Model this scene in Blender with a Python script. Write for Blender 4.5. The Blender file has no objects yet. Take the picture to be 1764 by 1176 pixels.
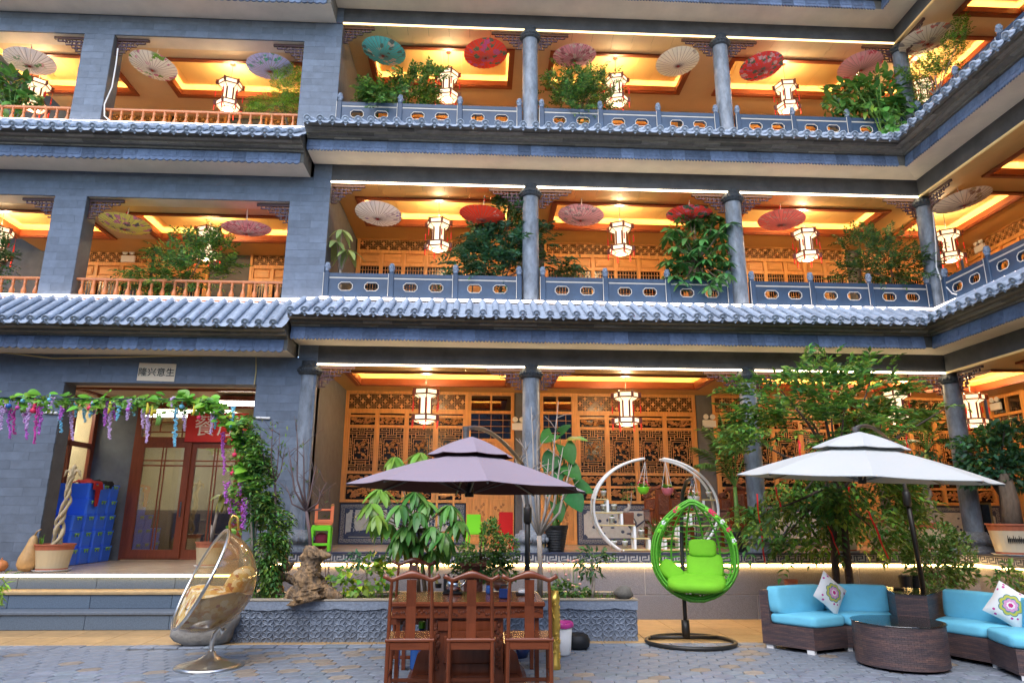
import bpy, math, random
import numpy as np
from mathutils import Vector, Matrix, Euler
from mathutils import noise as mnoise
D = bpy.data; SC = bpy.context.scene; COL = SC.collection
random.seed(7); rng = np.random.default_rng(7)
R = math.radians; PI = math.pi

# ---------------------------------------------------------------- camera
PITCH, YAW, ROLL, FPX = R(14.155), R(2.674), R(0.254), 1173.4
EYE = Vector((0, 0, 1.65))
_f = Vector((math.sin(YAW)*math.cos(PITCH), math.cos(YAW)*math.cos(PITCH), math.sin(PITCH)))
_r = Vector((math.cos(YAW), -math.sin(YAW), 0)); _u = _r.cross(_f)
_r2 = math.cos(ROLL)*_r + math.sin(ROLL)*_u; _u2 = -math.sin(ROLL)*_r + math.cos(ROLL)*_u
cam = D.cameras.new('camera'); camo = D.objects.new('camera', cam); COL.objects.link(camo)
cam.sensor_width = 36; cam.lens = FPX/1764*36; cam.clip_start = .05; cam.clip_end = 500
M = Matrix((( _r2.x, _u2.x, -_f.x, 0), (_r2.y, _u2.y, -_f.y, 0), (_r2.z, _u2.z, -_f.z, 0), (0, 0, 0, 1)))
M.translation = EYE; camo.matrix_world = M
SC.camera = camo
def at(px, py, **k):
    """the point a photo pixel shows, on the plane X=, Y= or Z= it lies on"""
    d = _f + _r2*((px-882)/FPX) - _u2*((py-588)/FPX)
    (a, v), = k.items(); i = 'XYZ'.index(a)
    return EYE + d*((v-EYE[i])/d[i])

# ---------------------------------------------------------------- world, sun, exposure
W = D.worlds.new('World'); SC.world = W; W.use_nodes = True
nt = W.node_tree; nt.nodes.clear()
sky = nt.nodes.new('ShaderNodeTexSky'); sky.sky_type = 'NISHITA'; sky.sun_disc = False
SUN_EL, SUN_AZ = R(52), R(200)          # azimuth clockwise from +Y: high, behind the camera
sky.sun_elevation = SUN_EL; sky.sun_rotation = SUN_AZ
sky.air_density = 1.0; sky.dust_density = 1.2; sky.ozone_density = 1.6
bg = nt.nodes.new('ShaderNodeBackground'); bg.inputs['Strength'].default_value = .15
wo = nt.nodes.new('ShaderNodeOutputWorld')
nt.links.new(sky.outputs[0], bg.inputs[0]); nt.links.new(bg.outputs[0], wo.inputs[0])
sl = D.lights.new('sun', 'SUN'); sl.energy = .9; sl.angle = R(60); sl.color = (1, .93, .85)
so = D.objects.new('sun', sl); COL.objects.link(so)
sd = Vector((math.sin(SUN_AZ)*math.cos(SUN_EL), math.cos(SUN_AZ)*math.cos(SUN_EL), math.sin(SUN_EL)))
so.rotation_euler = sd.to_track_quat('Z', 'Y').to_euler(); so.location = (0, 0, 30)
SC.view_settings.view_transform = 'Standard'; SC.view_settings.look = 'None'
SC.view_settings.gamma = 1; SC.view_settings.exposure = 1.45
try: SC.view_settings.use_curve_mapping = False
except Exception: pass
SC.cycles.use_denoising = True
SC.cycles.max_bounces = 8; SC.cycles.diffuse_bounces = 4; SC.cycles.glossy_bounces = 3
SC.cycles.transmission_bounces = 6; SC.cycles.transparent_max_bounces = 12
SC.cycles.sample_clamp_indirect = 6; SC.cycles.caustics_reflective = False; SC.cycles.caustics_refractive = False

# ---------------------------------------------------------------- materials
MT = {}
def mat(name, col, rough=.7, noise=None, amt=.15, rnd=0., bump=0., metal=0., island=0., hue=0., spec=.5,
        emit=None, estr=0., stretch=None, trans=0., coat=0., col2=None, alpha=None, transl=0., bscale=None):
    m = D.materials.new(name); m.use_nodes = True; MT[name] = m
    n = m.node_tree.nodes; L = m.node_tree.links; p = n['Principled BSDF']
    p.inputs['Roughness'].default_value = rough; p.inputs['Metallic'].default_value = metal
    p.inputs['Specular IOR Level'].default_value = spec
    if trans: p.inputs['Transmission Weight'].default_value = trans
    if coat: p.inputs['Coat Weight'].default_value = coat; p.inputs['Coat Roughness'].default_value = .15
    rgb = n.new('ShaderNodeRGB'); rgb.outputs[0].default_value = (*col, 1); out = rgb.outputs[0]
    nz = None
    if noise:
        tc = n.new('ShaderNodeTexCoord'); src = tc.outputs['Object']
        # shift every object so alike pieces do not share one grain
        oi0 = n.new('ShaderNodeObjectInfo'); sc = n.new('ShaderNodeVectorMath'); sc.operation = 'SCALE'
        cb = n.new('ShaderNodeCombineXYZ'); ml = n.new('ShaderNodeMath'); ml.operation = 'MULTIPLY'; ml.inputs[1].default_value = 37.
        L.new(oi0.outputs['Random'], ml.inputs[0])
        for i in range(3): L.new(ml.outputs[0], cb.inputs[i])
        ad = n.new('ShaderNodeVectorMath'); ad.operation = 'ADD'; L.new(src, ad.inputs[0]); L.new(cb.outputs[0], ad.inputs[1])
        mp = n.new('ShaderNodeMapping'); L.new(ad.outputs[0], mp.inputs[0])
        if stretch: mp.inputs['Scale'].default_value = stretch
        nz = n.new('ShaderNodeTexNoise'); nz.inputs['Scale'].default_value = noise; nz.inputs['Detail'].default_value = 6
        nz.inputs['Roughness'].default_value = .62
        L.new(mp.outputs[0], nz.inputs['Vector'])
        if col2:
            rp = n.new('ShaderNodeMapRange'); rp.inputs[1].default_value = .35; rp.inputs[2].default_value = .65
            L.new(nz.outputs[0], rp.inputs[0]); mx = n.new('ShaderNodeMix'); mx.data_type = 'RGBA'
            L.new(rp.outputs[0], mx.inputs['Factor']); L.new(out, mx.inputs[6]); mx.inputs[7].default_value = (*col2, 1)
            out = mx.outputs[2]
        else:
            rp = n.new('ShaderNodeMapRange'); rp.inputs[1].default_value = .25; rp.inputs[2].default_value = .75
            rp.inputs[3].default_value = 1-amt; rp.inputs[4].default_value = 1+amt
            L.new(nz.outputs[0], rp.inputs[0])
            mx = n.new('ShaderNodeVectorMath'); mx.operation = 'SCALE'; L.new(out, mx.inputs[0]); L.new(rp.outputs[0], mx.inputs['Scale'])
            out = mx.outputs[0]
    if rnd or island or hue:
        if island:
            g = n.new('ShaderNodeNewGeometry'); r_ = g.outputs['Random Per Island']; a_ = island
        else:
            oi = n.new('ShaderNodeObjectInfo'); r_ = oi.outputs['Random']; a_ = rnd
        hs = n.new('ShaderNodeHueSaturation')
        v = n.new('ShaderNodeMapRange'); v.inputs[3].default_value = 1-a_; v.inputs[4].default_value = 1+a_
        L.new(r_, v.inputs[0]); L.new(v.outputs[0], hs.inputs['Value'])
        if hue:
            wn = n.new('ShaderNodeTexWhiteNoise'); wn.noise_dimensions = '1D'; L.new(r_, wn.inputs['W'])
            h = n.new('ShaderNodeMapRange'); h.inputs[3].default_value = .5-hue; h.inputs[4].default_value = .5+hue
            L.new(wn.outputs[0], h.inputs[0]); L.new(h.outputs[0], hs.inputs['Hue'])
        L.new(out, hs.inputs['Color']); out = hs.outputs[0]
    L.new(out, p.inputs['Base Color'])
    if bump and nz:
        b = n.new('ShaderNodeBump'); b.inputs['Strength'].default_value = bump; b.inputs['Distance'].default_value = .02
        L.new(nz.outputs[0], b.inputs['Height']); L.new(b.outputs[0], p.inputs['Normal'])
    if emit: p.inputs['Emission Color'].default_value = (*emit, 1); p.inputs['Emission Strength'].default_value = estr
    if alpha is not None: p.inputs['Alpha'].default_value = alpha
    if transl:
        tr = n.new('ShaderNodeBsdfTranslucent'); L.new(out, tr.inputs[0]); ms = n.new('ShaderNodeMixShader'); ms.inputs[0].default_value = transl
        o = n['Material Output']; L.new(p.outputs[0], ms.inputs[1]); L.new(tr.outputs[0], ms.inputs[2]); L.new(ms.outputs[0], o.inputs[0])
    return m
def glass(name, col, rough=.03, mixf=.75):
    """thin pane: a see-through tint with a mirror-like sheen"""
    m = D.materials.new(name); m.use_nodes = True; MT[name] = m; n = m.node_tree.nodes; L = m.node_tree.links
    n.remove(n['Principled BSDF']); o = n['Material Output']
    t = n.new('ShaderNodeBsdfTransparent'); t.inputs[0].default_value = (*col, 1)
    g = n.new('ShaderNodeBsdfGlossy'); g.inputs['Roughness'].default_value = rough
    f = n.new('ShaderNodeLayerWeight'); f.inputs[0].default_value = .5
    pw = n.new('ShaderNodeMath'); pw.operation = 'POWER'; pw.inputs[1].default_value = 4.; L.new(f.outputs['Facing'], pw.inputs[0])
    a = n.new('ShaderNodeMath'); a.operation = 'ADD'; a.use_clamp = True; a.inputs[1].default_value = 1-mixf+.03
    L.new(pw.outputs[0], a.inputs[0]); ms = n.new('ShaderNodeMixShader'); L.new(a.outputs[0], ms.inputs[0])
    L.new(t.outputs[0], ms.inputs[1]); L.new(g.outputs[0], ms.inputs[2]); L.new(ms.outputs[0], o.inputs[0])
    return m
mat('clad', (.125, .158, .21), .65, 5, .22, rnd=.12, bump=.2)
mat('clad_dark', (.12, .122, .125), .75, 5, .2, rnd=.12, bump=.15)
mat('beam', (.075, .08, .09), .7, 2.5, .4, bump=.1)
mat('corbel', (.2, .185, .16), .85, 9, .25, rnd=.4, bump=.4)
mat('drip', (.14, .19, .3), .65, 14, .3, rnd=.34, bump=.8)
mat('tile', (.31, .365, .45), .85, 8, .25, rnd=.14, bump=.3)
mat('soffit', (.72, .65, .54), .8, 1.6, .14)
mat('column', (.18, .21, .25), .5, 9, .55, bump=.12, stretch=(1, 1, .45))
mat('capital', (.05, .06, .07), .6, 30, .5, bump=.8)
mat('plinth', (.17, .19, .22), .7, 25, .4, bump=.8)
mat('rail_stone', (.024, .052, .102), .5, 4, .3, rnd=.08)
mat('rail_edge', (.5, .48, .44), .6)
mat('post_cap', (.2, .25, .33), .6, 40, .7, bump=1.)
mat('wood', (.66, .31, .09), .42, 5, .24, rnd=.06, stretch=(5, 5, .5), bump=.05)
mat('wood_h', (.65, .305, .09), .42, 5, .24, rnd=.06, stretch=(.5, 5, 5))
mat('lattice', (.62, .3, .1), .5, 20, .15)
mat('carving', (.43, .19, .06), .55, 22, .5, bump=1.)
mat('trim', (.26, .06, .022), .4, 4, .12)
mat('ceil', (.62, .37, .13), .55, 3, .06, rnd=.05)
mat('ceil_pale', (.68, .51, .31), .6, 3, .05, rnd=.03)
mat('tray', (.76, .53, .2), .5, 2, .04, rnd=.04)
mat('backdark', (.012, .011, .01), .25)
mat('bracket', (.07, .028, .03), .55)
mat('bracket_hi', (.12, .085, .19), .5)
mat('baluster', (.5, .17, .055), .35, 10, .2, rnd=.1)
mat('redwood', (.22, .055, .025), .3, 6, .2, stretch=(4, 4, .5))
mat('rosewood', (.17, .042, .015), .26, 5, .35, stretch=(4, 4, .45), coat=.3)
mat('rosewood_h', (.18, .045, .016), .26, 5, .35, stretch=(.45, 4, 4), coat=.3)
mat('rosecarve', (.15, .038, .014), .35, 45, .45, bump=1.2)
mat('led', (.9, .85, .75), .5, emit=(1, .78, .5), estr=6)
mat('led_warm', (.9, .8, .6), .5, emit=(1, .6, .2), estr=16); mat('led_step', (.9, .8, .6), .5, emit=(1, .66, .3), estr=6); mat('dining_lamp', (.9, .9, .9), .5, emit=(1, .9, .75), estr=6)
mat('led_gold', (.9, .8, .6), .5, emit=(1, .66, .26), estr=1.5)
mat('led_white', (.9, .9, .9), .5, emit=(1, .84, .76), estr=4)
mat('led_dim', (.8, .62, .3), .5, emit=(1, .6, .2), estr=.06)
mat('cove', (.9, .8, .6), .5, emit=(1, .75, .38), estr=26)
mat('lamp', (.9, .85, .75), .5, emit=(1, .76, .44), estr=.55)
mat('downlight', (.9, .85, .8), .5, emit=(1, .9, .75), estr=9)
mat('lframe', (.16, .03, .015), .4)
mat('tassel', (.75, .03, .02), .7)
mat('granite', (.2, .195, .215), .8, 90, .35, rnd=.06, bump=.35)
mat('grout', (.36, .34, .33), .85)
mat('step', (.1, .14, .19), .7, 60, .25, rnd=.1, bump=.15)
mat('step_lip', (.12, .15, .19), .7, 30, .2)
mat('tan', (.42, .27, .12), .45, 7, .22, rnd=.08)
mat('paver', (.205, .235, .28), .6, 12, .22, rnd=.16, hue=.02, bump=.3)
mat('paver_warm', (.28, .235, .19), .6, 12, .25, rnd=.2, bump=.3)
mat('tan_tread', (.4, .28, .14), .5, 9, .2)
mat('joint', (.1, .098, .095), .9, 30, .4)
mat('floor', (.5, .38, .26), .22, 3, .1, rnd=.05)
mat('floor_dark', (.3, .22, .15), .4, 3, .1)
mat('key_light', (.46, .44, .42), .55, 12, .1)
mat('key_dark', (.035, .045, .085), .5)
mat('carvetile', (.19, .23, .295), .6, 30, .3, rnd=.13, bump=.35)
mat('black', (.012, .012, .013), .4)
mat('metal_dark', (.03, .028, .025), .4, metal=.3)
mat('metal_grey', (.16, .15, .14), .4, metal=.6)
mat('chrome', (.75, .74, .72), .12, metal=1.)
mat('chrome_worn', (.72, .7, .66), .3, metal=1., noise=6, amt=.15)
mat('white', (.8, .8, .78), .45)
mat('white_paint', (.84, .85, .85), .4)
mat('soil', (.06, .045, .03), .95, 30, .4, bump=1.)
mat('rock', (.3, .28, .25), .9, 7, .45, bump=1.2)
mat('rock_dark', (.14, .13, .11), .9, 9, .4, bump=1.)
mat('bark', (.18, .13, .09), .9, 18, .4, bump=1., stretch=(1, 1, .3))
mat('bark_pale', (.36, .31, .26), .85, 18, .35, bump=.8, stretch=(1, 1, .3))
mat('bark_dark', (.07, .05, .04), .9, 18, .4, bump=1.)
mat('root', (.4, .25, .12), .85, 16, .5, bump=1.5, stretch=(1, 1, .35), col2=(.1, .075, .055))
mat('bark_straw', (.5, .4, .24), .8, 20, .3, bump=.6)
mat('tan_rim', (.3, .26, .2), .6, 9, .2)
mat('wicker_plain', (.24, .24, .25), .6)
mat('twig', (.12, .08, .08), .8)
def leafm(name, c, isl=.5, hue=.045, rough=.42, tr=.28): return mat(name, c, rough, island=isl, hue=hue, transl=tr, spec=.4)
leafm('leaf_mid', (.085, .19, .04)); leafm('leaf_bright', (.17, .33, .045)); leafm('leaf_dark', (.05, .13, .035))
leafm('leaf_blue', (.06, .18, .085)); leafm('leaf_lime', (.36, .54, .04)); leafm('leaf_olive', (.1, .18, .035))
def oleaf(name, c, rnd=.35): return mat(name, c, .3, 6, .12, rnd=rnd, hue=.02, transl=.22)
oleaf('bigleaf', (.1, .26, .05)); mat('taro', (.03, .15, .03), .42, 6, .15, spec=.15, rnd=.35, hue=.02, transl=.15); oleaf('schef', (.09, .27, .07)); oleaf('bigleaf_lime', (.2, .38, .05))
oleaf('bigleaf_yellow', (.35, .34, .05)); oleaf('varieg', (.3, .4, .14)); oleaf('ivyleaf', (.17, .42, .04))
mat('stem_green', (.12, .25, .04), .5, 8, .2)
mat('terracotta', (.4, .12, .06), .6, 12, .2); mat('pot_beige', (.52, .42, .26), .4, 4, .08); mat('pot_cream', (.6, .52, .38), .35, 3, .06); mat('pot_brown', (.17, .06, .03), .4, 8, .2)
mat('crate', (.05, .2, .95), .32, 3, .08, rnd=.1); mat('crate_handle', (.25, .5, .15), .5)
mat('cloth_red', (.4, .01, .015), .9); mat('cloth_black', (.012, .01, .01), .9)
mat('lime_plastic', (.2, .72, .03), .35); mat('lime_rattan', (.1, .4, .025), .4, 45, .3, bump=.5, rnd=.15); mat('lime_cushion', (.17, .5, .015), .85, 7, .1, bump=.45)
mat('orange_plastic', (.75, .2, .08), .5); mat('red_plastic', (.6, .02, .02), .35); mat('maroon_cloth', (.16, .01, .03), .9)
mat('gold', (.75, .5, .1), .32, 14, .15, metal=.75, bump=.0)
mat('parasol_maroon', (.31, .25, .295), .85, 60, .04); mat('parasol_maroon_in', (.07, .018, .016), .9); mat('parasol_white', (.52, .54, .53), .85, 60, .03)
mat('rubber', (.008, .009, .011), .6); mat('aqua', (.17, .58, .77), .88, 6, .07, bump=.4)
mat('blue_glass', (.03, .12, .4), .15); mat('ceramic_navy', (.02, .04, .14), .15); mat('magenta', (.6, .05, .3), .6); mat('peach', (.85, .42, .32), .7)
mat('purple', (.5, .13, .55), .7, island=.5); mat('lilac', (.6, .42, .68), .7, island=.35); mat('skyblue', (.2, .55, .72), .7, island=.35); mat('pinkred', (.7, .03, .1), .6); mat('yellow', (.75, .6, .05), .5)
mat('sign_red', (.6, .03, .025), .55); mat('paper', (.86, .7, .5), .8, 8, .06); mat('ink', (.015, .013, .012), .7)
mat('bamboo', (.5, .42, .12), .6); mat('bamboo_pot', (.7, .5, .2), .5); mat('gourd', (.5, .3, .12), .55, 6, .3); mat('pumpkin', (.55, .2, .06), .5, 6, .2)
mat('shelfwood', (.6, .48, .22), .6); mat('room_wall', (.62, .5, .3), .8); mat('room_dark', (.2, .13, .08), .6); mat('ribbon', (.7, .015, .012), .6)
glass('glass_clear', (.8, .85, .86), .02, .9); glass('glass_door', (.75, .82, .85), .02, .72); glass('glass_amber', (.96, .84, .62), .1, .88); glass('glass_table', (.45, .53, .55), .14, .9); glass('glass_dark', (.3, .28, .24), .03, .8); glass('jar', (.95, .97, .95), .03, .99)
def shell_mat():
    m = MT['glass_amber']; n = m.node_tree.nodes; L = m.node_tree.links; o = n['Material Output']; src = o.inputs[0].links[0].from_socket
    d = n.new('ShaderNodeBsdfDiffuse'); d.inputs[0].default_value = (.75, .55, .28, 1); tr = n.new('ShaderNodeBsdfTranslucent'); tr.inputs[0].default_value = (.8, .58, .3, 1)
    a = n.new('ShaderNodeMixShader'); a.inputs[0].default_value = .5; L.new(d.outputs[0], a.inputs[1]); L.new(tr.outputs[0], a.inputs[2])
    b = n.new('ShaderNodeMixShader'); b.inputs[0].default_value = .16; L.new(src, b.inputs[1]); L.new(a.outputs[0], b.inputs[2]); L.new(b.outputs[0], o.inputs[0])
shell_mat()
def wicker():
    m = mat('wicker', (.07, .045, .038), .45); n = m.node_tree.nodes; L = m.node_tree.links; p = n['Principled BSDF']
    tc = n.new('ShaderNodeTexCoord'); sx = n.new('ShaderNodeSeparateXYZ'); L.new(tc.outputs['UV'], sx.inputs[0])
    bt = n.new('ShaderNodeTexBrick'); L.new(tc.outputs['UV'], bt.inputs[0]); bt.inputs['Scale'].default_value = 1
    bt.inputs['Brick Width'].default_value = .06; bt.inputs['Row Height'].default_value = .02; bt.inputs['Mortar Size'].default_value = .0026; bt.inputs['Mortar Smooth'].default_value = 1
    bt.inputs['Color1'].default_value = (.1, .068, .066, 1); bt.inputs['Color2'].default_value = (.062, .046, .054, 1); bt.inputs['Mortar'].default_value = (.022, .017, .018, 1)
    nz = n.new('ShaderNodeTexNoise'); mp = n.new('ShaderNodeMapping'); mp.inputs['Scale'].default_value = (1.5, 16, 1); L.new(tc.outputs['UV'], mp.inputs[0]); L.new(mp.outputs[0], nz.inputs['Vector'])
    nz.inputs['Scale'].default_value = 1.5; nz.inputs['Detail'].default_value = 2
    rp = n.new('ShaderNodeMapRange'); rp.inputs[1].default_value = .45; rp.inputs[2].default_value = .6; L.new(nz.outputs[0], rp.inputs[0])
    mx = n.new('ShaderNodeMix'); mx.data_type = 'RGBA'; mx.blend_type = 'MULTIPLY'; mx.inputs[7].default_value = (1.7, 1.4, 1.2, 1)
    L.new(rp.outputs[0], mx.inputs['Factor']); L.new(bt.outputs[0], mx.inputs[6]); L.new(mx.outputs[2], p.inputs['Base Color'])
    b = n.new('ShaderNodeBump'); b.inputs['Strength'].default_value = .6; b.inputs['Distance'].default_value = .005; b.invert = True
    L.new(bt.outputs['Fac'], b.inputs['Height']); L.new(b.outputs[0], p.inputs['Normal'])
wicker()
def blotch(name, base, spots, scale=6, cover=.55, ribs=0, rough=.8, off=(0, 0, 0), transl=.0):
    """printed cloth or paper: a plain ground with flower-like patches of a few colours, in object space"""
    m = mat(name, base, rough, transl=0); n = m.node_tree.nodes; L = m.node_tree.links; p = n['Principled BSDF']
    tc = n.new('ShaderNodeTexCoord'); mp = n.new('ShaderNodeMapping'); mp.inputs['Location'].default_value = off; L.new(tc.outputs['Object'], mp.inputs[0])
    prev = None
    rgb = n.new('ShaderNodeRGB'); rgb.outputs[0].default_value = (*base, 1); prev = rgb.outputs[0]
    big = n.new('ShaderNodeTexNoise'); big.inputs['Scale'].default_value = 2.6; big.inputs['Detail'].default_value = 1; L.new(mp.outputs[0], big.inputs['Vector'])
    bm = n.new('ShaderNodeMapRange'); bm.inputs[1].default_value = 1-cover-.05; bm.inputs[2].default_value = 1-cover+.03; L.new(big.outputs[0], bm.inputs[0])
    for k, c in enumerate(spots):
        mp2 = n.new('ShaderNodeMapping'); mp2.inputs['Location'].default_value = (k*3.7, k*1.9, k*5.3); L.new(mp.outputs[0], mp2.inputs[0])
        dn = n.new('ShaderNodeTexNoise'); dn.inputs['Scale'].default_value = scale*2.2; L.new(mp2.outputs[0], dn.inputs['Vector'])
        ds = n.new('ShaderNodeVectorMath'); ds.operation = 'SCALE'; ds.inputs['Scale'].default_value = .12; L.new(dn.outputs['Color'], ds.inputs[0])
        da = n.new('ShaderNodeVectorMath'); da.operation = 'ADD'; L.new(mp2.outputs[0], da.inputs[0]); L.new(ds.outputs[0], da.inputs[1])
        vo = n.new('ShaderNodeTexVoronoi'); vo.inputs['Scale'].default_value = scale; L.new(da.outputs[0], vo.inputs['Vector'])
        rp = n.new('ShaderNodeMapRange'); rp.inputs[1].default_value = .36; rp.inputs[2].default_value = .33; L.new(vo.outputs['Distance'], rp.inputs[0])
        mu = n.new('ShaderNodeMath'); mu.operation = 'MULTIPLY'; L.new(rp.outputs[0], mu.inputs[0]); L.new(bm.outputs[0], mu.inputs[1])
        mx = n.new('ShaderNodeMix'); mx.data_type = 'RGBA'; mx.inputs[7].default_value = (*c, 1)
        L.new(mu.outputs[0], mx.inputs['Factor']); L.new(prev, mx.inputs[6]); prev = mx.outputs[2]
    L.new(prev, p.inputs['Base Color'])
    if transl:
        tr = n.new('ShaderNodeBsdfTranslucent'); L.new(prev, tr.inputs[0]); ms = n.new('ShaderNodeMixShader'); ms.inputs[0].default_value = transl
        L.new(p.outputs[0], ms.inputs[1]); L.new(tr.outputs[0], ms.inputs[2]); L.new(ms.outputs[0], n['Material Output'].inputs[0])
    return m

# ---------------------------------------------------------------- mesh helpers
class MB:
    def __init__(s): s.v = []; s.f = []; s.mi = []; s.m = 0; s.uv = {}
    def add(s, vs, fs):
        b = len(s.v); s.v += [tuple(v) for v in vs]
        for f in fs: s.f.append(tuple(b+i for i in f)); s.mi.append(s.m)
        return b
    def box(s, x0, x1, y0, y1, z0, z1):
        s.add([(x0, y0, z0), (x1, y0, z0), (x1, y1, z0), (x0, y1, z0), (x0, y0, z1), (x1, y0, z1), (x1, y1, z1), (x0, y1, z1)],
              [(0, 3, 2, 1), (4, 5, 6, 7), (0, 1, 5, 4), (1, 2, 6, 5), (2, 3, 7, 6), (3, 0, 4, 7)]); return s
    def cbox(s, x0, x1, y0, y1, z0, z1, c=.006):
        """box with its edges chamfered"""
        vs = []; idx = {}
        for a, (X, sx) in enumerate(((x0, 1), (x1, -1))):
            for b, (Y, sy) in enumerate(((y0, 1), (y1, -1))):
                for d, (Z, sz) in enumerate(((z0, 1), (z1, -1))):
                    for k in range(3):
                        p = [X+sx*c, Y+sy*c, Z+sz*c]; p[k] = (X, Y, Z)[k]; idx[a, b, d, k] = len(vs); vs.append(p)
        fs = []
        q = lambda *a: fs.append(tuple(idx[t] for t in a))
        q((0,0,0,0), (0,0,1,0), (0,1,1,0), (0,1,0,0)); q((1,0,0,0), (1,1,0,0), (1,1,1,0), (1,0,1,0))
        q((0,0,0,1), (1,0,0,1), (1,0,1,1), (0,0,1,1)); q((0,1,0,1), (0,1,1,1), (1,1,1,1), (1,1,0,1))
        q((0,0,0,2), (0,1,0,2), (1,1,0,2), (1,0,0,2)); q((0,0,1,2), (1,0,1,2), (1,1,1,2), (0,1,1,2))
        for a in (0, 1):
            for b in (0, 1):
                t = [(a,b,0,0), (a,b,1,0), (a,b,1,1), (a,b,0,1)]; q(*(t if (a == b) else t[::-1]))
                t = [(a,0,b,0), (a,1,b,0), (a,1,b,2), (a,0,b,2)]; q(*(t[::-1] if (a == b) else t))
                t = [(0,a,b,1), (1,a,b,1), (1,a,b,2), (0,a,b,2)]; q(*(t if (a == b) else t[::-1]))
                for d in (0, 1):
                    t = [(a,b,d,0), (a,b,d,1), (a,b,d,2)]; q(*(t if (a+b+d) % 2 else t[::-1]))
        s.add(vs, fs); return s
    def prism(s, poly, h0, h1, ax='z', caps=True):
        """closed polygon (list of 2-D points) pushed along an axis"""
        n = len(poly)
        def P(a, b, h): return {'z': (a, b, h), 'y': (a, h, b), 'x': (h, a, b)}[ax]
        vs = [P(a, b, h0) for a, b in poly]+[P(a, b, h1) for a, b in poly]
        fs = [(i, (i+1) % n, n+(i+1) % n, n+i) for i in range(n)]
        if caps: fs += [tuple(range(n))[::-1], tuple(range(n, 2*n))]
        s.add(vs, fs); return s
    def tube(s, pts, r, n=8, closed=False, caps=True):
        pts = [Vector(p) for p in pts]; m = len(pts); rr = r if hasattr(r, '__len__') else [r]*m
        t0 = (pts[1]-pts[0]).normalized(); up = Vector((0, 0, 1)) if abs(t0.z) < .9 else Vector((1, 0, 0))
        nrm = t0.cross(up).normalized(); rings = []; vs = []
        for i in range(m):
            if closed: t = (pts[(i+1) % m]-pts[i-1]).normalized()
            else: t = ((pts[min(i+1, m-1)]-pts[max(i-1, 0)])).normalized()
            nrm = (nrm-t*nrm.dot(t)); nrm = nrm.normalized() if nrm.length > 1e-6 else t.orthogonal().normalized()
            bn = t.cross(nrm)
            for k in range(n):
                a = 2*PI*k/n; vs.append(pts[i]+(nrm*math.cos(a)+bn*math.sin(a))*rr[i])
        fs = []
        for i in range(m if closed else m-1):
            j = (i+1) % m
            for k in range(n): fs.append((i*n+k, i*n+(k+1) % n, j*n+(k+1) % n, j*n+k))
        if caps and not closed: fs += [tuple(range(n))[::-1], tuple((m-1)*n+k for k in range(n))]
        s.add(vs, fs); return s
    def lathe(s, prof, n=20, c=(0, 0, 0), caps=True, arc=2*PI, sq=False, a0=0):
        """profile of (radius, height) spun about z"""
        vs = []; m = len(prof); full = abs(arc-2*PI) < 1e-6; k_ = n if full else n+1
        for r, z in prof:
            for k in range(k_):
                a = a0+arc*k/n; vs.append((c[0]+r*math.cos(a), c[1]+r*math.sin(a), c[2]+z))
        fs = []
        for i in range(m-1):
            for k in range(n): fs.append((i*k_+k, i*k_+(k+1) % k_, (i+1)*k_+(k+1) % k_, (i+1)*k_+k))
        if caps and full:
            if prof[0][0] > 1e-5: fs.append(tuple(range(n))[::-1])
            if prof[-1][0] > 1e-5: fs.append(tuple((m-1)*n+k for k in range(n)))
        s.add(vs, fs); return s
    def loft(s, rows, closed=False):
        """grid of points"""
        n = len(rows[0]); vs = [p for r in rows for p in r]; fs = []
        for i in range(len(rows)-1):
            for k in range(n if closed else n-1):
                fs.append((i*n+k, i*n+(k+1) % n, (i+1)*n+(k+1) % n, (i+1)*n+k))
        s.add(vs, fs); return s
    def blob(s, c, rx, ry, rz, n=14, m=9, e=1., jit=0., rnd=random):
        """ellipsoid; e<1 squares it off into a cushion"""
        sg = lambda x: math.copysign(abs(x)**e, x)
        vs = []; 
        for i in range(m+1):
            ph = -PI/2+PI*i/m
            for k in range(n):
                th = 2*PI*k/n; j = 1+(rnd.uniform(-jit, jit) if jit else 0)
                vs.append((c[0]+rx*sg(math.cos(ph))*sg(math.cos(th))*j, c[1]+ry*sg(math.cos(ph))*sg(math.sin(th))*j, c[2]+rz*sg(math.sin(ph))*j))
        fs = [(i*n+k, i*n+(k+1) % n, (i+1)*n+(k+1) % n, (i+1)*n+k) for i in range(m) for k in range(n)]
        s.add(vs, fs); return s
    def xf(s, mtx, start=0):
        for i in range(start, len(s.v)): s.v[i] = tuple(mtx @ Vector(s.v[i]))
        return s
    def mesh(s, name, mats, smooth=False):
        me = D.meshes.new(name); me.from_pydata(s.v, [], s.f)
        for m in ([mats] if isinstance(mats, str) else mats): me.materials.append(MT[m])
        if any(s.mi): me.polygons.foreach_set('material_index', s.mi)
        if smooth: me.polygons.foreach_set('use_smooth', [True]*len(s.f))
        me.update(); return me
    def build(s, name, mats, parent=None, smooth=False, loc=None, rot=None):
        o = D.objects.new(name, s.mesh(name, mats, smooth)); COL.objects.link(o)
        if parent: o.parent = parent
        if loc: o.location = loc
        if rot: o.rotation_euler = rot
        if smooth == 'auto': autosmooth(o)
        return o
def autosmooth(o, ang=40):
    me = o.data
    try: me.set_sharp_from_angle(angle=R(ang))
    except Exception: pass
def inst(me, name, parent, loc=(0, 0, 0), rot=(0, 0, 0), sc=None):
    o = D.objects.new(name, me); COL.objects.link(o); o.parent = parent; o.location = loc; o.rotation_euler = rot
    if sc: o.scale = sc if hasattr(sc, '__len__') else (sc, sc, sc)
    return o
def tag(o, label=None, cat=None, group=None, kind=None):
    if label: o['label'] = label
    if cat: o['category'] = cat
    if group: o['group'] = group
    if kind: o['kind'] = kind
    return o
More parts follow.
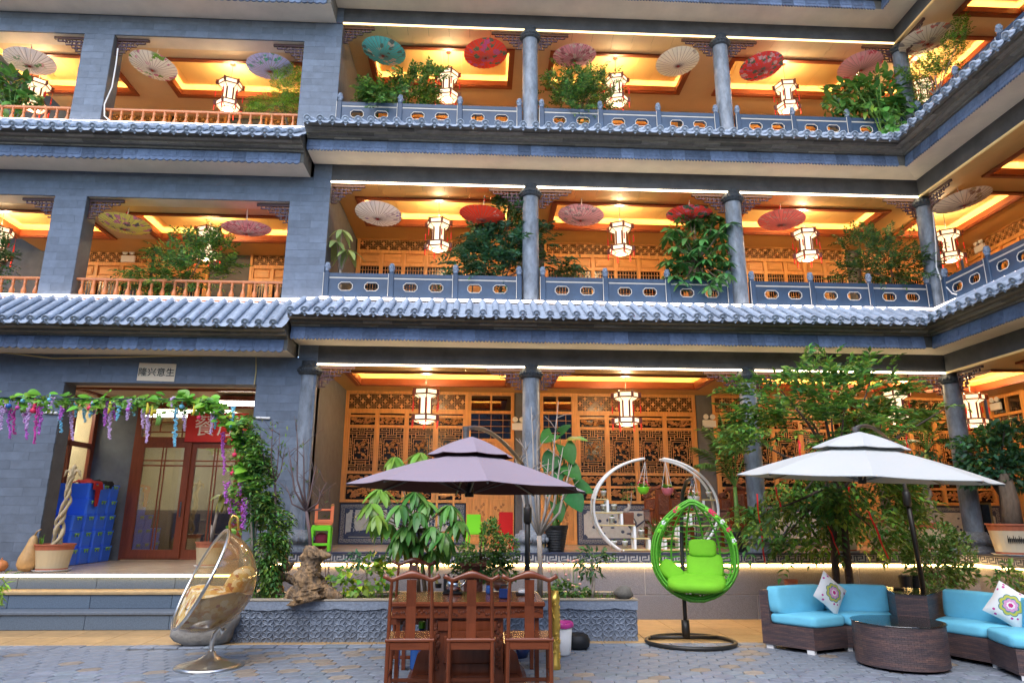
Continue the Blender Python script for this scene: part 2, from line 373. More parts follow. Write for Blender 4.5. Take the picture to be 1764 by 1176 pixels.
def thing(name, label, cat, loc=(0, 0, 0), rot=0, group=None):
    o = D.objects.new(name, None); COL.objects.link(o); o.location = loc
    o.rotation_euler = rot if hasattr(rot, '__len__') else (0, 0, rot); o.empty_display_size = .1
    return tag(o, label, cat, group)
def kids(o): return [c for c in COL.objects if c.parent == o]
CH = {}
def dup(o, loc=None, rot=None, label=None, parent=None, ch=None):
    if ch is None:
        ch = {}
        for c in COL.objects:
            if c.parent: ch.setdefault(c.parent.name, []).append(c)
    c = o.copy(); COL.objects.link(c)
    if parent: c.parent = parent
    if loc is not None: c.location = loc
    if rot is not None: c.rotation_euler = rot if hasattr(rot, '__len__') else (0, 0, rot)
    if label: c['label'] = label
    for k in ch.get(o.name, []): dup(k, parent=c, ch=ch)
    return c
def rotz(a): return Matrix.Rotation(a, 4, 'Z')
def boxuv(o, scale=1.):
    """unwrap by facing direction so a woven pattern keeps its real size"""
    me = o.data; uv = me.uv_layers.new(name='UVMap')
    for p in me.polygons:
        n = p.normal
        for li in p.loop_indices:
            v = me.vertices[me.loops[li].vertex_index].co
            if abs(n.z) > .8: c = (v.x, v.y)
            else:
                t = Vector((-n.y, n.x, 0)).normalized(); c = (v.x*t.x+v.y*t.y, v.z)
            uv.data[li].uv = (c[0]*scale, c[1]*scale)
# ================================================================ SETTING
WX, WY = 8.525, 11.862
def pj(p):
    d = Vector(p)-EYE; z = d.dot(_f)
    return (882+FPX*d.dot(_r2)/z, 588-FPX*d.dot(_u2)/z, z)
m = MB(); m.add([(-60, -60, -.05), (60, -60, -.05), (60, 60, -.05), (-60, 60, -.05)], [(0, 1, 2, 3)])
ground = tag(m.build('ground', 'joint'), kind='structure')
# paving of small six-sided stones, set on the slant
paving = tag(MB().box(-16, 16, -9, 9.42, -.045, -.016).build('paving', 'joint'), kind='structure')
def hexstone(w, d, h, c=.012):
    b = MB(); P = [(-w*.5, 0), (-w*.3, -d*.5), (w*.3, -d*.5), (w*.5, 0), (w*.3, d*.5), (-w*.3, d*.5)]
    Q = [(x*(1-c/w*2), y*(1-c/d*2)) for x, y in P]
    vs = [(x, y, -h) for x, y in P]+[(x, y, -.006) for x, y in P]+[(x, y, 0) for x, y in Q]; fs = [tuple(range(12, 18))]
    for r in (0, 6): fs += [(r+i, r+(i+1) % 6, r+6+(i+1) % 6, r+6+i) for i in range(6)]
    b.add(vs, fs); return b
hx = [hexstone(.258, .167, .03).mesh('paver', 'paver'), hexstone(.258, .167, .03).mesh('paver', 'paver_warm')]
cells = []; ang = R(24)
for i in range(-60, 90):
    for j in range(-10, 110):
        x0, y0 = i*.2136, j*.18+(i % 2)*.09
        x, y = x0*math.cos(ang)-y0*math.sin(ang), 2+x0*math.sin(ang)+y0*math.cos(ang)
        if not (-7 < x < 9 and 6.0 < y < 9.38): continue
        u, v_, dd = pj((x, y, 0))
        if -30 < u < 1794 and v_ < 1200: cells.append((-v_, x, y))
cells.sort()
# hidden behind the chairs and sofas they would be wasted, but those that show are kept as stones
for k, (_, x, y) in enumerate(cells[:300]):
    warm = 1 if (math.sin(x*1.1-y*1.7)+math.sin(x*.6+2) > .9 and random.random() < .3) or random.random() < .06 else 0
    inst(hx[warm], 'paver', paving, (x, y, random.uniform(-.003, .002)), (random.uniform(-.006, .006), random.uniform(-.006, .006), ang+random.uniform(-.03, .03)))
st = MB(); 
for _, x, y in cells[300:]:
    b = len(st.v); t = hexstone(.258, .167, .03); 
    st.m = 1 if (math.sin(x*1.1-y*1.7)+math.sin(x*.6+2) > .9 and random.random() < .3) or random.random() < .06 else 0
    st.add(t.v, t.f); st.xf(Matrix.Translation((x, y, random.uniform(-.003, .002))) @ rotz(ang+random.uniform(-.03, .03)), b)
o = st.build('paver_field', ['paver_i', 'paver_warm_i'] if 'paver_i' in MT else ['paver', 'paver_warm'], paving); tag(o, kind='stuff')
bt = MB().cbox(-.145, .145, -.09, .09, -.04, 0, .006).mesh('kerb_stone', 'paver')
for i in range(46): inst(bt, 'kerb_stone', paving, (-6.9+i*.3, 9.52, random.uniform(-.003, .002)))
# ochre floor tiles along the foot of the building
tanf = tag(MB().box(-14, 8.6, 9.62, 11.7, -.045, -.012).build('pavement', 'joint'), kind='structure')
tl = MB().cbox(-.297, .297, -.297, .297, -.03, 0, .004).mesh('floor_tile', 'tan')
for i in range(26):
    for j in range(4):
        x = -7+i*.6; y = 9.92+j*.6
        if -3.4 < x < 1.9 and j > 0: continue
        inst(tl, 'floor_tile', tanf, (x, y, 0))

# ================================================================ BUILDING
T = [4.516, 8.051, 11.529]; B = [4.181, 7.695, 11.185]; FL = [1.02, 5.36, 8.87]
TL = [4.29, 7.766, 11.17]; BL = [3.80, 7.265, 10.72]; FLL = [.72, 5.29, 8.72]
CX = [-3.02, .90, 4.83, 8.65]; BACK = 2.84
main = thing('gallery_building', 'three storey grey stone gallery with round columns and tiled eaves facing the courtyard', 'building', (0, WY, 0))
lwing = thing('gallery_building', 'grey stone wing on square piers with red baluster balconies above the dining room door', 'building', (0, WY, 0))
rwing = thing('gallery_building', 'gallery wing running from the corner column towards the viewer behind the white parasol', 'building', (WX, WY, 0), R(-90))

# the other sides of the courtyard, behind and beside the viewer
for nm, bx_ in (('courtyard_wall', (-17, 11.4, -12, -9.5, 0, 8.0)), ('courtyard_wall', (8.7, 11.4, -9.5, 3.86, 0, 8.0)), ('courtyard_wall', (-17, -14.5, -9.5, 12, 0, 8.0))):
    w_ = tag(MB().box(*bx_).build(nm, 'clad'), kind='structure')

# ---- eaves: soffit, drip tiles, corbelled bricks, roof tiles
def wavy_drip(w, teeth):
    b = MB(); P = [(-w/2, .19), (w/2, .19)]
    n = teeth*6
    for i in range(n+1):
        x = w/2-w*i/n; P.append((x, -.008-.03*abs(math.sin(PI*teeth*i/n))))
    b.prism([(x, z) for x, z in P], -.03, 0, 'y')
    b.box(-w/2+.03, w/2-.03, -.038, -.03, .04, .15)
    return b
drip_fine = wavy_drip(.236, 4).mesh('drip_tile', 'drip'); drip_wide = wavy_drip(.236, 2).mesh('drip_tile', 'drip')
corb = [MB().box(-.243, .243, -.001, .4, 0, .041).mesh('corbel_brick', 'corbel'), MB().box(-.118, .118, -.001, .4, 0, .041).mesh('corbel_brick', 'corbel')]
def cover_tile(dy, dz):
    """barrel tile row running down the slope from the origin; dy,dz its lower end"""
    L = math.hypot(dy, dz); b = MB(); rows = []; nseg = max(3, round(L/.2))
    ux, uz = dy/L, dz/L; nx, nz = -uz, ux      # normal (y,z)
    if nz < 0: nx, nz = -nx, -nz
    for i in range(nseg):
        for f, r in ((i/nseg, .05), ((i+.97)/nseg, .062)):
            rows.append([(r*math.cos(a), f*dy+nx*r*math.sin(a), f*dz+nz*r*math.sin(a)) for a in [PI*k/8 for k in range(9)]])
    b.loft(rows)
    # round end disc with a raised boss, and its little hanging lip
    c = Vector((0, dy, dz)); ex = Vector((1, 0, 0)); en = Vector((0, nx, nz)); eo = Vector((0, ux, uz)); n = 14
    def ring(r, h, up=.012): return [c+en*up+ex*r*math.cos(2*PI*k/n)+en*r*math.sin(2*PI*k/n)+eo*h for k in range(n)]
    b.loft([ring(.066, -.02), ring(.068, .018), ring(.05, .018), ring(.045, .008), ring(.03, .008), ring(.024, .02), ring(.001, .022)], True)
    p = [c+ex*-.045+en*-.04+eo*.012, c+ex*.045+en*-.04+eo*.012, c+ex*.02+en*-.075+eo*.012, c+en*-.095+eo*.012, c+ex*-.02+en*-.075+eo*.012]
    b.add(p+[q-eo*.02 for q in p], [(0, 1, 2, 3, 4), (9, 8, 7, 6, 5)]+[(i, (i+1) % 5, 5+(i+1) % 5, 5+i) for i in range(5)])
    return b.mesh('cover_tile', 'tile', True)
def pan_tile(dy, dz):
    L = math.hypot(dy, dz); b = MB(); ux, uz = dy/L, dz/L; nx, nz = -uz, ux
    if nz < 0: nx, nz = -nx, -nz
    rows = []; ns = max(4, round(L/.09))
    for i in range(ns):
        for f, h in ((i/ns, -.006), ((i+.98)/ns, .008)):
            rows.append([(x, f*dy*1.02+nx*(h-.03+.16*x*x*14/2), f*dz*1.02+nz*(h-.03+.16*x*x*14/2)) for x in (-.09, -.05, 0, .05, .09)])
    b.loft(rows)
    e = rows[-1]; b.loft([e, [(x*.8, y-.012, z-.028-(.02 if abs(x) < .06 else 0)) for x, y, z in e]])
    return b.mesh('pan_tile', 'tile', True)
def eave(par, t, x0, x1, ztop, m0=0, m1=0, wide=False, tiles=True, pitch=.226, endcap=None, vis=(-99, 99)):
    P = [(.0, t), (-.55, t), (-.55, t+.19), (-.52, t+.19), (-.86, t+.325), (-.12, ztop-.06), (0, ztop-.06)]
    n = len(P); vs = []
    for y, z in P: vs.append((x0-y*m0, y, z))
    for y, z in P: vs.append((x1+y*m1, y, z))
    b = MB(); b.m = 0; b.add(vs, [(0, 1, n+1, n)]); b.m = 1
    b.add(vs, [(i, (i+1) % n, n+(i+1) % n, n+i) for i in range(1, n-1)]+[tuple(range(n))[::-1], tuple(range(n, 2*n))])
    e = b.build('eave', ['soffit', 'corbel'], par)
    dm = drip_wide if wide else drip_fine; w = .24
    a0, a1 = x0+.56*m0, x1-.56*m1; k = int((a1-a0)/w)
    for i in range(k+1):
        x = a0+w*(i+.5)
        if x > a1-.05 or not vis[0] < x < vis[1]: continue
        inst(dm, 'drip_tile', e, (x, -.552, t+random.uniform(-.004, .004)), (R(-8), 0, 0))
    for c in range(3):
        v = .60+.115*c; a0, a1 = x0+v*m0, x1-v*m1; z = t+.194+c*.044; L = .49; k = int((a1-a0)/L)+1; x = a0-(.245 if c % 2 else 0)
        while x < a1:
            lo, hi = max(x, a0), min(x+L, a1); w_ = hi-lo
            if w_ > .1 and vis[0] < lo < vis[1]:
                o = inst(corb[0], 'corbel_brick', e, ((lo+hi)/2, -v+random.uniform(-.004, .004), z), sc=((w_-.004)/.486, 1, 1))
            x += L
    # thin dark slab that carries the tiles
    b = MB(); v = .9; b.add([(x0+v*m0, -v, t+.327), (x1-v*m1, -v, t+.327), (x1-.5*m1, -.5, t+.327), (x0+.5*m0, -.5, t+.327), (x0+v*m0, -v, t+.345), (x1-v*m1, -v, t+.345), (x1-.5*m1, -.5, t+.345), (x0+.5*m0, -.5, t+.345)],
        [(0, 3, 2, 1), (4, 5, 6, 7), (0, 1, 5, 4), (1, 2, 6, 5), (2, 3, 7, 6), (3, 0, 4, 7)])
    b.build('eave_board', 'corbel', e)
    if tiles:
        dy, dz = -.83, (t+.365)-ztop
        cm, pm = cover_tile(dy, dz), pan_tile(dy, dz); k = int((x1-x0)/pitch)
        b = MB(); P = [(-.1, ztop-.03), (-.1+dy, ztop-.03+dz), (-.1+dy, ztop-.06+dz), (-.1, ztop-.06)]
        vs = [(x0-y*m0, y, z) for y, z in P]+[(x1+y*m1, y, z) for y, z in P]; b.add(vs, [(0, 1, 5, 4), (1, 2, 6, 5), (2, 3, 7, 6), (0, 3, 2, 1), (4, 5, 6, 7)]); b.build('tile_bed', 'tile', e)
        for i in range(k+1):
            for nm, me, xx in (('cover_tile', cm, x0+.07+i*pitch), ('pan_tile', pm, x0+.07+(i+.5)*pitch)):
                if xx > x1 or not vis[0] < xx < vis[1]: continue
                f = 1.
                if m1: f = min(f, (x1-xx-.12)/.83)
                if m0: f = min(f, (xx-x0-.12)/.83)
                if f < .25: continue
                inst(me, nm, e, (xx, -.12, ztop), (0, random.uniform(-.02, .02), 0), (1, f, f) if f < .999 else None)
    return e
ZT = [5.34, 8.84]; ZTL = [5.285, 8.70]
VISX = (-8.9, 9.0)
for k in (0, 1): eave(main, T[k], -3.22, WX, ZT[k], 0, 1)
eave(main, T[2], -3.22, WX, 12.4, 0, 1, tiles=False)
for k in (0, 1): eave(lwing, TL[k], -9.8, -3.26, ZTL[k], wide=True, vis=(-9.4, 0))
eave(lwing, TL[2], -9.8, -3.0, 12.2, wide=True, tiles=False, vis=(-9.4, 0))
for k in (0, 1): eave(rwing, T[k], 0, 5.2, ZT[k], 1, 0, vis=(-1, 4.6))
eave(rwing, T[2], 0, 5.2, 12.4, 1, 0, tiles=False, vis=(-1, 4.6))
# right wing and main eaves share the mitre line at the corner

# ---- beams, floors
def beams(par, x0, x1, k, led, leftbeam=False):
    b = MB(); b.m = 0; t, bb = (TL[k], BL[k]) if leftbeam else (T[k], B[k])
    b.box(x0, x1, .0, .3, bb, t+.9); b.build('beam', ['clad_dark' if leftbeam else 'beam'], par)
def floor_slab(par, x0, x1, z, y0=0.02, y1=BACK+.2, thick=.3):
    MB().box(x0, x1, y0, y1, z-thick, z).build('floor_slab', 'floor_dark', par)
for k in range(3):
    beams(main, -2.87, WX+.3, k, True); beams(rwing, .3, 8, k, True) if False else MB().box(.0, 8, .002, .3, B[k], T[k]+.9).build('beam', 'beam', rwing)
    lm = 'led_gold' if k == 2 else 'led'
    MB().box(-2.87, WX-.02, -.014, .02, B[k]-.016, B[k]+.006).build('light_strip', lm, main)
    MB().box(.02, 6, -.016, .02, B[k]-.022, B[k]+.012).build('light_strip', 'led_dim' if k < 2 else 'led_dim', rwing)
for k in (1, 2):
    floor_slab(main, -3.2, WX+2.9, FL[k]); floor_slab(rwing, .3, 8, FL[k]); floor_slab(lwing, -12, -3.22, FLL[k])
    MB().box(-2.86, WX-.14, -.155, -.115, ZT[k-1]-.0, ZT[k-1]+.035).build('light_strip', 'led_white', main)
    MB().box(.14, 6, -.155, -.115, ZT[k-1], ZT[k-1]+.035).build('light_strip', 'led_white', rwing)
    MB().box(-9.8, -3.3, -.165, -.125, ZTL[k-1]+.0, ZTL[k-1]+.035).build('light_strip', 'led_white', lwing)
MB().tube([(-3.4, -.15, 5.31), (-3.05, -.15, 5.34), (-2.86, -.14, 5.36)], .017, 6).build('light_strip', 'led_white', lwing)
MB().box(-3.2, WX+3, 0, 3, 11.9, 12.2).build('roof', 'soffit', main)
MB().box(-12, -3.22, 0, 3, 11.9, 12.2).build('roof', 'soffit', lwing); MB().box(-3, 8, 0, 3, 11.92, 12.22).build('roof', 'soffit', rwing)

# ---- ceilings with lit trays
def tray(par, x0, x1, y0, y1, z, deep=.22, light=True, mt='tray', m_trim='trim'):
    b = MB(); w = .085; lip = .11
    for (a0, a1, c0, c1) in ((x0, x1, y0, y0+w), (x0, x1, y1-w, y1), (x0, x0+w, y0+w, y1-w), (x1-w, x1, y0+w, y1-w)):
        b.box(a0, a1, c0, c1, z-.035, z+.03)
    b2 = .03
    for (a0, a1, c0, c1) in ((x0+w, x1-w, y0+w, y0+w+b2), (x0+w, x1-w, y1-w-b2, y1-w), (x0+w, x0+w+b2, y0+w+b2, y1-w-b2), (x1-w-b2, x1-w, y0+w+b2, y1-w-b2)):
        b.box(a0, a1, c0, c1, z-.015, z+lip)
    tr = b.build('ceiling_tray', m_trim, par)
    g = .14; n = max(4, round((x1-x0)/.42)); d = (x1-x0+2*g)/n
    pm = MB().box(0, d-.004, 0, y1-y0+2*g, 0, .03).mesh('tray_plank', mt)
    for i in range(n): inst(pm, 'tray_plank', tr, (x0-g+i*d, y0-g, z+deep))
    s = MB(); 
    for (a0, a1, c0, c1) in ((x0-g, x1+g, y0-g-.03, y0-g), (x0-g, x1+g, y1+g, y1+g+.03), (x0-g-.03, x0-g, y0-g, y1+g), (x1+g, x1+g+.03, y0-g, y1+g)): s.box(a0, a1, c0, c1, z+.02, z+deep+.03)
    s.build('tray_side', mt, tr)
    if light:
        s = MB(); z0, z1 = z+.032, z+.046
        for (a0, a1, c0, c1) in ((x0+.03, x1-.03, y1-.05, y1-.03), (x0+.03, x0+.05, y0+.1, y1-.1), (x1-.05, x1-.03, y0+.1, y1-.1), (x0+.03, x1-.03, y0+.03, y0+.05)): s.box(a0, a1, c0, c1, z0, z1)
        s.build('cove_light', 'cove', tr)
def planks(par, x0, x1, y0, y1, z, w=.4, mt='ceil', name='ceiling_plank'):
    n = max(1, round((x1-x0)/w)); d = (x1-x0)/n; me = MB().box(0, d-.005, 0, y1-y0, 0, .03).mesh(name, mt)
    for i in range(n): inst(me, name, par, (x0+i*d, y0, z))
def ceil_sheet(par, x0, x1, y0, y1, z, mt): MB().box(x0, x1, y0, y1, z, z+.03).build('ceiling', mt, par)
TY0, TY1 = .64, 2.02
for k in range(3):
    z = B[k]+.02; mt = 'ceil_pale' if k == 2 else 'ceil'
    planks(main, -3.2, WX+.4, .3, TY0+.02, z, .42, mt)
    ceil_sheet(main, -3.2, WX+.4, TY1-.02, BACK, z, mt)
    xs = -3.2
    for i in range(3):
        a0, a1 = CX[i]+.48, CX[i+1]-.28
        ceil_sheet(main, xs, a0+.02, TY0+.02, TY1-.02, z, mt); xs = a1-.02
        tray(main, a0, a1, TY0, TY1, z, light=True)
    ceil_sheet(main, xs, WX+.62, TY0+.02, TY1-.02, z, mt)
    # corner square and right wing
    tray(rwing, -2.0, .28, .64, 2.05, z); tray(rwing, .85, 4.2, .64, 2.05, z)
    ceil_sheet(rwing, -BACK, 8, 2.03, BACK, z+.001, mt); ceil_sheet(rwing, -.4, 8, .3, .66, z+.001, mt)
    ceil_sheet(rwing, .26, .87, .66, 2.03, z+.001, mt); ceil_sheet(rwing, 4.18, 8, .66, 2.03, z+.001, mt); ceil_sheet(rwing, -BACK, -1.98, .4, 2.03, z+.001, mt)
for k in (1, 2):
    z = BL[k]+.0; mt = 'ceil_pale'
    ceil_sheet(lwing, -9.8, -3.22, .3, TY0+.02, z, mt); ceil_sheet(lwing, -9.8, -3.22, TY1-.02, BACK, z, mt if k == 2 else 'ceil')
    for a0, a1, b0, b1 in ((-9.8, -7.75, -9.7, -7.75), (-6.9, -3.75, -6.9, -3.75)): tray(lwing, a0, a1, TY0, TY1, z, light=True)
    ceil_sheet(lwing, -7.77, -6.88, TY0+.02, TY1-.02, z, mt); ceil_sheet(lwing, -3.77, -3.22, TY0+.02, TY1-.02, z, mt)

for k in range(3):
    planks(main, -2.86, WX-.0, .025, .3, B[k]-.006, .42, 'ceil_pale' if k == 2 else 'ceil', 'beam_plank'); ceil_sheet(rwing, .03, 6, .025, .3, B[k]-.005, 'ceil_pale' if k == 2 else 'ceil')
    if k: ceil_sheet(lwing, -9.8, -7.86, .02, .36, BL[k]-.003, 'soffit'); ceil_sheet(lwing, -7.27, -3.61, .02, .36, BL[k]-.003, 'soffit')
# ---- back walls: carved timber windows and doors
def frame_boxes(b, x0, x1, z0, z1, w, y0=-.05, y1=.02):
    b.box(x0, x1, y0, y1, z0, z0+w); b.box(x0, x1, y0, y1, z1-w, z1); b.box(x0, x0+w, y0+.002, y1, z0+w, z1-w); b.box(x1-w, x1, y0+.002, y1, z0+w, z1-w)
def fret_mesh(w, h):
    """band of small crosses and rings of cut wood"""
    b = MB(); n = max(2, round(w/(h*.36))); d = w/n; t = .008
    for i in range(n+1): b.box(min(max(i*d-t/2, 0), w-t), min(max(i*d+t/2, t), w), -.012, 0, 0, h)
    for f in (0, .33, .67, 1): b.box(0, w, -.014, -.001, max(0, h*f-t/2), min(h, h*f+t/2))
    for i in range(n):
        cx = (i+.5)*d
        for j, f in enumerate((1/6, .5, 5/6)):
            cz = h*f; r = min(d, h/3)*.36
            if (i+j) % 2:
                q = [(cx-r, cz), (cx, cz-r), (cx+r, cz), (cx, cz+r)]; b.prism([(cx+(a-cx)*1.25, cz+(c-cz)*1.25) for a, c in q], -.013, -.002, 'y')
            else:
                for s in (-1, 0, 1): b.box(cx-r*1.1, cx+r*1.1, -.01, -.002, cz+s*r*.7-.003, cz+s*r*.7+.003)
    return b
def maze_mesh(w, h):
    """window leaf grille: interlocking bars round a carved middle field"""
    b = MB(); t = .011
    def H(x0, x1, z): b.box(x0*w, x1*w, -.012, 0, z*h-t/2, z*h+t/2)
    def V(x, z0, z1): b.box(x*w-t/2, x*w+t/2, -.0135, -.001, z0*h, z1*h)
    for s in (0, 1):
        f = (lambda z: z) if s == 0 else (lambda z: 1-z)
        def H2(x0, x1, z): H(x0, x1, f(z))
        def V2(x, a, c): V(x, min(f(a), f(c)), max(f(a), f(c)))
        H2(0, 1, .012)
        for x in (.12, .3, .7, .88): V2(x, .0, .06)
        H2(.08, .38, .06); H2(.62, .92, .06); V2(.42, 0, .17); V2(.58, 0, .17); V2(.5, .03, .17)
        H2(0, .42, .105); H2(.58, 1, .105); H2(.3, .7, .17); V2(.3, .105, .24); V2(.7, .105, .24)
        H2(0, .3, .15); H2(.7, 1, .15); V2(.14, .15, .3); V2(.86, .15, .3); H2(.14, .86, .22); H2(.22, .78, .27)
        V2(.22, .27, .5); V2(.78, .27, .5)
        for z in (.33, .4, .46): H2(0, .14, z); H2(.86, 1, z)
        V2(.07, .24, .5); V2(.93, .24, .5); H2(.14, .22, .36); H2(.78, .86, .36); V2(.14, .3, .5); V2(.86, .3, .5)
    V(.015, 0, 1); V(.985, 0, 1)
    rr = random.Random(5); b.m = 1
    for _ in range(26):
        x, z = rr.uniform(.26, .74)*w, rr.uniform(.3, .7)*h; r = rr.uniform(.012, .036)
        b.blob((x, -.008, z), r*rr.uniform(.6, 1.5), .012, r*rr.uniform(.5, 1.1), 7, 4)
    for _ in range(9):
        x, z = rr.uniform(.28, .72)*w, rr.uniform(.31, .69)*h
        b.tube([(x, -.008, z), (x+rr.uniform(-.07, .07), -.014, z+rr.uniform(-.03, .06)), (x+rr.uniform(-.1, .1), -.008, z+rr.uniform(-.05, .1))], .007, 4)
    return b
def carved_mesh(w, h, seed, ground=True):
    b = MB(); rr = random.Random(seed)
    if ground: b.m = 1; b.box(0, w, -.006, .002, 0, h); b.m = 0
    n = int(w/h*7)+5
    for _ in range(n):
        x, z = rr.uniform(.06, .94)*w, rr.uniform(.15, .85)*h; r = rr.uniform(.08, .2)*h
        b.blob((x, -.01, z), r*rr.uniform(.8, 1.8), .014, r*rr.uniform(.6, 1.1), 7, 4)
    for _ in range(n//2):
        x, z = rr.uniform(.1, .9)*w, rr.uniform(.2, .8)*h
        b.tube([(x-.25*h, -.012, z-.1*h), (x, -.016, z+.15*h), (x+.28*h, -.012, z)], .06*h, 5)
    return b
def grid_mesh(w, h, nx=7, nz=5):
    b = MB(); t = .009
    for i in range(nx+1): b.box(w*i/nx-t/2, w*i/nx+t/2, -.012, 0, 0, h)
    for f in (.1, .42, .55, .9): b.box(0, w, -.0135, -.001, h*f-t/2, h*f+t/2)
    return b
CM = {}
def cm(key, fn, name, mats):
    if key not in CM: CM[key] = fn().mesh(name, mats)
    return CM[key]
def win_low(par, x0, w, y=BACK):
    """ground floor window: fret band, four leaves with grilles, two carved bands"""
    b = MB(); n = 4; p = (w-.12)/n
    b.box(0, w, .02, .06, 1.86, 4.2); 
    fr = MB(); frame_boxes(fr, 0, w, 1.86, 4.2, .06, -.06)
    fr.box(.06, w-.06, -.05, .02, 3.72, 3.82)
    for z in (2.47, 2.2, 3.445, 3.66): fr.box(.06, w-.06, -.035, .02, z-.025, z+.025)
    for i in range(n+1):
        xx = .06+i*p; fr.box(max(.06, xx-.045), min(w-.06, xx+.045), -.042, .02, 1.92, 3.72)
    o = fr.build('window', 'wood', par, loc=(x0, y, 0))
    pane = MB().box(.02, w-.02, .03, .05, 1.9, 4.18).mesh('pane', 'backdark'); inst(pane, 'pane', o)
    inst(cm(('fr', round(w, 2)), lambda: fret_mesh(w-.12, .325), 'fretwork', 'lattice'), 'fretwork', o, (.06, -.01, 3.822))
    for i in range(n):
        xx = .06+i*p+.045; ww = p-.09
        inst(cm(('mz', round(ww, 2)), lambda: maze_mesh(ww, .92), 'grille', ['lattice', 'carving']), 'grille', o, (xx, -.008, 2.497))
        inst(cm(('c1', round(ww, 2), i % 3), lambda: carved_mesh(ww, .16, 3+i, False), 'carved_panel', ['carving', 'wood']), 'carved_panel', o, (xx, -.008, 3.48))
        inst(cm(('c2', round(ww, 2), i % 3), lambda: carved_mesh(ww, .19, 13+i, False), 'carved_panel', ['carving', 'wood']), 'carved_panel', o, (xx, -.008, 2.25))
        inst(cm(('c3', round(ww, 2), i % 3), lambda: carved_mesh(ww, .24, 23+i, False), 'carved_panel', ['carving', 'wood']), 'carved_panel', o, (xx, -.008, 1.93))
    return o
KEYU = None
def key_unit(h, w, t, d=.006):
    """one repeat of the Greek key border as raised bars"""
    b = MB(); g = [(0, 1, 0), (0, 0, 1)]; a = t
    def bar(x0, x1, z0, z1): b.box(x0*w, x1*w, -d, 0, z0*h, z1*h)
    s = .11; 
    bar(0, .62, .82, .96); bar(.5, .62, .45, .82); bar(.2, .5, .45, .58); bar(.0, .1, .2, .82); bar(.1, .86, .06, .2); bar(.76, .86, .2, .96) ; bar(.86, 1, .82, .96); bar(.2, .3, .32, .45)
    return b
def mural(par, x0, w, z0, z1, scene, y=BACK):
    """carved slate dado panel with a key border"""
    b = MB(); b.m = 0; b.box(0, w, -.02, .05, z0, z1); b.m = 1; b.box(.13, w-.13, -.026, -.02, z0+.13, z1-.13)
    b.m = 0; rr = random.Random(scene); W2, H2 = w-.3, z1-z0-.3; X, Z = .15, z0+.15
    for cx, cz in ((X, Z), (X+W2, Z), (X, Z+H2), (X+W2, Z+H2)): b.prism([(cx-.06, cz), (cx, cz-.06), (cx+.06, cz), (cx, cz+.06)], -.032, -.026, 'y')
    if scene == 1:
        for i in range(7):
            x = X+.12+i*W2/7+rr.uniform(-.04, .04)
            for s in range(5): b.box(x+s*.006, x+.05+s*.006, -.034, -.026, Z+.08+s*.1, Z+.17+s*.1)
        for _ in range(60):
            x, z = X+rr.uniform(.05, .95)*W2, Z+rr.uniform(.25, .95)*H2; a = rr.uniform(-2.6, -.4); L = .1; dx, dz = math.cos(a)*L, math.sin(a)*L
            b.prism([(x, z), (x+dx*.5-dz*.12, z+dz*.5+dx*.12), (x+dx, z+dz), (x+dx*.5+dz*.12, z+dz*.5-dx*.12)], -.036, -.026, 'y')
        b.prism([(X, Z), (X+W2, Z), (X+W2, Z+.06), (X+W2*.7, Z+.12), (X+W2*.45, Z+.07), (X+W2*.2, Z+.14), (X, Z+.08)], -.04, -.026, 'y')
    else:
        for _ in range(5):
            x = X+rr.uniform(.1, .9)*W2; z = Z+.05; pts = [(x, -.03, z)]
            for s in range(5): x += rr.uniform(-.09, .12); z += H2*.16; pts.append((x, -.03, z))
            b.tube(pts, [.03, .026, .02, .016, .012, .006], 5)
        for _ in range(34):
            x, z = X+rr.uniform(.05, .95)*W2, Z+rr.uniform(.1, .95)*H2; b.blob((x, -.028, z), rr.uniform(.02, .06), .01, rr.uniform(.015, .035), 7, 4)
    b.m = 2; n = round((w-.04)/.1); u = key_unit(.075, (w-.04)/n, .1)
    for i in range(n):
        for z in (z0+.025, z1-.1):
            s = len(b.v); b.add(u.v, u.f); b.xf(Matrix.Translation((.02+i*(w-.04)/n, -.021, z)), s)
    n = round((z1-z0-.2)/.1); u = key_unit(.075, (z1-z0-.2)/n, .1)
    for i in range(n):
        for x in (.1, w-.025):
            s = len(b.v); b.add(u.v, u.f); b.xf(Matrix.Translation((x, -.021, z0+.1+i*(z1-z0-.2)/n)) @ Matrix.Rotation(R(-90), 4, 'Y'), s)
    return b.build('dado_panel', ['slate_blue', 'slate_light', 'slate_line'], par, loc=(x0, y, 0))
mat('slate_blue', (.04, .06, .12), .5, 20, .2); mat('slate_light', (.5, .52, .5), .6, 14, .15); mat('slate_line', (.33, .34, .33), .6)
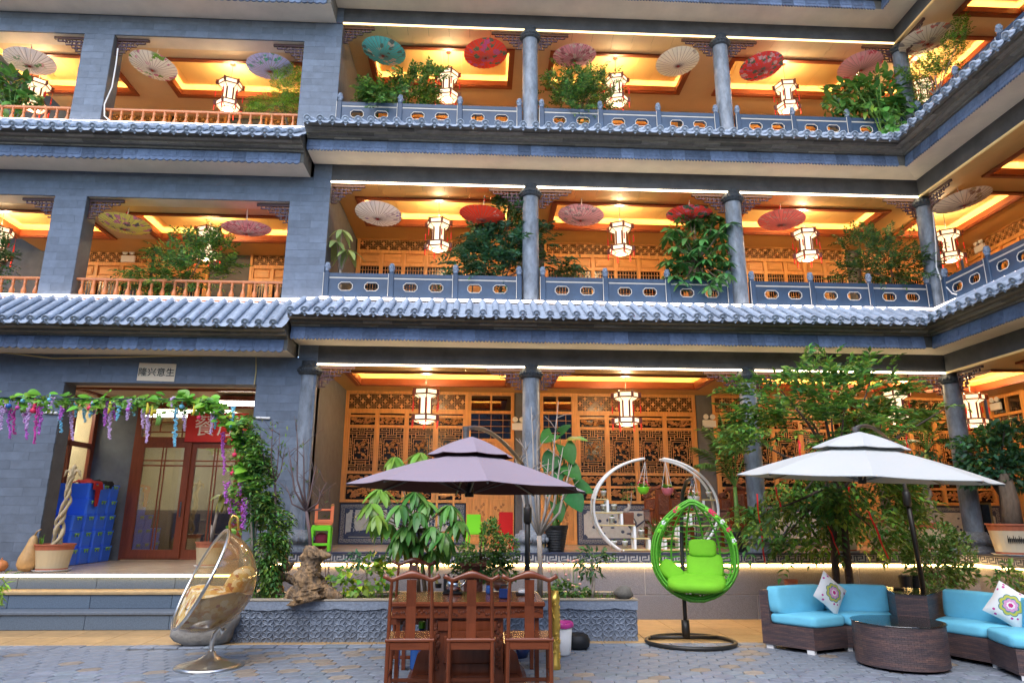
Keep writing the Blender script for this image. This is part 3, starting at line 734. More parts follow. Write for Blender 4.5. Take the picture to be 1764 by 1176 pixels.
def door_low(par, x0, w, y=BACK):
    fr = MB(); frame_boxes(fr, 0, w, 1.03, 4.2, .07, -.06); fr.box(.07, w-.07, -.05, .02, 3.12, 3.2); fr.box(.07, w-.07, -.045, .02, 3.74, 3.8); fr.box(w/2-.02, w/2+.02, -.045, .02, 3.8, 4.13)
    o = fr.build('door', 'wood', par, loc=(x0, y, 0))
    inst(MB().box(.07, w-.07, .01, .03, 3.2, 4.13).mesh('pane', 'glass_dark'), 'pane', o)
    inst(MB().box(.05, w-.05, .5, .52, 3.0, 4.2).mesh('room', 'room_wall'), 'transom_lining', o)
    b = MB(); b.box(.07, w-.07, -.02, .02, 1.07, 3.12); pw = (w-.34)/2
    for cx in (.13, .13+pw+.08):
        for z0_, z1_ in ((1.18, 1.95), (2.05, 2.95)):
            b.cbox(cx, cx+pw, -.032, -.018, z0_, z1_, .01)
            b.m = 1; r = random.Random(int(z0_*100)); 
            for _ in range(16): b.blob((cx+pw*r.uniform(.2, .8), -.034, z0_+(z1_-z0_)*r.uniform(.12, .88)), .03, .006, .035, 6, 4)
            b.m = 0
    inst(b.mesh('door_leaf', ['wood', 'carving']), 'door_leaf', o)
    g = MB(); 
    for f in (.2, .5, .8): g.box(.07+(w-.14)*f-.004, .07+(w-.14)*f+.004, -.012, 0, 3.2, 3.74)
    for f in (.25, .5, .75): g.box(.07, w-.07, -.013, -.001, 3.2+.54*f-.004, 3.2+.54*f+.004)
    inst(g.mesh('glazing_bar', 'lattice'), 'glazing_bar', o)
def win_up(par, x0, w, zoff=0., y=BACK, fret=True, base=5.38):
    """upper floor panelled window wall: fret band, small panels, upright grilles"""
    n = max(2, round((w-.1)/.5)); p = (w-.1)/n; fr = MB()
    frame_boxes(fr, 0, w, base, 7.76, .055, -.06); fr.box(.055, w-.055, -.05, .02, 7.37, 7.45)
    for z in (7.1, 6.1): fr.box(.055, w-.055, -.035, .02, z-.03, z+.03)
    for i in range(n+1):
        xx = .05+i*p; fr.box(max(.055, xx-.038), min(w-.055, xx+.038), -.042, .02, base+.05, 7.37)
    fr.box(.05, w-.05, 0.0, .02, base+.05, 6.1); fr.box(.05, w-.05, 0, .02, 7.13, 7.37)
    o = fr.build('window', 'wood', par, loc=(x0, y, zoff))
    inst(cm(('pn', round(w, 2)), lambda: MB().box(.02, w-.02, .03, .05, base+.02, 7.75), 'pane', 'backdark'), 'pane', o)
    if fret: inst(cm(('fr', round(w, 2)), lambda: fret_mesh(w-.11, .26), 'fretwork', 'lattice'), 'fretwork', o, (.055, -.01, 7.45))
    for i in range(n):
        xx = .05+i*p+.038; ww = p-.076
        inst(cm(('gr', round(ww, 2)), lambda: grid_mesh(ww, .94), 'grille', 'lattice'), 'grille', o, (xx, -.006, 6.13))
        def pan():
            b = MB(); b.cbox(.03, ww-.03, -.02, 0, .02, .21, .01); b.cbox(.06, ww-.06, -.026, -.018, .05, .18, .006); return b
        inst(cm(('pp', round(ww, 2)), pan, 'panel', 'wood_h'), 'panel', o, (xx, 0, 7.14))
        def lpan():
            b = MB(); b.cbox(.03, ww-.03, -.022, 0, .05, .6, .01); return b
        inst(cm(('lp', round(ww, 2)), lpan, 'panel', 'wood'), 'panel', o, (xx, 0, base+.06))
def rear(par, x0, x1, z0, z1, m='clad_dark', y=BACK): MB().box(x0, x1, y+.06, y+.12, z0, z1).build('rear_wall', m, par)
rear(main, -3.0, 11.6, 1.0, 12); rear(rwing, -2.8, 8, 1.0, 12); rear(lwing, -12, -3.2, 5.2, 12)
win_low(main, -2.88, 2.62); mural(main, -2.86, 2.58, 1.03, 1.84, 1); door_low(main, -.26, 1.0)
door_low(main, 1.3, .76); win_low(main, 2.06, 2.66); mural(main, 2.08, 2.62, 1.03, 1.84, 2)
win_low(main, 5.1, 2.62); mural(main, 5.12, 2.58, 1.03, 1.84, 3); door_low(main, 7.72, .9); win_low(main, 8.9, 2.4); mural(main, 8.92, 2.36, 1.03, 1.84, 4)
door_low(rwing, -2.7, 1.0); door_low(rwing, -1.7, 1.0); win_low(rwing, -.5, 2.62); mural(rwing, -.48, 2.58, 1.03, 1.84, 5)
for k in (0, 1):
    zo = k*3.5
    for x0, w in ((-2.85, 2.62), (1.42, 3.3), (5.12, 3.4), (8.9, 2.4)): win_up(main, x0, w, zo)
    for x0, w in ((-2.7, 2.2), (-.3, 2.7), (2.6, 2.7)): win_up(rwing, x0, w, zo)
    for x0, w in ((-9.7, 2.3), (-7.3, 1.2), (-5.2, 1.9)): win_up(lwing, x0, w, zo-.43, base=5.7)
    # plain timber door bay between the windows
    for par, x0, w, z in ((main, -.2, 1.0, 0),):
        b = MB(); frame_boxes(b, 0, w, 5.38, 7.76, .06, -.06); b.box(.06, w-.06, -.05, .02, 7.0, 7.07); b.box(.06, w-.06, -.01, .02, 5.4, 7.0); b.cbox(.14, w/2-.04, -.03, 0, 5.55, 6.85, .01); b.cbox(w/2+.04, w-.14, -.03, 0, 5.55, 6.85, .01)
        b.box(.06, w-.06, -.02, .02, 7.07, 7.7); b.build('door', 'wood', par, loc=(x0, BACK, zo))
# closing side walls
MB().box(-3.05, -2.88, .16, BACK+.1, 1.0, 4.25).build('side_wall', 'clad_dark', main)
for k in (1, 2): MB().box(-3.3, -2.88, .3, BACK+.1, FL[k]-.1, B[k]+.1).build('side_wall', 'clad_dark', main)

# ---- terrace: granite wall, key-pattern border, floor
b = MB(); b.box(-3.25, 8.42, -.2, BACK, .2, 1.018); b.build('terrace_floor', 'floor', main)
MB().box(-12, -3.27, -.4, 2.7, .3, .72).build('terrace_floor', 'floor', lwing); MB().box(.4, 8, -.11, BACK, .2, 1.018).build('terrace_floor', 'floor', rwing)
fl = MB().cbox(-.298, .298, -.298, .298, -.02, .004, .003).mesh('floor_tile', 'floor')
for i in range(19):
    for j in range(5): inst(fl, 'floor_tile', main, (-2.95+i*.6, .1+j*.6, 1.02))
for i in range(9):
    for j in range(5): inst(fl, 'floor_tile', lwing, (-8.8+i*.6+.2, -.1+j*.6, .72))
key_base = MB().box(-.2, 8.0, 0, 1, 0, 1)
def key_border(par, x0, x1, y, z0, h=.115, flip=1):
    n = round((x1-x0)/.19); w = (x1-x0)/n; b = MB(); b.m = 0; b.box(0, w-.002, 0, .03, -.012, h+.016); b.m = 1; u = key_unit(h, w, .1, .005); b.add(u.v, u.f)
    b.box(0, w, -.005, 0, -.012, -.004); b.box(0, w, -.005, 0, h+.006, h+.014)
    me = b.mesh('key_tile', ['key_light', 'key_dark'])
    for i in range(n): inst(me, 'key_tile', par, (x0+i*w, y, z0))
key_border(main, -3.25, 8.42, -.236, .885); key_border(rwing, .13, 4.2, -.134, .885)
MB().box(-3.25, 8.4, -.25, .0, 1.006, 1.03).build('terrace_edge', 'key_dark', main); MB().box(.13, 5, -.15, .1, 1.006, 1.03).build('terrace_edge', 'key_dark', rwing)
MB().box(-3.2, 8.40, -.245, -.225, .82, .852).build('light_strip', 'led_warm', main)
MB().box(.12, 5, -.145, -.125, .82, .852).build('light_strip', 'led_warm', rwing)
MB().tube([(-3.2, -.25, .835), (-3.3, -.26, .81), (-3.36, -.27, .74), (-3.37, -.3, .6), (-3.42, -.33, .52)], .014, 6).build('light_strip', 'led_warm', main)
MB().box(-3.25, 8.42, -.207, .0, -.05, .87).build('terrace_wall', 'grout', main); MB().box(.1, 6, -.117, .0, -.05, .87).build('terrace_wall', 'grout', rwing)
def granite(par, x0, x1, y):
    for r, (z0, z1, off) in enumerate(((-.02, .37, .55), (.378, .87, 0))):
        x = x0-off
        while x < x1:
            a, c = max(x, x0), min(x+1.19, x1); 
            if c-a > .05: MB().cbox(a, c-.008, y-.036, y+.05, z0, z1-.006, .004).build('granite_block', 'granite', par)
            x += 1.2
granite(main, -3.25, 8.42, -.18); granite(rwing, .2, 4.6, -.09)

# ---- columns
def column_mesh(z0, z1, based):
    b = MB(); r = .155; b.m = 0
    b.lathe([(r, z0), (r*1.0, z0+(z1-z0)*.5), (r*.97, z1-.18)], 28, caps=False)
    b.m = 1; b.lathe([(r*.98, z1-.2), (r*1.22, z1-.185), (r*1.3, z1-.12), (r*1.22, z1-.055), (r*1.02, z1-.05), (r*1.02, z1+.05)], 28, caps=False)
    for k in range(22):
        a = 2*PI*k/22; b.blob((r*1.24*math.cos(a), r*1.24*math.sin(a), z1-.12), .03, .03, .035, 6, 4)
    if based:
        b.m = 2; b.lathe([(.3, z0), (.3, z0+.06), (.26, z0+.09), (.25, z0+.13), (.29, z0+.16), (.3, z0+.22), (.27, z0+.29), (.21, z0+.31), (.2, z0+.35), (.16, z0+.36)], 8, caps=False, a0=PI/8)
        for k in range(16):
            a = 2*PI*k/16; b.blob((.285*math.cos(a), .285*math.sin(a), z0+.2), .04, .04, .05, 6, 4)
    else: b.m = 1; b.lathe([(r*1.25, z0), (r*1.25, z0+.04), (r*1.02, z0+.06)], 28, caps=False)
    return b
for k in range(3):
    me = column_mesh(FL[k]+.0, B[k]+.0, k == 0).mesh('column', ['column', 'capital', 'plinth'], True)
    for i, x in enumerate(CX):
        if i == 0 and k > 0: continue
        inst(me, 'column', main, (x, .09, 0), (0, 0, random.uniform(0, 6)))
me = D.meshes.get('column'); 
# ---- carved brackets under the beams
def bracket_mesh(L=.62, H=.36):
    b = MB(); b.box(0, L, -.022, .022, -.045, 0); t = .018
    rows = [(.06, .0, .5), (.06, .58, .86), (.13, .05, .62), (.2, .0, .42), (.27, .06, .3), (.33, 0, .2)]
    for z, a, c in rows: b.box(a*L, c*L, -.012, .012, -z-.045, -z-.045+t)
    for x, z0, z1 in ((.0, .04, .36), (.08, .14, .36), (.15, .06, .2), (.24, .2, .3), (.3, .06, .27), (.42, .06, .2), (.5, .06, .13), (.62, .05, .13), (.72, .05, .1), (.86, .03, .1)):
        b.box(x*L, x*L+t, -.0125, .0125, -z1, -z0)
    for x, z, r in ((.2, .14, .05), (.36, .13, .045), (.1, .24, .045), (.55, .1, .03)):
        b.tube([(x*L+r*math.cos(a), -.004, -z+r*math.sin(a)) for a in [k*.9 for k in range(7)]], .009, 5)
    s = len(b.v); b.m = 1
    for z, a, c in rows[:4]: b.box(a*L+.01, c*L-.01, -.016, -.0122, -z-.042, -z-.036)
    return b.mesh('bracket', ['bracket', 'bracket_hi'])
BRM = bracket_mesh()
def bracket(par, x, z, sgn, y=.1):
    inst(BRM, 'bracket', par, (x, y, z), (0, 0, 0), (sgn, 1, 1))
for k in range(3):
    z = B[k]-.02
    for i in range(3):
        bracket(main, (CX[i]+.17 if k == 0 or i else -2.87), z, 1); bracket(main, CX[i+1]-.17, z, -1)
    bracket(rwing, .17, z, 1)
for k in (1, 2):
    for x, s in ((-7.27, 1), (-3.61, -1), (-7.86, -1)): bracket(lwing, x, BL[k]-.02, s)

# ---- stone railings
def rail_panel(w, h=.45):
    b = MB(); d = .035; hw, hh, c = .25, .155, .045; zc = .2
    xs = [w*.28, w*.72]
    b.box(0, w, -.05, .05, h-.07, h); b.box(0, w, -d, d, zc+hh/2, h-.1); b.box(0, w, -d, d, 0, zc-hh/2)
    e = [0]+[v for x in xs for v in (x-hw/2, x+hw/2)]+[w]
    for a, q in ((e[0], e[1]), (e[2], e[3]), (e[4], e[5])): b.box(a, q, -d, d, zc-hh/2, zc+hh/2)
    for x in xs:
        for sx in (-1, 1):
            for sz in (-1, 1):
                X, Z = x+sx*hw/2, zc+sz*hh/2; P = [(X, Z), (X-sx*c, Z), (X, Z-sz*c)]; b.prism(P if sx*sz < 0 else P[::-1], -d+.001, d-.001, 'y')
    b.m = 1; b.box(0, w, -.04, .04, h-.1, h-.072)
    for x in xs:
        O = [(x-hw/2+c, zc-hh/2), (x+hw/2-c, zc-hh/2), (x+hw/2, zc-hh/2+c), (x+hw/2, zc+hh/2-c), (x+hw/2-c, zc+hh/2), (x-hw/2+c, zc+hh/2), (x-hw/2, zc+hh/2-c), (x-hw/2, zc-hh/2+c)]
        b.tube([(a, -d-.003, q) for a, q in O], .008, 5, closed=True)
    return b.mesh('rail_panel', ['rail_stone', 'rail_edge'])
def post_mesh():
    b = MB(); b.cbox(-.052, .052, -.055, .055, 0, .47, .012); b.m = 0; b.lathe([(.042, .47), (.042, .5)], 12, caps=False); b.m = 1
    b.lathe([(.042, .5), (.047, .52), (.042, .54), (.045, .6), (.046, .64), (.038, .66), (.0, .665)], 14)
    for k in range(9):
        a = 2*PI*k/9; b.blob((.045*math.cos(a), .045*math.sin(a), .57+.03*(k % 2)), .016, .016, .028, 6, 4)
    b.m = 2; b.box(-.056, -.046, -.058, -.05, .02, .46)
    return b.mesh('rail_post', ['rail_stone', 'post_cap', 'rail_edge'], False)
POST = post_mesh(); PANM = {}
def stone_rail(par, x0, x1, z, n=3, y=.02):
    r = tag(MB().box(x0, x1, y-.05, y+.05, z-.06, z).build('railing', 'rail_stone', par))
    d = (x1-x0)/n; key = round(d, 2)
    if key not in PANM: PANM[key] = rail_panel(d-.104)
    for i in range(n+1): inst(POST, 'rail_post', r, (x0+i*d, y, z-.003))
    for i in range(n): inst(PANM[key], 'rail_panel', r, (x0+i*d+.052, y, z+.001))
for k in (1, 2):
    z = FL[k]+.06
    for i in range(3): stone_rail(main, (CX[i]+.22 if i else -2.82), CX[i+1]-.22, z)
    stone_rail(rwing, .34, 3.6, z)
# ---- red balusters on the piers wing
def baluster_mesh(h=.36):
    return MB().lathe([(.025, 0), (.025, .02), (.018, .03), (.032, .07), (.044, .11), (.04, .16), (.021, .22), (.02, .26), (.03, .275), (.02, .29), (.027, .33), (.027, h)], 9).mesh('baluster', 'baluster', True)
BAL = baluster_mesh()
def wood_rail(par, x0, x1, z, y=.1):
    b = MB(); b.cbox(x0, x1, y-.035, y+.035, z+.365, z+.41, .008); b.cbox(x0, x1, y-.03, y+.03, z, z+.03, .006); r = b.build('railing', 'baluster', par)
    n = round((x1-x0)/.205)
    for i in range(n): inst(BAL, 'baluster', r, (x0+(i+.5)*(x1-x0)/n, y, z+.015), (0, 0, random.random()))
for k in (1, 2):
    z = FLL[k]+.02
    wood_rail(lwing, -7.27, -3.61, z); wood_rail(lwing, -9.7, -7.86, z)

# ---- stone cladding of the piers wing
TM = {}
def clad(par, x0, x1, z0, z1, y, tw=.42, th=.145, m='clad', nm='stone_tile'):
    MB().box(x0, x1, y+.012, y+.06, z0, z1).build('wall', 'clad_dark', par) if False else None
    r = 0; z = z0
    while z < z1-.02:
        zt = min(z+th, z1); x = x0-(tw/2 if r % 2 else 0)
        while x < x1:
            a, c = max(x, x0), min(x+tw, x1)
            if c-a > .04:
                u, v_, dd = pj((a+.5*(c-a), WY+y, z+.5*(zt-z)))
                if -40 < u < 1800 and v_ > -30:
                    key = (round(c-a, 2), round(zt-z, 3), m)
                    if key not in TM: TM[key] = MB().cbox(0, key[0]-.0015, -.012, .012, 0, key[1]-.0015, .0012).mesh(nm, m)
                    inst(TM[key], nm, par, (a, y+random.uniform(-.0015, .0015), z))
            x += tw
        z = zt; r += 1
pier = MB(); pier.box(-7.85, -7.28, .014, .42, FLL[1]-.4, BL[1]+.02); 
PB = [(-7.85, -7.28), (-3.6, -2.87)]
for k in (1, 2):
    for a, c in PB: MB().box(a, c, .014, .36, FLL[k]-.02, BL[k]+.001 if a < -4 else B[k]+.4).build('pier', 'clad_dark', lwing)
    for a, c in PB: clad(lwing, a, c, FLL[k]-.0, BL[k], 0)
    clad(lwing, -9.7, -2.87, BL[k], TL[k], 0, nm='beam_tile'); clad(lwing, -3.2, -2.87, TL[k], B[k]+.34, 0)
    MB().box(-9.8, -2.88, .014, .3, BL[k], TL[k]+.6).build('beam', 'clad_dark', lwing)
MB().box(-9.8, -3.3, .014, .3, BL[0], TL[0]+.6).build('beam', 'clad_dark', lwing); clad(lwing, -9.7, -2.87, BL[0], TL[0], 0, nm='beam_tile'); clad(lwing, -3.2, -2.87, TL[0], T[0], 0)
MB().box(-3.9, -2.88, .014, .34, .72, BL[0]).build('wall', 'clad_dark', lwing); clad(lwing, -3.88, -2.87, .73, BL[0], 0)
MB().box(-12, -7.12, .014, .34, .72, BL[0]).build('wall', 'clad_dark', lwing); clad(lwing, -9.7, -7.12, .73, BL[0], 0, tw=.55)
MB().box(-3.3, -2.86, .0, .3, BL[0]-.2, T[0]).build('wall', 'clad_dark', lwing) if False else None

# ---- dining room recess of the piers wing
LR = lwing
MB().box(-9.8, -3.2, .34, 2.6, BL[0]+.04, BL[0]+.07).build('ceiling', 'ceil_pale', LR)
b = MB(); 
tray(LR, -7.4, -3.4, .7, 2.2, BL[0]+.035, deep=.18)
MB().box(-8.0, -7.86, .3, 2.6, .7, 3.9).build('side_wall', 'clad_dark', LR) if False else None
MB().box(-7.86, -7.06, 2.52, 2.6, .72, 3.85).build('rear_wall', 'clad_dark', LR)
MB().box(-3.9, -3.8, .34, 2.6, .72, 3.85).build('side_wall', 'clad_dark', LR)
# glazed side screen and the lit room behind it
b = MB(); xw = -7.86
for y0, y1 in ((.36, .44), (1.0, 1.07), (1.68, 1.75), (2.4, 2.52)): b.box(xw-.05, xw+.02, y0, y1, .72, 3.85)
for z0, z1 in ((.72, .8), (2.88, 2.98), (3.76, 3.85)): b.box(xw-.045, xw+.015, .36, 2.52, z0, z1)
s = b.build('window', 'redwood', LR); MB().box(xw-.02, xw-.012, .4, 2.5, .76, 3.8).build('pane', 'glass_clear', s)
b = MB(); b.box(-9.8, -9.7, .34, 2.6, .7, 3.9); b.box(-9.8, -7.9, 2.6, 2.7, .7, 3.9); b.build('room_wall', 'room_wall', LR)
MB().box(-9.6, -8.2, 1.0, 2.2, 3.79, 3.81).build('ceiling_light', 'downlight', LR)
# sliding doors with transom at the back
xd, zt, zb = -7.06, 3.02, .74
b = MB(); y0, y1 = 2.5, 2.58
b.box(xd, -3.9, y0, y1, zt, zt+.12); b.box(xd, -3.9, y0, y1, 3.74, 3.84); b.box(xd, -3.9, y0, y1, zb, zb+.03)
for x in (xd, -4.02): b.box(x, x+.12, y0+.001, y1+.001, zb+.03, 3.74)
b.build('door_frame', 'redwood', LR)
def leaf(x0, x1, y, nm='sliding_door'):
    b = MB(); w = .13; z0, z1 = zb+.03, zt
    b.box(x0, x0+w, y, y+.04, z0, z1); b.box(x1-w, x1, y, y+.04, z0, z1); b.box(x0+w, x1-w, y+.001, y+.039, z0, z0+.16); b.box(x0+w, x1-w, y+.001, y+.039, z1-.1, z1)
    d = b.build(nm, 'redwood', LR)
    g = MB(); t = .014
    for z in (z1-.36, z1-.46): g.box(x0+w, x1-w, y+.01, y+.03, z-t, z+t)
    for f in (.46, .54): 
        xx = x0+w+(x1-x0-2*w)*f; g.box(xx-t*.8, xx+t*.8, y+.011, y+.029, z0+.16, z1-.1)
    g.build('glazing_bar', 'redwood', d); MB().box(x0+w, x1-w, y+.017, y+.023, z0+.16, z1-.1).build('pane', 'glass_door', d)
    h = MB(); h.cbox(x1-.08, x1-.05, y-.03, y-.004, 1.55, 1.85, .006); h.build('handle', 'chrome', d)
leaf(xd+.12, xd+1.18, 2.46); leaf(xd+1.14, xd+2.2, 2.51); leaf(xd+2.22, xd+3.04, 2.46)
b = MB(); t = .013
for x0, x1, z in ((xd+.14, xd+1.4, 3.24), (xd+.14, xd+1.4, 3.62), (xd+.5, xd+.75, 3.44), (xd+.95, xd+1.2, 3.34), (xd+.3, xd+.5, 3.5)): b.box(x0, x1, 2.49, 2.51, z-t, z+t)
for x, z0, z1 in ((xd+.3, 3.14, 3.74), (xd+1.25, 3.14, 3.74), (xd+.75, 3.44, 3.74), (xd+.5, 3.24, 3.5), (xd+.95, 3.14, 3.34), (xd+1.2, 3.34, 3.62)): b.box(x-t, x+t, 2.488, 2.508, z0, z1)
tr = b.build('transom_grille', 'redwood', LR); MB().box(xd+.12, -4.0, 2.53, 2.54, 3.14, 3.74).build('pane', 'glass_clear', tr)
# the dining room seen through the glass
b = MB(); b.m = 0; b.box(-9, -3.2, 6.9, 7.0, .7, 3.95); b.box(-9.1, -9, 2.7, 7, .7, 3.95); b.box(-3.3, -3.2, 2.7, 7, .7, 3.95); b.box(-9, -3.2, 2.7, 7, 3.95, 4.0); b.m = 1; b.box(-9, -3.2, 2.6, 7, .66, .72)
b.box(-9, -3.2, 6.84, 6.9, .7, 1.7); b.build('dining_room', ['room_wall', 'room_dark'], LR)
MB().box(-8.4, -5.8, 4.2, 5.4, 3.93, 3.94).build('ceiling_light', 'dining_lamp', LR)
b = MB()
for i in range(4):
    x = -6.9+i*.85; b.box(x, x+.6, 4.3, 4.4, 1.2, 1.62); b.box(x, x+.6, 4.3, 4.8, 1.1, 1.16); 
    for q in (.02, .53): b.box(x+q, x+q+.05, 4.32, 4.37, .72, 1.2); b.box(x+q, x+q+.05, 4.72, 4.77, .72, 1.1)
b.box(-7, -3.8, 5.0, 5.8, 1.4, 1.46); b.build('dining_furniture', 'room_dark', LR)
cl_ = MB().box(-5.0, -4.2, 1.2, 1.6, 3.7, 3.79).build('ceiling_lamp', 'redwood', LR); MB().box(-4.97, -4.23, 1.23, 1.57, 3.66, 3.7).build('diffuser', 'downlight', cl_)
# steps up to the piers wing
for i, (z0, z1, y0) in enumerate(((0, .25, -1.1), (.25, .49, -.78), (.49, .72, -.42))):
    x = -9.2-i*.13
    while x < -3.35:
        c = min(x+1.19, -3.32); MB().cbox(x, c-.005, y0, y0+.5, z0+.002, z1-.045, .005).build('step_block', 'step', LR); x += 1.19
    MB().cbox(-9.2, -3.32, y0-.025, y0+.5, z1-.045, z1, .008).build('step_tread', 'tan_tread' if i == 1 else 'step_lip', LR)
MB().box(-9.2, -3.34, -.464, -.448, .672, .706).build('light_strip', 'led_step', LR)
# ================================================================ HANGING THINGS
def paper_parasol(name_mat, r=.45, h=.11):
    b = MB(); n = 56; b.m = 0
    rows = []
    for f in (0, .08, .3, .55, .8, 1.0):
        row = []
        for k in range(n):
            a = 2*PI*k/n; rr = r*f*(1 if k % 2 == 0 else .985); z = h*(f**1.5)+(.0 if k % 2 == 0 else .006*f)
            row.append((rr*math.cos(a), rr*math.sin(a), z))
        rows.append(row)
    b.loft(rows, True)
    return b
PPM = {}
def hang_parasol(px, py, label, base, spots, cover=.5, scale=6, Y=12.18, r=.45, X=None, off=None):
    base = tuple(min(.85, v*1.2) for v in base)
    p = at(px, py, Y=Y) if X is None else at(px, py, X=X)
    nm = 'paper_%d' % len(PPM); PPM[nm] = 1
    blotch(nm, base, spots, scale, cover, off=off or (random.uniform(0, 9), random.uniform(0, 9), 0), transl=.25)
    t = thing('paper_parasol', label, 'paper parasol', p+Vector((0, 0, -.06)), random.uniform(0, 6), 'paper parasols hung under the galleries')
    t.rotation_euler = (random.uniform(-.12, .12), random.uniform(-.12, .12), random.uniform(0, 6))
    paper_parasol(nm, r).build('canopy', nm, t)
    b = MB()
    for k in range(28):
        a = 2*PI*k/28; b.tube([(.03*math.cos(a), .03*math.sin(a), -.002), (r*.55*math.cos(a), r*.55*math.sin(a), .11*.4-.004), (r*.99*math.cos(a), r*.99*math.sin(a), .105)], .0034, 3)
    b.build('ribs', 'parasol_rib', t)
    MB().lathe([(.0, -.03), (.026, -.02), (.03, 0), (.02, .02)], 10).build('finial', 'parasol_hub', t)
    zc = min([v for v in (B[0], B[1], B[2], BL[1], BL[2]) if v > p.z+.1], key=lambda v: abs(v-p.z)); hl = zc-p.z+.04 if px > 540 else (BL[1 if p.z < 8 else 2]-p.z+.04)
    MB().tube([(0, 0, .02), (0, 0, hl-.02)], .008, 6).build('handle', 'parasol_stick', t)
    MB().tube([(0, 0, hl-.13), (.015, 0, hl-.09), (.025, .0, hl-.13), (.03, 0, hl-.17)], [.004, .008, .01, .004], 5).build('tassel', 'tassel', t)
mat('parasol_rib', (.3, .2, .17), .8); mat('parasol_hub', (.35, .03, .02), .5); mat('parasol_stick', (.75, .68, .55), .6)
PK, RD, GN, DK, WH, LI = (.62, .22, .35), (.6, .05, .07), (.1, .22, .1), (.12, .1, .14), (.75, .7, .68), (.4, .3, .6)
HP = hang_parasol
HP(52, 110, 'white paper parasol with pink blossom sprigs at the frame edge, top floor', (.72, .66, .66), [(.62, .35, .42), (.12, .3, .12)], .4, 9)
HP(263, 117, 'white paper parasol with a green and pink flower spray, top floor behind the hanging cable', (.74, .68, .58), [(.16, .36, .04), (.65, .2, .35)], .5)
HP(465, 119, 'lavender paper parasol over the feathery green plant on the top floor', (.42, .42, .72), [(.25, .3, .55), (.1, .4, .3)], .4, 8)
HP(660, 92, 'turquoise paper parasol with white blossoms hanging at the top floor', (.1, .47, .52), [(.7, .6, .55), (.12, .2, .2)], .55, 6)
HP(837, 96, 'bright red paper parasol with green leaves and pink peony, top floor', (.68, .06, .035), [(.12, .2, .12), (.6, .1, .3)], .7)
HP(990, 101, 'pink paper parasol with pale blossoms above the bushy plant on the top floor', (.62, .28, .36), [(.75, .6, .6), (.45, .15, .2)], .6, 8)
HP(1168, 110, 'cream paper parasol with grey sprigs hanging alone at the top floor', (.76, .68, .56), [(.3, .26, .22), (.5, .42, .25)], .3, 8)
HP(1313, 118, 'red floral paper parasol, top floor, near the lantern between two columns', (.66, .05, .05), [(.65, .2, .35), (.1, .18, .14), (.7, .45, .5)], .7, 7)
HP(1483, 117, 'rose pink paper parasol with red spots over the glossy climber, top floor', (.6, .3, .38), [(.6, .05, .12)], .4, 7)
HP(1597, 72, 'cream paper parasol with a big coral peony by the top floor corner', (.72, .64, .56), [(.65, .2, .18), (.35, .3, .3)], .55, 5, X=8.9, r=.5)
HP(215, 390, 'yellow paper parasol with pink peonies on the middle floor', (.6, .55, .12), [(.65, .25, .35), (.15, .12, .14)], .6, 6)
HP(425, 398, 'coral pink paper parasol on the middle floor above the red balusters', (.66, .28, .32), [(.6, .14, .2), (.7, .5, .5)], .6, 9)
HP(651, 372, 'white paper parasol with a violet edge on the middle floor', (.72, .66, .66), [(.25, .12, .5), (.4, .32, .4)], .35, 8)
HP(830, 375, 'plain red paper parasol with a white blossom branch on the middle floor', (.7, .055, .025), [(.75, .6, .58)], .35, 10)
HP(1000, 375, 'dusty pink paper parasol with pale blossoms on the middle floor', (.64, .32, .36), [(.75, .6, .6), (.35, .25, .28)], .55, 9)
HP(1187, 374, 'red paper parasol with peonies and dark leaves above the umbrella plant on the middle floor', (.66, .05, .05), [(.65, .15, .32), (.07, .16, .13)], .75, 6)
HP(1346, 383, 'salmon red paper parasol with faint streaks on the middle floor', (.68, .15, .13), [(.7, .3, .26)], .5, 11)
HP(1660, 349, 'cream paper parasol with brown birds by the corner column on the middle floor', (.7, .6, .46), [(.35, .2, .12), (.55, .4, .2)], .4, 7, X=9.0, r=.5)

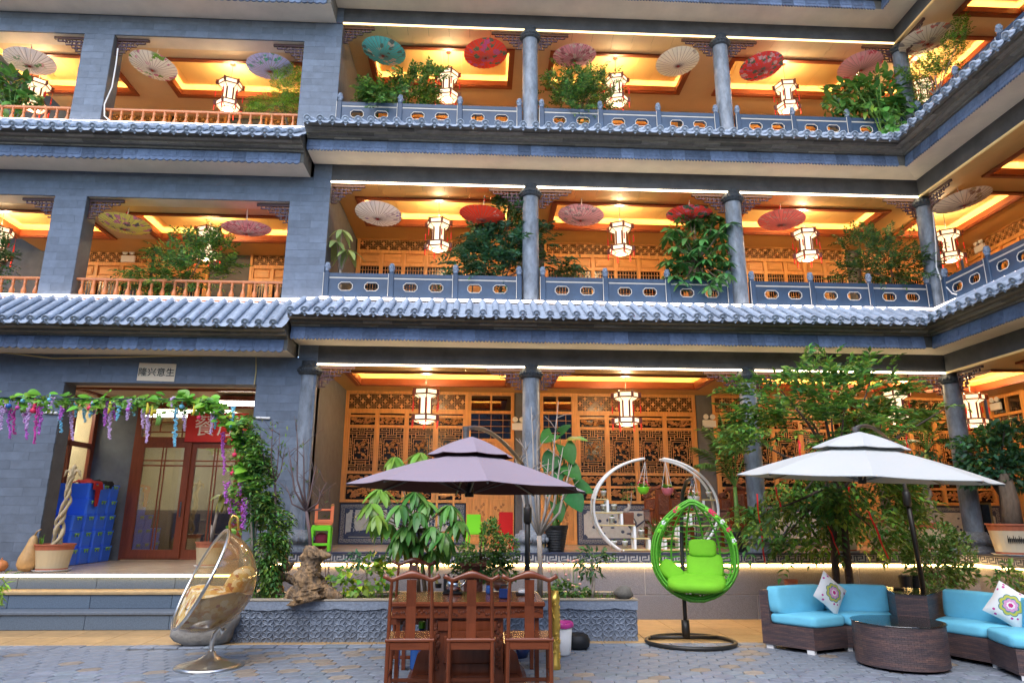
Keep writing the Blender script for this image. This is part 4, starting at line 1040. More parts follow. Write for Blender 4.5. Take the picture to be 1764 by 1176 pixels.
def lantern_parts(t):
    fr = MB(); sh = MB(); seg = 6
    def hexr(r, z): return [(r*math.cos(PI/6+k*PI/3), r*math.sin(PI/6+k*PI/3), z) for k in range(6)]
    def tier(z0, z1, r):
        sh.loft([hexr(r, z0), hexr(r, z1)], True)
        for k in range(6):
            p0, p1 = Vector(hexr(r+.004, z0)[k]), Vector(hexr(r+.004, z1)[k]); q0, q1 = Vector(hexr(r+.004, z0)[(k+1) % 6]), Vector(hexr(r+.004, z1)[(k+1) % 6])
            fr.tube([p0, p1], .02, 4); fr.tube([p0, q0], .014, 4); fr.tube([p1, q1], .014, 4)
    tier(.2, .3, .235); tier(-.29, -.19, .235); tier(-.19, .15, .12)
    sh.loft([hexr(.235, .2), hexr(.12, .13)], True); sh.loft([hexr(.15, -.325), hexr(.235, -.29)], True); sh.loft([hexr(.235, -.19), hexr(.12, -.175)], True); sh.loft([hexr(.235, .3), hexr(.03, .31)], True)
    sh.lathe([(.0, -.335), (.11, -.335), (.12, -.32)], 18, caps=False); fr.lathe([(.118, -.333), (.135, -.333), (.135, -.322)], 18, caps=False)
    for k in range(6):
        a = PI/6+k*PI/3
        for z in (.25, -.24):
            x, y = .262*math.cos(a), .262*math.sin(a); s = len(fr.v); fr.cbox(-.028, .028, -.014, .014, -.055, .055, .008); fr.xf(Matrix.Translation((x, y, z)) @ rotz(a), s)
        p, q = hexr(.235, -.29)[k], hexr(.15, -.325)[k]; fr.tube([p, q], .008, 4)
        p, q = hexr(.235, .2)[k], hexr(.12, .13)[k]; fr.tube([p, q], .007, 4)
    fr.build('frame', 'lframe', t); sh.build('shade', 'lamp', t)
    for zz, en in ((-.42, 6.), (.44, 26.)):  # unseen fill lights added below and above the shade, brightening tray and room
        pl = D.lights.new('lantern_fill', 'POINT'); pl.energy = en; pl.color = (1, .71, .38); pl.shadow_soft_size = .05
        po = D.objects.new('fill_glow', pl); COL.objects.link(po); po.parent = t; po.location = (0, 0, zz)
    tm = MB(); tm.tube([(0, 0, 0), (0, 0, -.3)], .003, 4); tm.tube([(0, 0, -.16), (0, 0, -.19), (0, 0, -.3)], [.008, .014, .012], 6)
    tm = tm.mesh('tassel', 'tassel'); tl = MB().tube([(0, 0, 0), (0, 0, -.03), (0, 0, -.13)], [.008, .014, .011], 6).mesh('tassel', 'tassel')
    for k in range(6):
        a = PI/6+k*PI/3; inst(tm, 'tassel', t, (.268*math.cos(a), .268*math.sin(a), .2)); inst(tl, 'tassel', t, (.268*math.cos(a), .268*math.sin(a), -.29))
def lantern(px, py, label, ztop, src=None, Y=12.95, X=None):
    p = at(px, py, Y=Y) if X is None else at(px, py, X=X)
    if src is None:
        t = thing('palace_lantern', label, 'lantern', p, R(8), 'hexagonal lanterns under the gallery ceilings'); lantern_parts(t)
    else: t = dup(src, p, R(random.uniform(-12, 20)), label)
    L = ztop-p.z
    c = MB().tube([(0, 0, .3), (0, 0, L-.02)], .005, 5).build('cord', 'metal_dark', t)
    MB().lathe([(.06, L-.03), (.05, L-.0), (.0, L)], 14).build('ceiling_rose', 'lframe', t)
    return t
ZR = [B[k]+.24 for k in range(3)]; ZRL = [BL[k]+.22 for k in range(3)]
L0 = lantern(733, 698, 'lit hexagonal lantern above the maroon parasol on the ground floor', ZR[0], Y=12.9)
proto_kids = [c for c in kids(L0)]
for c in proto_kids:
    if c.name.startswith(('cord', 'ceiling_rose')): c['own'] = 1
def lant(*a, **k):
    """copy of the first lantern, with a cord of its own length"""
    px, py, label, ztop = a[:4]; p = at(px, py, Y=k.get('Y', 12.95)) if 'X' not in k else at(px, py, X=k['X'])
    t = L0.copy(); COL.objects.link(t); t.location = p; t.rotation_euler = (0, 0, R(8)+random.uniform(-.25, .25)); t['label'] = label
    for c in proto_kids:
        if c.get('own'): continue
        d = c.copy(); COL.objects.link(d); d.parent = t
    L = ztop-p.z; MB().tube([(0, 0, .3), (0, 0, L-.02)], .005, 5).build('cord', 'metal_dark', t); MB().lathe([(.06, L-.03), (.05, L), (.0, L)], 14).build('ceiling_rose', 'lframe', t)
lant(1079, 703, 'lit hexagonal lantern above the white circular plant stand on the ground floor', ZR[0], Y=12.9)
lant(1676, 706, 'lit hexagonal lantern beside the corner column on the ground floor', ZR[0], X=9.85)
lant(1545, 700, 'lit hexagonal lantern half hidden behind the big courtyard tree', ZR[0], Y=12.9)
lant(358, 420, 'lit hexagonal lantern behind the light green shrub on the middle floor', ZRL[1])
lant(-4, 420, 'lit hexagonal lantern cut by the frame behind the dark shrub on the middle floor', ZRL[1])
lant(755, 405, 'lit hexagonal lantern between the white and the plain red parasol on the middle floor', ZR[1])
lant(1069, 412, 'lit hexagonal lantern beside the dusty pink parasol on the middle floor', ZR[1])
lant(1389, 422, 'lit hexagonal lantern beside the salmon red parasol on the middle floor', ZR[1])
lant(1634, 424, 'lit hexagonal lantern below the cream bird parasol on the middle floor', ZR[1], X=9.7)
lant(395, 165, 'lit hexagonal lantern above the red balusters of the top floor', ZRL[2])
lant(62, 165, 'lit hexagonal lantern behind the broad leaves on the top floor', ZRL[2])
lant(771, 149, 'lit hexagonal lantern below the bright red floral parasol on the top floor', ZR[2])
lant(1062, 157, 'lit hexagonal lantern at the edge of the bushy plant on the top floor', ZR[2])
lant(1355, 168, 'lit hexagonal lantern below the red floral parasol on the top floor', ZR[2])
lant(1590, 165, 'lit hexagonal lantern behind the trailing branch at the top floor corner', ZR[2], X=9.6)

# ---- emergency lamps
def emergency(loc, label, rot=0):
    t = thing('emergency_light', label, 'emergency light', loc, rot, 'twin headed emergency lights')
    MB().cbox(-.15, .15, -.06, 0, -.08, .08, .012).build('body', 'white', t)
    for s in (-1, 1): MB().lathe([(.0, -.03), (.05, -.02), (.06, .02), (.05, .03), (.0, .025)], 14).build('lamp_head', 'white', t, loc=(s*.075, -.04, .15), rot=(R(90), 0, 0))
E1 = WY+BACK+.0
for px, py, lab in ((893, 735, 'white twin headed emergency light half hidden by the middle ground floor column'), (1221, 730, 'white twin headed emergency light on the dark pier beside the carved windows'), (222, 447, 'white twin headed emergency light behind the light green shrub, middle floor'), (572, 447, 'white twin headed emergency light behind the variegated plant, middle floor')):
    emergency(at(px, py, Y=WY+BACK), lab)
emergency(at(1690, 428, X=WX+BACK-.02), 'white twin headed emergency light on the side gallery wall, middle floor', R(-90)); emergency(at(1718, 700, X=WX+BACK-.02), 'white twin headed emergency light on the side gallery wall, ground floor', R(-90))
MB().box(.76, 1.3, WY+BACK-.03, WY+BACK+.05, 1.02, 4.2).build('pier', 'clad_dark', main).location = (0, -WY, 0)
MB().box(4.74, 5.1, BACK-.03, BACK+.05, 1.02, 4.2).build('pier', 'clad_dark', main)

# ---- signs
def text(s, size, m, parent, loc, rot=(R(90), 0, 0), depth=.002):
    cu = D.curves.new('lettering', 'FONT'); cu.body = s; cu.size = size; cu.align_x = 'CENTER'; cu.align_y = 'CENTER'; cu.extrude = depth
    o = D.objects.new('lettering', cu); COL.objects.link(o); bpy.context.view_layer.update()
    me = D.meshes.new_from_object(o.evaluated_get(bpy.context.evaluated_depsgraph_get())); D.objects.remove(o); me.materials.clear(); me.materials.append(MT[m])
    q = D.objects.new('lettering', me); COL.objects.link(q); q.parent = parent; q.location = loc; q.rotation_euler = rot; return q
p = at(270, 641, Y=WY-.02)
t = thing('paper_sign', 'pale paper sheet with four brushed black characters above the dining room opening', 'sign', p)
MB().box(-.315, .315, -.006, .004, -.155, .155).build('sheet', 'paper', t, rot=(0, R(1), 0)); text('隆兴意生', .155, 'ink', t, (0, -.01, -.01))
p0, p1 = at(320, 712, Y=WY+2.46), at(428, 760, Y=WY+2.46); c = (p0+p1)/2
t = thing('dining_sign', 'red sign with pale dining hall characters over the glass doors', 'sign', c)
MB().box(-.62, .62, -.012, .008, -.3, .3).build('board', 'sign_red', t)
# ---- cables and tube lamps on the facade
def cable(name, label, cat, pts, r, m): return tag(MB().tube(pts, r, 6).build(name, m), label, cat)
Yf = WY-.03
cable('cable', 'white cable looping down beside the pier to the top floor balusters', 'cable', [at(203, 84, Y=Yf), at(200, 110, Y=Yf), at(193, 150, Y=Yf), at(180, 180, Y=Yf), at(180, 200, Y=Yf-.03), at(195, 214, Y=Yf-.05), at(214, 216, Y=Yf-.08), at(220, 222, Y=Yf-.1)], .012, 'white')
cable('cable', 'thin pale cable along the soffit above the dining room opening', 'cable', [at(-5, 606, Y=WY-.05), at(92, 617, Y=WY-.12), at(300, 613, Y=WY-.05), at(441, 612, Y=WY-.03), at(441, 640, Y=Yf), at(438, 662, Y=Yf)], .011, 'shelfwood')
cable('cable', 'white cable hanging down the corner column into the side railing, middle floor', 'cable', [at(1607, 362, Y=11.75), at(1612, 420, Y=11.75), at(1613, 460, Y=11.72), at(1622, 485, Y=11.7), at(1640, 505, X=8.42), at(1648, 507, X=8.42)], .012, 'white')
for px, py, lab in ((87, 710, 'short white tube lamp on the wall behind the flower garland'), (453, 719, 'short white tube lamp on the pier beside the red sign')):
    tag(MB().tube([at(px-12, py, Y=WY-.04), at(px+12, py+1, Y=WY-.04)], .02, 8).build('tube_lamp', 'white'), lab, 'lamp')

# ================================================================ COURTYARD FURNITURE
# ---- yoke back chairs
def yoke_chair(label, loc, rot, hsv=None):
    t = thing('yoke_back_chair', label, 'chair', loc, rot, 'yoke back chairs round the tea table')
    w, d, sh, H = .205, .2, .52, 1.06; rm = 'rosewood'
    b = MB(); b.cbox(-w-.025, w+.025, -d-.02, d+.025, sh-.035, sh, .01); b.build('seat', 'rosewood_h', t)
    for s in (-1, 1):
        MB().tube([(s*w, d, 0), (s*w*.98, d, sh-.03)], [.019, .021], 8).build('leg', rm, t)
        MB().tube([(s*w, -d, 0), (s*w*.98, -d, sh-.03)], [.019, .021], 8).build('leg', rm, t)
        MB().tube([(s*w*.97, -d, sh-.0), (s*w*.96, -d-.005, .72), (s*w*.94, -d-.02, .9), (s*w*.9, -d-.045, H-.03)], [.018, .018, .017, .015], 8).build('back_post', rm, t)
        MB().cbox(s*w-.011, s*w+.011, -d, d, .15, .185, .004).build('stretcher', rm, t)
    for y, z in ((-d, .1), (d, .06)): MB().cbox(-w, w, y-.011, y+.011, z, z+.035, .004).build('stretcher', 'rosewood_h', t)
    for y in (-d, d): MB().cbox(-w+.02, w-.02, y-.01, y+.01, sh-.1, sh-.036, .004).build('apron', 'rosewood_h', t)
    rows = []
    for z, yy in ((sh, 0), (.65, .012), (.8, .006), (.92, -.022), (H-.02, -.045)):
        rows.append([(x, -d+yy+dy, z) for x, dy in ((-.045, .008), (-.045, -.008), (.045, -.008), (.045, .008))])
    b = MB(); b.loft(rows, True); b.build('splat', rm, t)
    pts = []; rr = []
    for i in range(17):
        f = -1+2*i/16; a = abs(f); z = H-.012*0+(.028*math.exp(-(f/.33)**2) - .022*math.exp(-((a-.7)/.17)**2) + .018*max(0, (a-.82)/.18)); pts.append((f*.262, -d-.045-.03*max(0, a-.7), z)); rr.append(.021+.018*math.exp(-(f/.3)**2)+(.004 if a > .9 else 0))
    b = MB(); b.tube(pts, rr, 10); 
    for i, v in enumerate(b.v): b.v[i] = (v[0], -d-.045+(v[1]+d+.045)*.55, v[2])
    b.build('crest_rail', 'rosewood_h', t, smooth=True)
    return t
for px, lab in ((705, 'dark wood yoke back chair seen from behind, nearest the stump side of the tea table'), (811, 'dark wood yoke back chair seen from behind, middle of the three at the tea table'), (913, 'dark wood yoke back chair seen from behind, next to the gold carved tube')):
    p = at(px, 1097, Y=6.84); yoke_chair(lab, (p.x, 7.06, 0), R(random.uniform(-1.5, 1.5)))
p = at(712, 967, Y=8.75); yoke_chair('dark wood yoke back chair on the far side of the tea table', (p.x, 8.55, 0), R(178))
# ---- tea table
t = thing('tea_table', 'carved dark wood tea table behind three yoke back chairs', 'table', (-.09, 7.78, 0))
b = MB(); b.cbox(-.78, .78, -.48, .46, .735, .785, .012); b.build('table_top', 'rosewood_h', t, smooth=False)
b = MB(); b.m = 0; b.box(-.76, .76, -.45, .43, .63, .733); r = random.Random(3); b.m = 1
for i in range(60): b.blob((-.74+i*.025, -.452, .68+r.uniform(-.02, .02)), .012, .008, .014, 6, 4)
b.build('apron', ['rosewood_h', 'rosecarve'], t)
b = MB(); b.m = 0; b.box(-.36, .36, -.4, .38, .1, .63); b.cbox(-.3, .3, -.425, -.4, .5, .6, .01); b.cbox(-.24, .24, -.425, -.4, .2, .46, .012); b.m = 1
for s in (-1, 1):
    for i in range(14): b.blob((s*.31+r.uniform(-.02, .02), -.405, .16+i*.033), .022, .012, .022, 6, 4)
b.build('cabinet', ['rosewood', 'rosecarve'], t)
for s in (-1, 1):
    b = MB(); b.prism([(s*.37, .06), (s*.56, .06), (s*.5, .28), (s*.42, .36), (s*.37, .38)], -.36, .34, 'y'); b.build('side_scroll', 'rosewood', t)
    b = MB(); b.prism([(-.4, 0), (-.3, 0), (-.27, .3), (-.22, .45), (-.1, .54), (.1, .54), (.22, .45), (.27, .3), (.3, 0), (.4, 0), (.4, .63), (-.4, .63)], s*.7-.02, s*.7+.02, 'x'); b.build('end_panel', 'rosewood', t)
b = MB(); b.prism([(-.62, 0), (.62, 0), (.5, .1), (-.5, .1)], -.4, .38, 'y'); b.build('plinth', 'rosewood', t)
def ontable(px, py): p = at(px, py, Z=.787); return p
# tea things
p = ontable(781, 1022); t = thing('tea_kettle', 'steel kettle on a black heating plate on the tea table', 'kettle', p)
MB().cbox(-.12, .1, -.09, .12, 0, .03, .01).build('heating_plate', 'black', t)
b = MB(); b.lathe([(.07, .03), (.085, .04), (.085, .1), (.07, .14), (.03, .16), (.012, .165), (.014, .185), (0, .19)], 18); b.tube([(.07, 0, .07), (.11, 0, .1), (.13, 0, .15)], [.018, .012, .009], 8); b.build('body', 'chrome', t, smooth=True)
MB().tube([(-.06, 0, .13), (-.08, 0, .2), (0, 0, .24), (.07, 0, .2), (.06, 0, .13)], .008, 6).build('handle', 'black', t); MB().cbox(-.115, -.05, .06, .12, .03, .2, .01).build('pump', 'black', t)
p = ontable(870, 1030); t = thing('tea_caddy', 'dark blue tea box with a looped handle on the tea table', 'box', p); MB().cbox(-.065, .065, -.05, .05, 0, .1, .012).build('body', 'ceramic_navy', t); MB().tube([(-.05, 0, .1), (-.04, 0, .13), (.0, 0, .135), (.04, 0, .13), (.05, 0, .1)], .008, 6).build('handle', 'black', t)
p = ontable(842, 1022); t = thing('tea_jar', 'small blue jar below stacked dark cups on the tea table', 'jar', p); MB().lathe([(.03, 0), (.035, .02), (.035, .07), (.025, .09)], 14).build('body', 'blue_glass', t, smooth=True)
for i in range(3): MB().lathe([(.025, .09+i*.03), (.045, .115+i*.03), (.035, .115+i*.03)], 14).build('cup', 'pot_brown', t)
p = ontable(862, 1018); t = thing('tea_pot', 'brown teapot with a tall arched handle on the tea table', 'teapot', p+Vector((0, .12, 0))); MB().lathe([(.05, 0), (.085, .04), (.08, .09), (.04, .12), (0, .13)], 16).build('body', 'pot_brown', t, smooth=True); MB().tube([(-.07, 0, .09), (-.09, 0, .19), (0, 0, .25), (.09, 0, .19), (.08, 0, .08)], .012, 7).build('handle', 'gourd', t)
p = ontable(905, 1024); t = thing('napkin_stack', 'stack of white paper and a dark tray at the end of the tea table', 'papers', p); MB().cbox(-.1, .1, -.08, .08, 0, .02, .005).build('tray', 'black', t); MB().cbox(-.08, .09, -.07, .07, .02, .06, .01).build('papers', 'white', t)
p = ontable(755, 1012); t = thing('bamboo_scoop', 'crossed pale bamboo tongs leaning in a holder on the tea table', 'tongs', p); MB().lathe([(.035, 0), (.04, .05), (.03, .05)], 12).build('holder', 'black', t)
for a, c in (((-.01, 0, .03), (-.08, 0, .17)), ((.0, .01, .03), (-.05, .02, .16))): MB().tube([a, c], .008, 5).build('tong', 'bamboo', t)
p = ontable(818, 1012); t = thing('pedestal_pot', 'tall square brown pot holding the clipped bonsai behind the tea table', 'planter', at(815, 1010, Y=9.95)); t.location.z = .5
pp = t; b = MB(); b.prism([(-.13, -.13), (.13, -.13), (.13, .13), (-.13, .13)], 0, .4); b.prism([(-.16, -.16), (.16, -.16), (.16, .16), (-.16, .16)], .4, .45); b.prism([(-.18, -.18), (.18, -.18), (.18, .18), (-.18, .18)], .45, .49); b.build('pot', 'rosecarve', t)
# under the table
p = at(727, 1085, Y=8.1); t = thing('water_bottle', 'big blue water bottle with a green cap under the tea table', 'bottle', (p.x, 8.1, 0)); MB().lathe([(.11, 0), (.12, .03), (.12, .28), (.1, .34), (.04, .38), (.035, .42)], 18).build('bottle', 'blue_glass', t, smooth=True); MB().lathe([(.038, .42), (.038, .49), (0, .495)], 12).build('cap', 'lime_plastic', t)
# gold tube, bucket, tyre
p = at(957, 1152, Z=0); t = thing('carved_tube', 'gold tube carved with scrolls standing by the tea table', 'ornament', (p.x, p.y, 0))
b = MB(); b.lathe([(.05, 0), (.056, .01), (.056, .05), (.05, .06), (.052, .4), (.05, .68), (.056, .69), (.056, .74), (.05, .75), (.045, .81), (0, .815)], 18, caps=False); r = random.Random(9)
for i in range(60):
    a = r.uniform(0, 6.28); z = .08+i*.0098; b.tube([(.053*math.cos(a+q), .053*math.sin(a+q), z+dz) for q, dz in ((0, 0), (.3, .03), (.65, .035), (.8, .01), (.6, -.004))], .006, 4)
b.build('tube', 'gold', t, smooth=True)
p = at(966, 1130, Z=0); t = thing('bucket', 'white plastic bucket lined with a magenta bag', 'bucket', (p.x+.02, p.y+.1, 0)); MB().lathe([(.1, 0), (.115, .02), (.135, .34), (.12, .33), (.1, .05)], 20).build('body', 'white', t, smooth=True)
b = MB(); r = random.Random(2); rows = [[((rr+.008*r.random())*math.cos(a), (rr+.008*r.random())*math.sin(a), z+.02*r.random()) for a in [2*PI*k/20 for k in range(20)]] for rr, z in ((.138, .3), (.15, .33), (.145, .36), (.12, .355), (.11, .28))]; b.loft(rows, True); b.build('bag', 'magenta', t, smooth=True)
t = thing('rubber_tyre', 'black rubber tub standing beside the bucket', 'tub', (1.27, 9.25, 0)); MB().lathe([(.11, 0), (.16, .03), (.17, .1), (.145, .16), (.1, .18), (.08, .15)], 22).build('body', 'rubber', t, smooth=True)
t = thing('blue_basin', 'navy plastic basin on the paving under the tea table', 'basin', (.48, 8.75, 0)); MB().lathe([(.13, 0), (.17, .12), (.15, .12), (.12, .02)], 20).build('body', 'ceramic_navy', t, smooth=True)

# ---- planter of carved tiles
PX0, PX1, PY0, PY1, PH = -3.3, 2.16, 9.77, 10.72, .52
t = PLT = thing('tile_planter', 'long grey planter faced with carved flower tiles', 'planter', (0, PY0, 0))
MB().box(PX0+.02, PX1-.02, .025, PY1-PY0-.02, 0, .46).build('body', 'clad_dark', t); MB().box(PX0+.08, PX1-.08, .1, PY1-PY0-.08, .4, .485).build('soil', 'soil', t)
def petal_tile(w):
    b = MB(); b.cbox(.0015, w-.0015, 0, .03, .0015, w-.0015, .004)
    for a in range(4):
        th = PI/4+a*PI/2; c, s = math.cos(th), math.sin(th); L = w*.66; q = []
        for sd in (1, -1):
            pts = []
            for i in range(6):
                f = i/5; x = f*L; yy = sd*.028*math.sin(PI*f); pts.append((w/2+x*c-yy*s, -.008, w/2+x*s+yy*c))
            pts = [(min(max(px_, .004), w-.004), py_, min(max(pz_, .004), w-.004)) for px_, py_, pz_ in pts]; b.tube(pts, .0085, 4)
    b.lathe([(.012, 0), (.014, .006), (0, .01)], 8); s0 = len(b.v)-25
    for i in range(len(b.v)-24, len(b.v)):
        v = b.v[i]; b.v[i] = (w/2+v[0], -v[2], w/2+v[1])
    return b.mesh('carved_tile', 'carvetile')
w = .156; ptm = petal_tile(w); n = int((PX1-PX0)/w); w0 = (PX1-PX0)/n
for i in range(n):
    for j in range(3): inst(ptm, 'carved_tile', t, (PX0+i*w0, random.uniform(-.002, .002), -.02+j*w), sc=(w0/w, 1, 1))
    
for j in range(3):
    for i in range(6): inst(ptm, 'carved_tile', t, (PX1, .0+i*w, -.02+j*w), (0, 0, R(90)))
b = MB(); P = []; n = 140; L = PX1-PX0
for i in range(n+1):
    x = PX0-.02+(L+.04)*i/n; ph = (x/.62) % 1; P.append((x, .425-.03*(1-abs(2*ph-1))**.5-.008*abs(math.sin(x*20))))
P += [(PX1+.02, .505), (PX0-.02, .505)]; b.prism(P, -.03, -.002, 'y'); b.build('wavy_trim', 'carvetile', t)
b = MB(); b.cbox(PX0-.03, PX1+.03, -.035, .13, .507, .53, .006); b.cbox(PX0-.03, PX1+.03, PY1-PY0-.13, PY1-PY0, .507, .53, .006); b.cbox(PX1-.1, PX1+.03, .131, PY1-PY0-.131, .507, .53, .006); b.build('rim', 'tan_rim', t)

# ---- stump, roots, boulders
def rock(label, loc, s, m, seed, name='boulder', cat='rock'):
    b = MB(); r = random.Random(seed); b.blob((0, 0, 0), s[0], s[1], s[2], 18, 12, .8)
    ph = [r.uniform(0, 6) for _ in range(6)]
    for i, v in enumerate(b.v):
        x, y, z = v; k = 1+.1*math.sin(x*7/s[0]*.4+ph[0])*math.cos(y*6/s[1]*.4+ph[1])+.07*math.sin(z*9/s[2]*.5+ph[2]+x*5)+.04*math.sin(x*23+ph[3])*math.sin(z*19+ph[4]); b.v[i] = (x*k, y*k, z*k+s[2]*.85)
    o = b.build(name, m, smooth=True); o.location = loc; return tag(o, label, cat)
rock('rounded grey boulder under the clear ball chair', (-3.52, 9.72, 0), (.4, .28, .27), 'rock', 1)
p = at(1076, 1031, Z=.53); rock('flat topped grey stone on the planter rim', (p.x, p.y+.05, .53), (.135, .1, .085), 'rock_dark', 4)
t = thing('tree_stump', 'gnarled brown driftwood stump standing on the planter', 'stump', at(535, 1030, Z=.53)); b = MB(); r = random.Random(4)

def gnarl(b, pts, rr, n=20, amp=.3):
    n = 20; s = len(b.v); b.tube(pts, rr, n); ph = [r.uniform(0, 6) for _ in range(4)]
    # swell and groove the trunk along its own axis
    for i in range(s, len(b.v)):
        k = (i-s)//n; k = min(k, len(pts)-1); c = Vector(pts[k]); v = Vector(b.v[i]); a = (i-s) % n; f = 1+amp*math.sin(a*2.4+ph[0]+k*.8)*.5+amp*.6*math.sin(a*4.1+k*1.7+ph[1])*.5; q_ = mnoise.noise(v*9)*.28+mnoise.noise(v*21)*.2+abs(mnoise.noise(Vector((v.x*34, v.y*34, v.z*9))))*.22; b.v[i] = tuple(c+(v-c)*(f+q_))
def path(*pts, n=9):
    out = []
    for a, c in zip(pts, pts[1:]):
        for i in range(n): out.append(tuple(Vector(a).lerp(Vector(c), i/n)))
    out.append(tuple(pts[-1])); return out
def radii(vals, n=9):
    out = []
    for a, c in zip(vals, vals[1:]): out += [a+(c-a)*i/n for i in range(n)]
    return out+[vals[-1]]
gnarl(b, path((0, 0, -.03), (-.04, 0, .12), (-.05, 0, .3), (-.02, 0, .44), (0, .0, .58), (.05, 0, .64)), radii([.26, .2, .15, .12, .13, .06]))
gnarl(b, path((0, 0, .14), (.16, 0, .09), (.3, -.02, .03), (.42, 0, .0)), radii([.13, .1, .08, .03]))
gnarl(b, path((-.1, 0, .1), (-.26, .02, .04), (-.34, .02, -.02)), radii([.12, .08, .03]))
gnarl(b, path((0, 0, .52), (.1, 0, .56), (.24, -.02, .55)), radii([.09, .07, .02])); gnarl(b, path((-.02, 0, .5), (-.12, -.02, .54), (-.14, 0, .5)), radii([.08, .06, .05]))
b.build('stump', 'root', t, smooth=True)
t = thing('driftwood_root', 'twisted pale root arching beside the stump on the planter', 'root', at(468, 1022, Z=.53)); b = MB()
gnarl(b, path((.05, .1, -.02), (-.02, .1, .15), (-.14, .08, .3), (-.12, .06, .48), (.0, .05, .56), (.12, .05, .5), (.14, .05, .4)), radii([.1, .08, .07, .055, .06, .05, .04]), 9); gnarl(b, path((-.12, .06, .3), (.05, .04, .33), (.2, .02, .36), (.28, 0, .42)), radii([.05, .05, .045, .02]), 8); gnarl(b, path((-.02, .06, .2), (.15, .02, .22), (.32, -.02, .17), (.42, -.04, .05)), radii([.06, .05, .05, .03]), 8)
b.build('root', 'root', t, smooth=True)

# ---- clear ball chair
c = at(352, 997, Y=8.28); base = at(361, 1147, Z=0); n_ = Vector((-.8, -.44, .4)).normalized(); rad = .56
t = thing('ball_chair', 'clear amber ball chair on a chrome stem with a floral cushion', 'chair', (base.x, base.y, 0)); lc = c-Vector((base.x, base.y, 0)); q = n_.to_track_quat('Z', 'Y').to_matrix().to_4x4()
b = MB(); prof = []; z_cut = .07
for i in range(15):
    a = -PI/2+(math.asin(z_cut)+PI/2)*i/14; prof.append((max(rad*math.cos(a), .001), rad*math.sin(a)))
b.lathe(prof, 40, caps=False); b.xf(Matrix.Translation(lc) @ q); b.build('shell', 'glass_amber', t, smooth=True)
b = MB(); rr = rad*math.sqrt(1-z_cut**2)+.005; b.tube([(rr*math.cos(a), rr*math.sin(a), rad*z_cut) for a in [2*PI*k/48 for k in range(48)]], .018, 8, closed=True); b.xf(Matrix.Translation(lc) @ q); b.build('rim', 'chrome_worn', t, smooth=True)
blotch('floral', (.6, .42, .16), [(.36, .12, .04), (.72, .6, .38), (.55, .3, .06), (.75, .68, .55)], 7, .9)
def incushion(b, ct, r3, e=.75, tilt=0):
    s = len(b.v); b.blob((0, 0, 0), *r3, 24, 12, e); b.xf(Matrix.Translation(lc+Vector(ct)) @ Matrix.Rotation(R(tilt), 4, 'Y'), s)
    for i in range(s, len(b.v)):
        v = Vector(b.v[i])-lc
        if v.length > rad*.965: v = v.normalized()*rad*.965; b.v[i] = tuple(lc+v)
b = MB(); b.blob((0, 0, 0), rad*.955, rad*.955, rad*.955, 40, 26)
for i, v in enumerate(b.v):
    v = Vector(v); v.z = min(v.z, -.13+.03*math.sin(v.x*9)*math.cos(v.y*8)); d_ = v.dot(n_); v = v-n_*max(0, d_-.02); v.z += .02*mnoise.noise(v*6); b.v[i] = tuple(lc+v)
b.build('seat_cushion', 'floral', t, smooth=True)
b = MB(); incushion(b, (.36, .14, -.06), (.13, .28, .2), .8, 30); b.build('back_cushion', 'floral', t, smooth=True)
MB().tube([(0, 0, .1), (0, 0, .26), (.02, 0, .33), (.06, .02, .4), (.09, .03, lc.z-.58), (.11, .04, lc.z-.53)], .024, 10).build('stem', 'chrome_worn', t, smooth=True)
MB().lathe([(.0, .01), (.36, .0), (.365, .012), (.3, .028), (.15, .07), (.06, .12), (.045, .15), (.03, .16)], 40).build('base', 'chrome_worn', t, smooth=True)
b = MB(); b.tube([lc+Vector((.2, .08, .54)), lc+Vector((.19, .08, .62)), lc+Vector((.22, .08, .7)), lc+Vector((.27, .09, .68)), lc+Vector((.3, .09, .53))], .014, 7); b.build('hanger', 'gold', t, smooth=True)

# ---- green rattan egg chair
p = at(1190, 1108, Z=0); t = thing('egg_chair', 'lime green rattan egg chair hanging from a dark ring stand', 'chair', (p.x, p.y, 0))
b = MB(); b.tube([(.575*math.cos(a), .52*math.sin(a)-.0, .028) for a in [2*PI*k/56 for k in range(56)]], .027, 8, closed=True); b.tube([(-.47, .3, .03), (.47, .3, .03)], .025, 8); b.build('base_ring', 'metal_dark', t, smooth=True)
b = MB(); b.tube([(.03, .3, .03), (.03, .3, .25)], .055, 10); b.tube([(.03, .3, .05), (.04, .33, .6), (.07, .42, 1.2), (.1, .45, 1.6), (.12, .4, 1.95), (.14, .25, 2.1), (.15, .08, 2.13), (.15, .0, 2.1)], .028, 10); b.build('post', 'metal_dark', t, smooth=True)
b = MB()
for i in range(4): b.tube([(.15+.014*math.cos(a)*(1 if i % 2 else .2), .0+.014*math.cos(a)*(.2 if i % 2 else 1), 2.04-i*.05+.03*math.sin(a)) for a in [2*PI*k/12 for k in range(12)]], .006, 5, closed=True)
b.lathe([(.03, 2.06), (.03, 2.1), (0, 2.1)], 12, c=(.15, 0, 0)); b.build('chain', 'chrome', t)
EGS = np.linspace(0, 1, 101); EGW = np.interp(EGS, [0, .04, .1, .2, .3, .4, .5, .6, .7, .8, .88, .94, .98, 1], [.0, .11, .22, .365, .46, .515, .54, .545, .525, .46, .37, .26, .15, 0])
for _ in range(3): EGW[2:-2] = np.convolve(EGW, [.2]*5, 'valid')
def egg(s):   # half width and height along the outline, s 0 apex .. 1 bottom
    zt, zb = 1.83, .53; z = zt+(zb-zt)*s
    w = float(np.interp(s, EGS, EGW)); return w, z
yr = R(-19); RM = Matrix.Translation((.12, 0, 0)) @ rotz(yr)
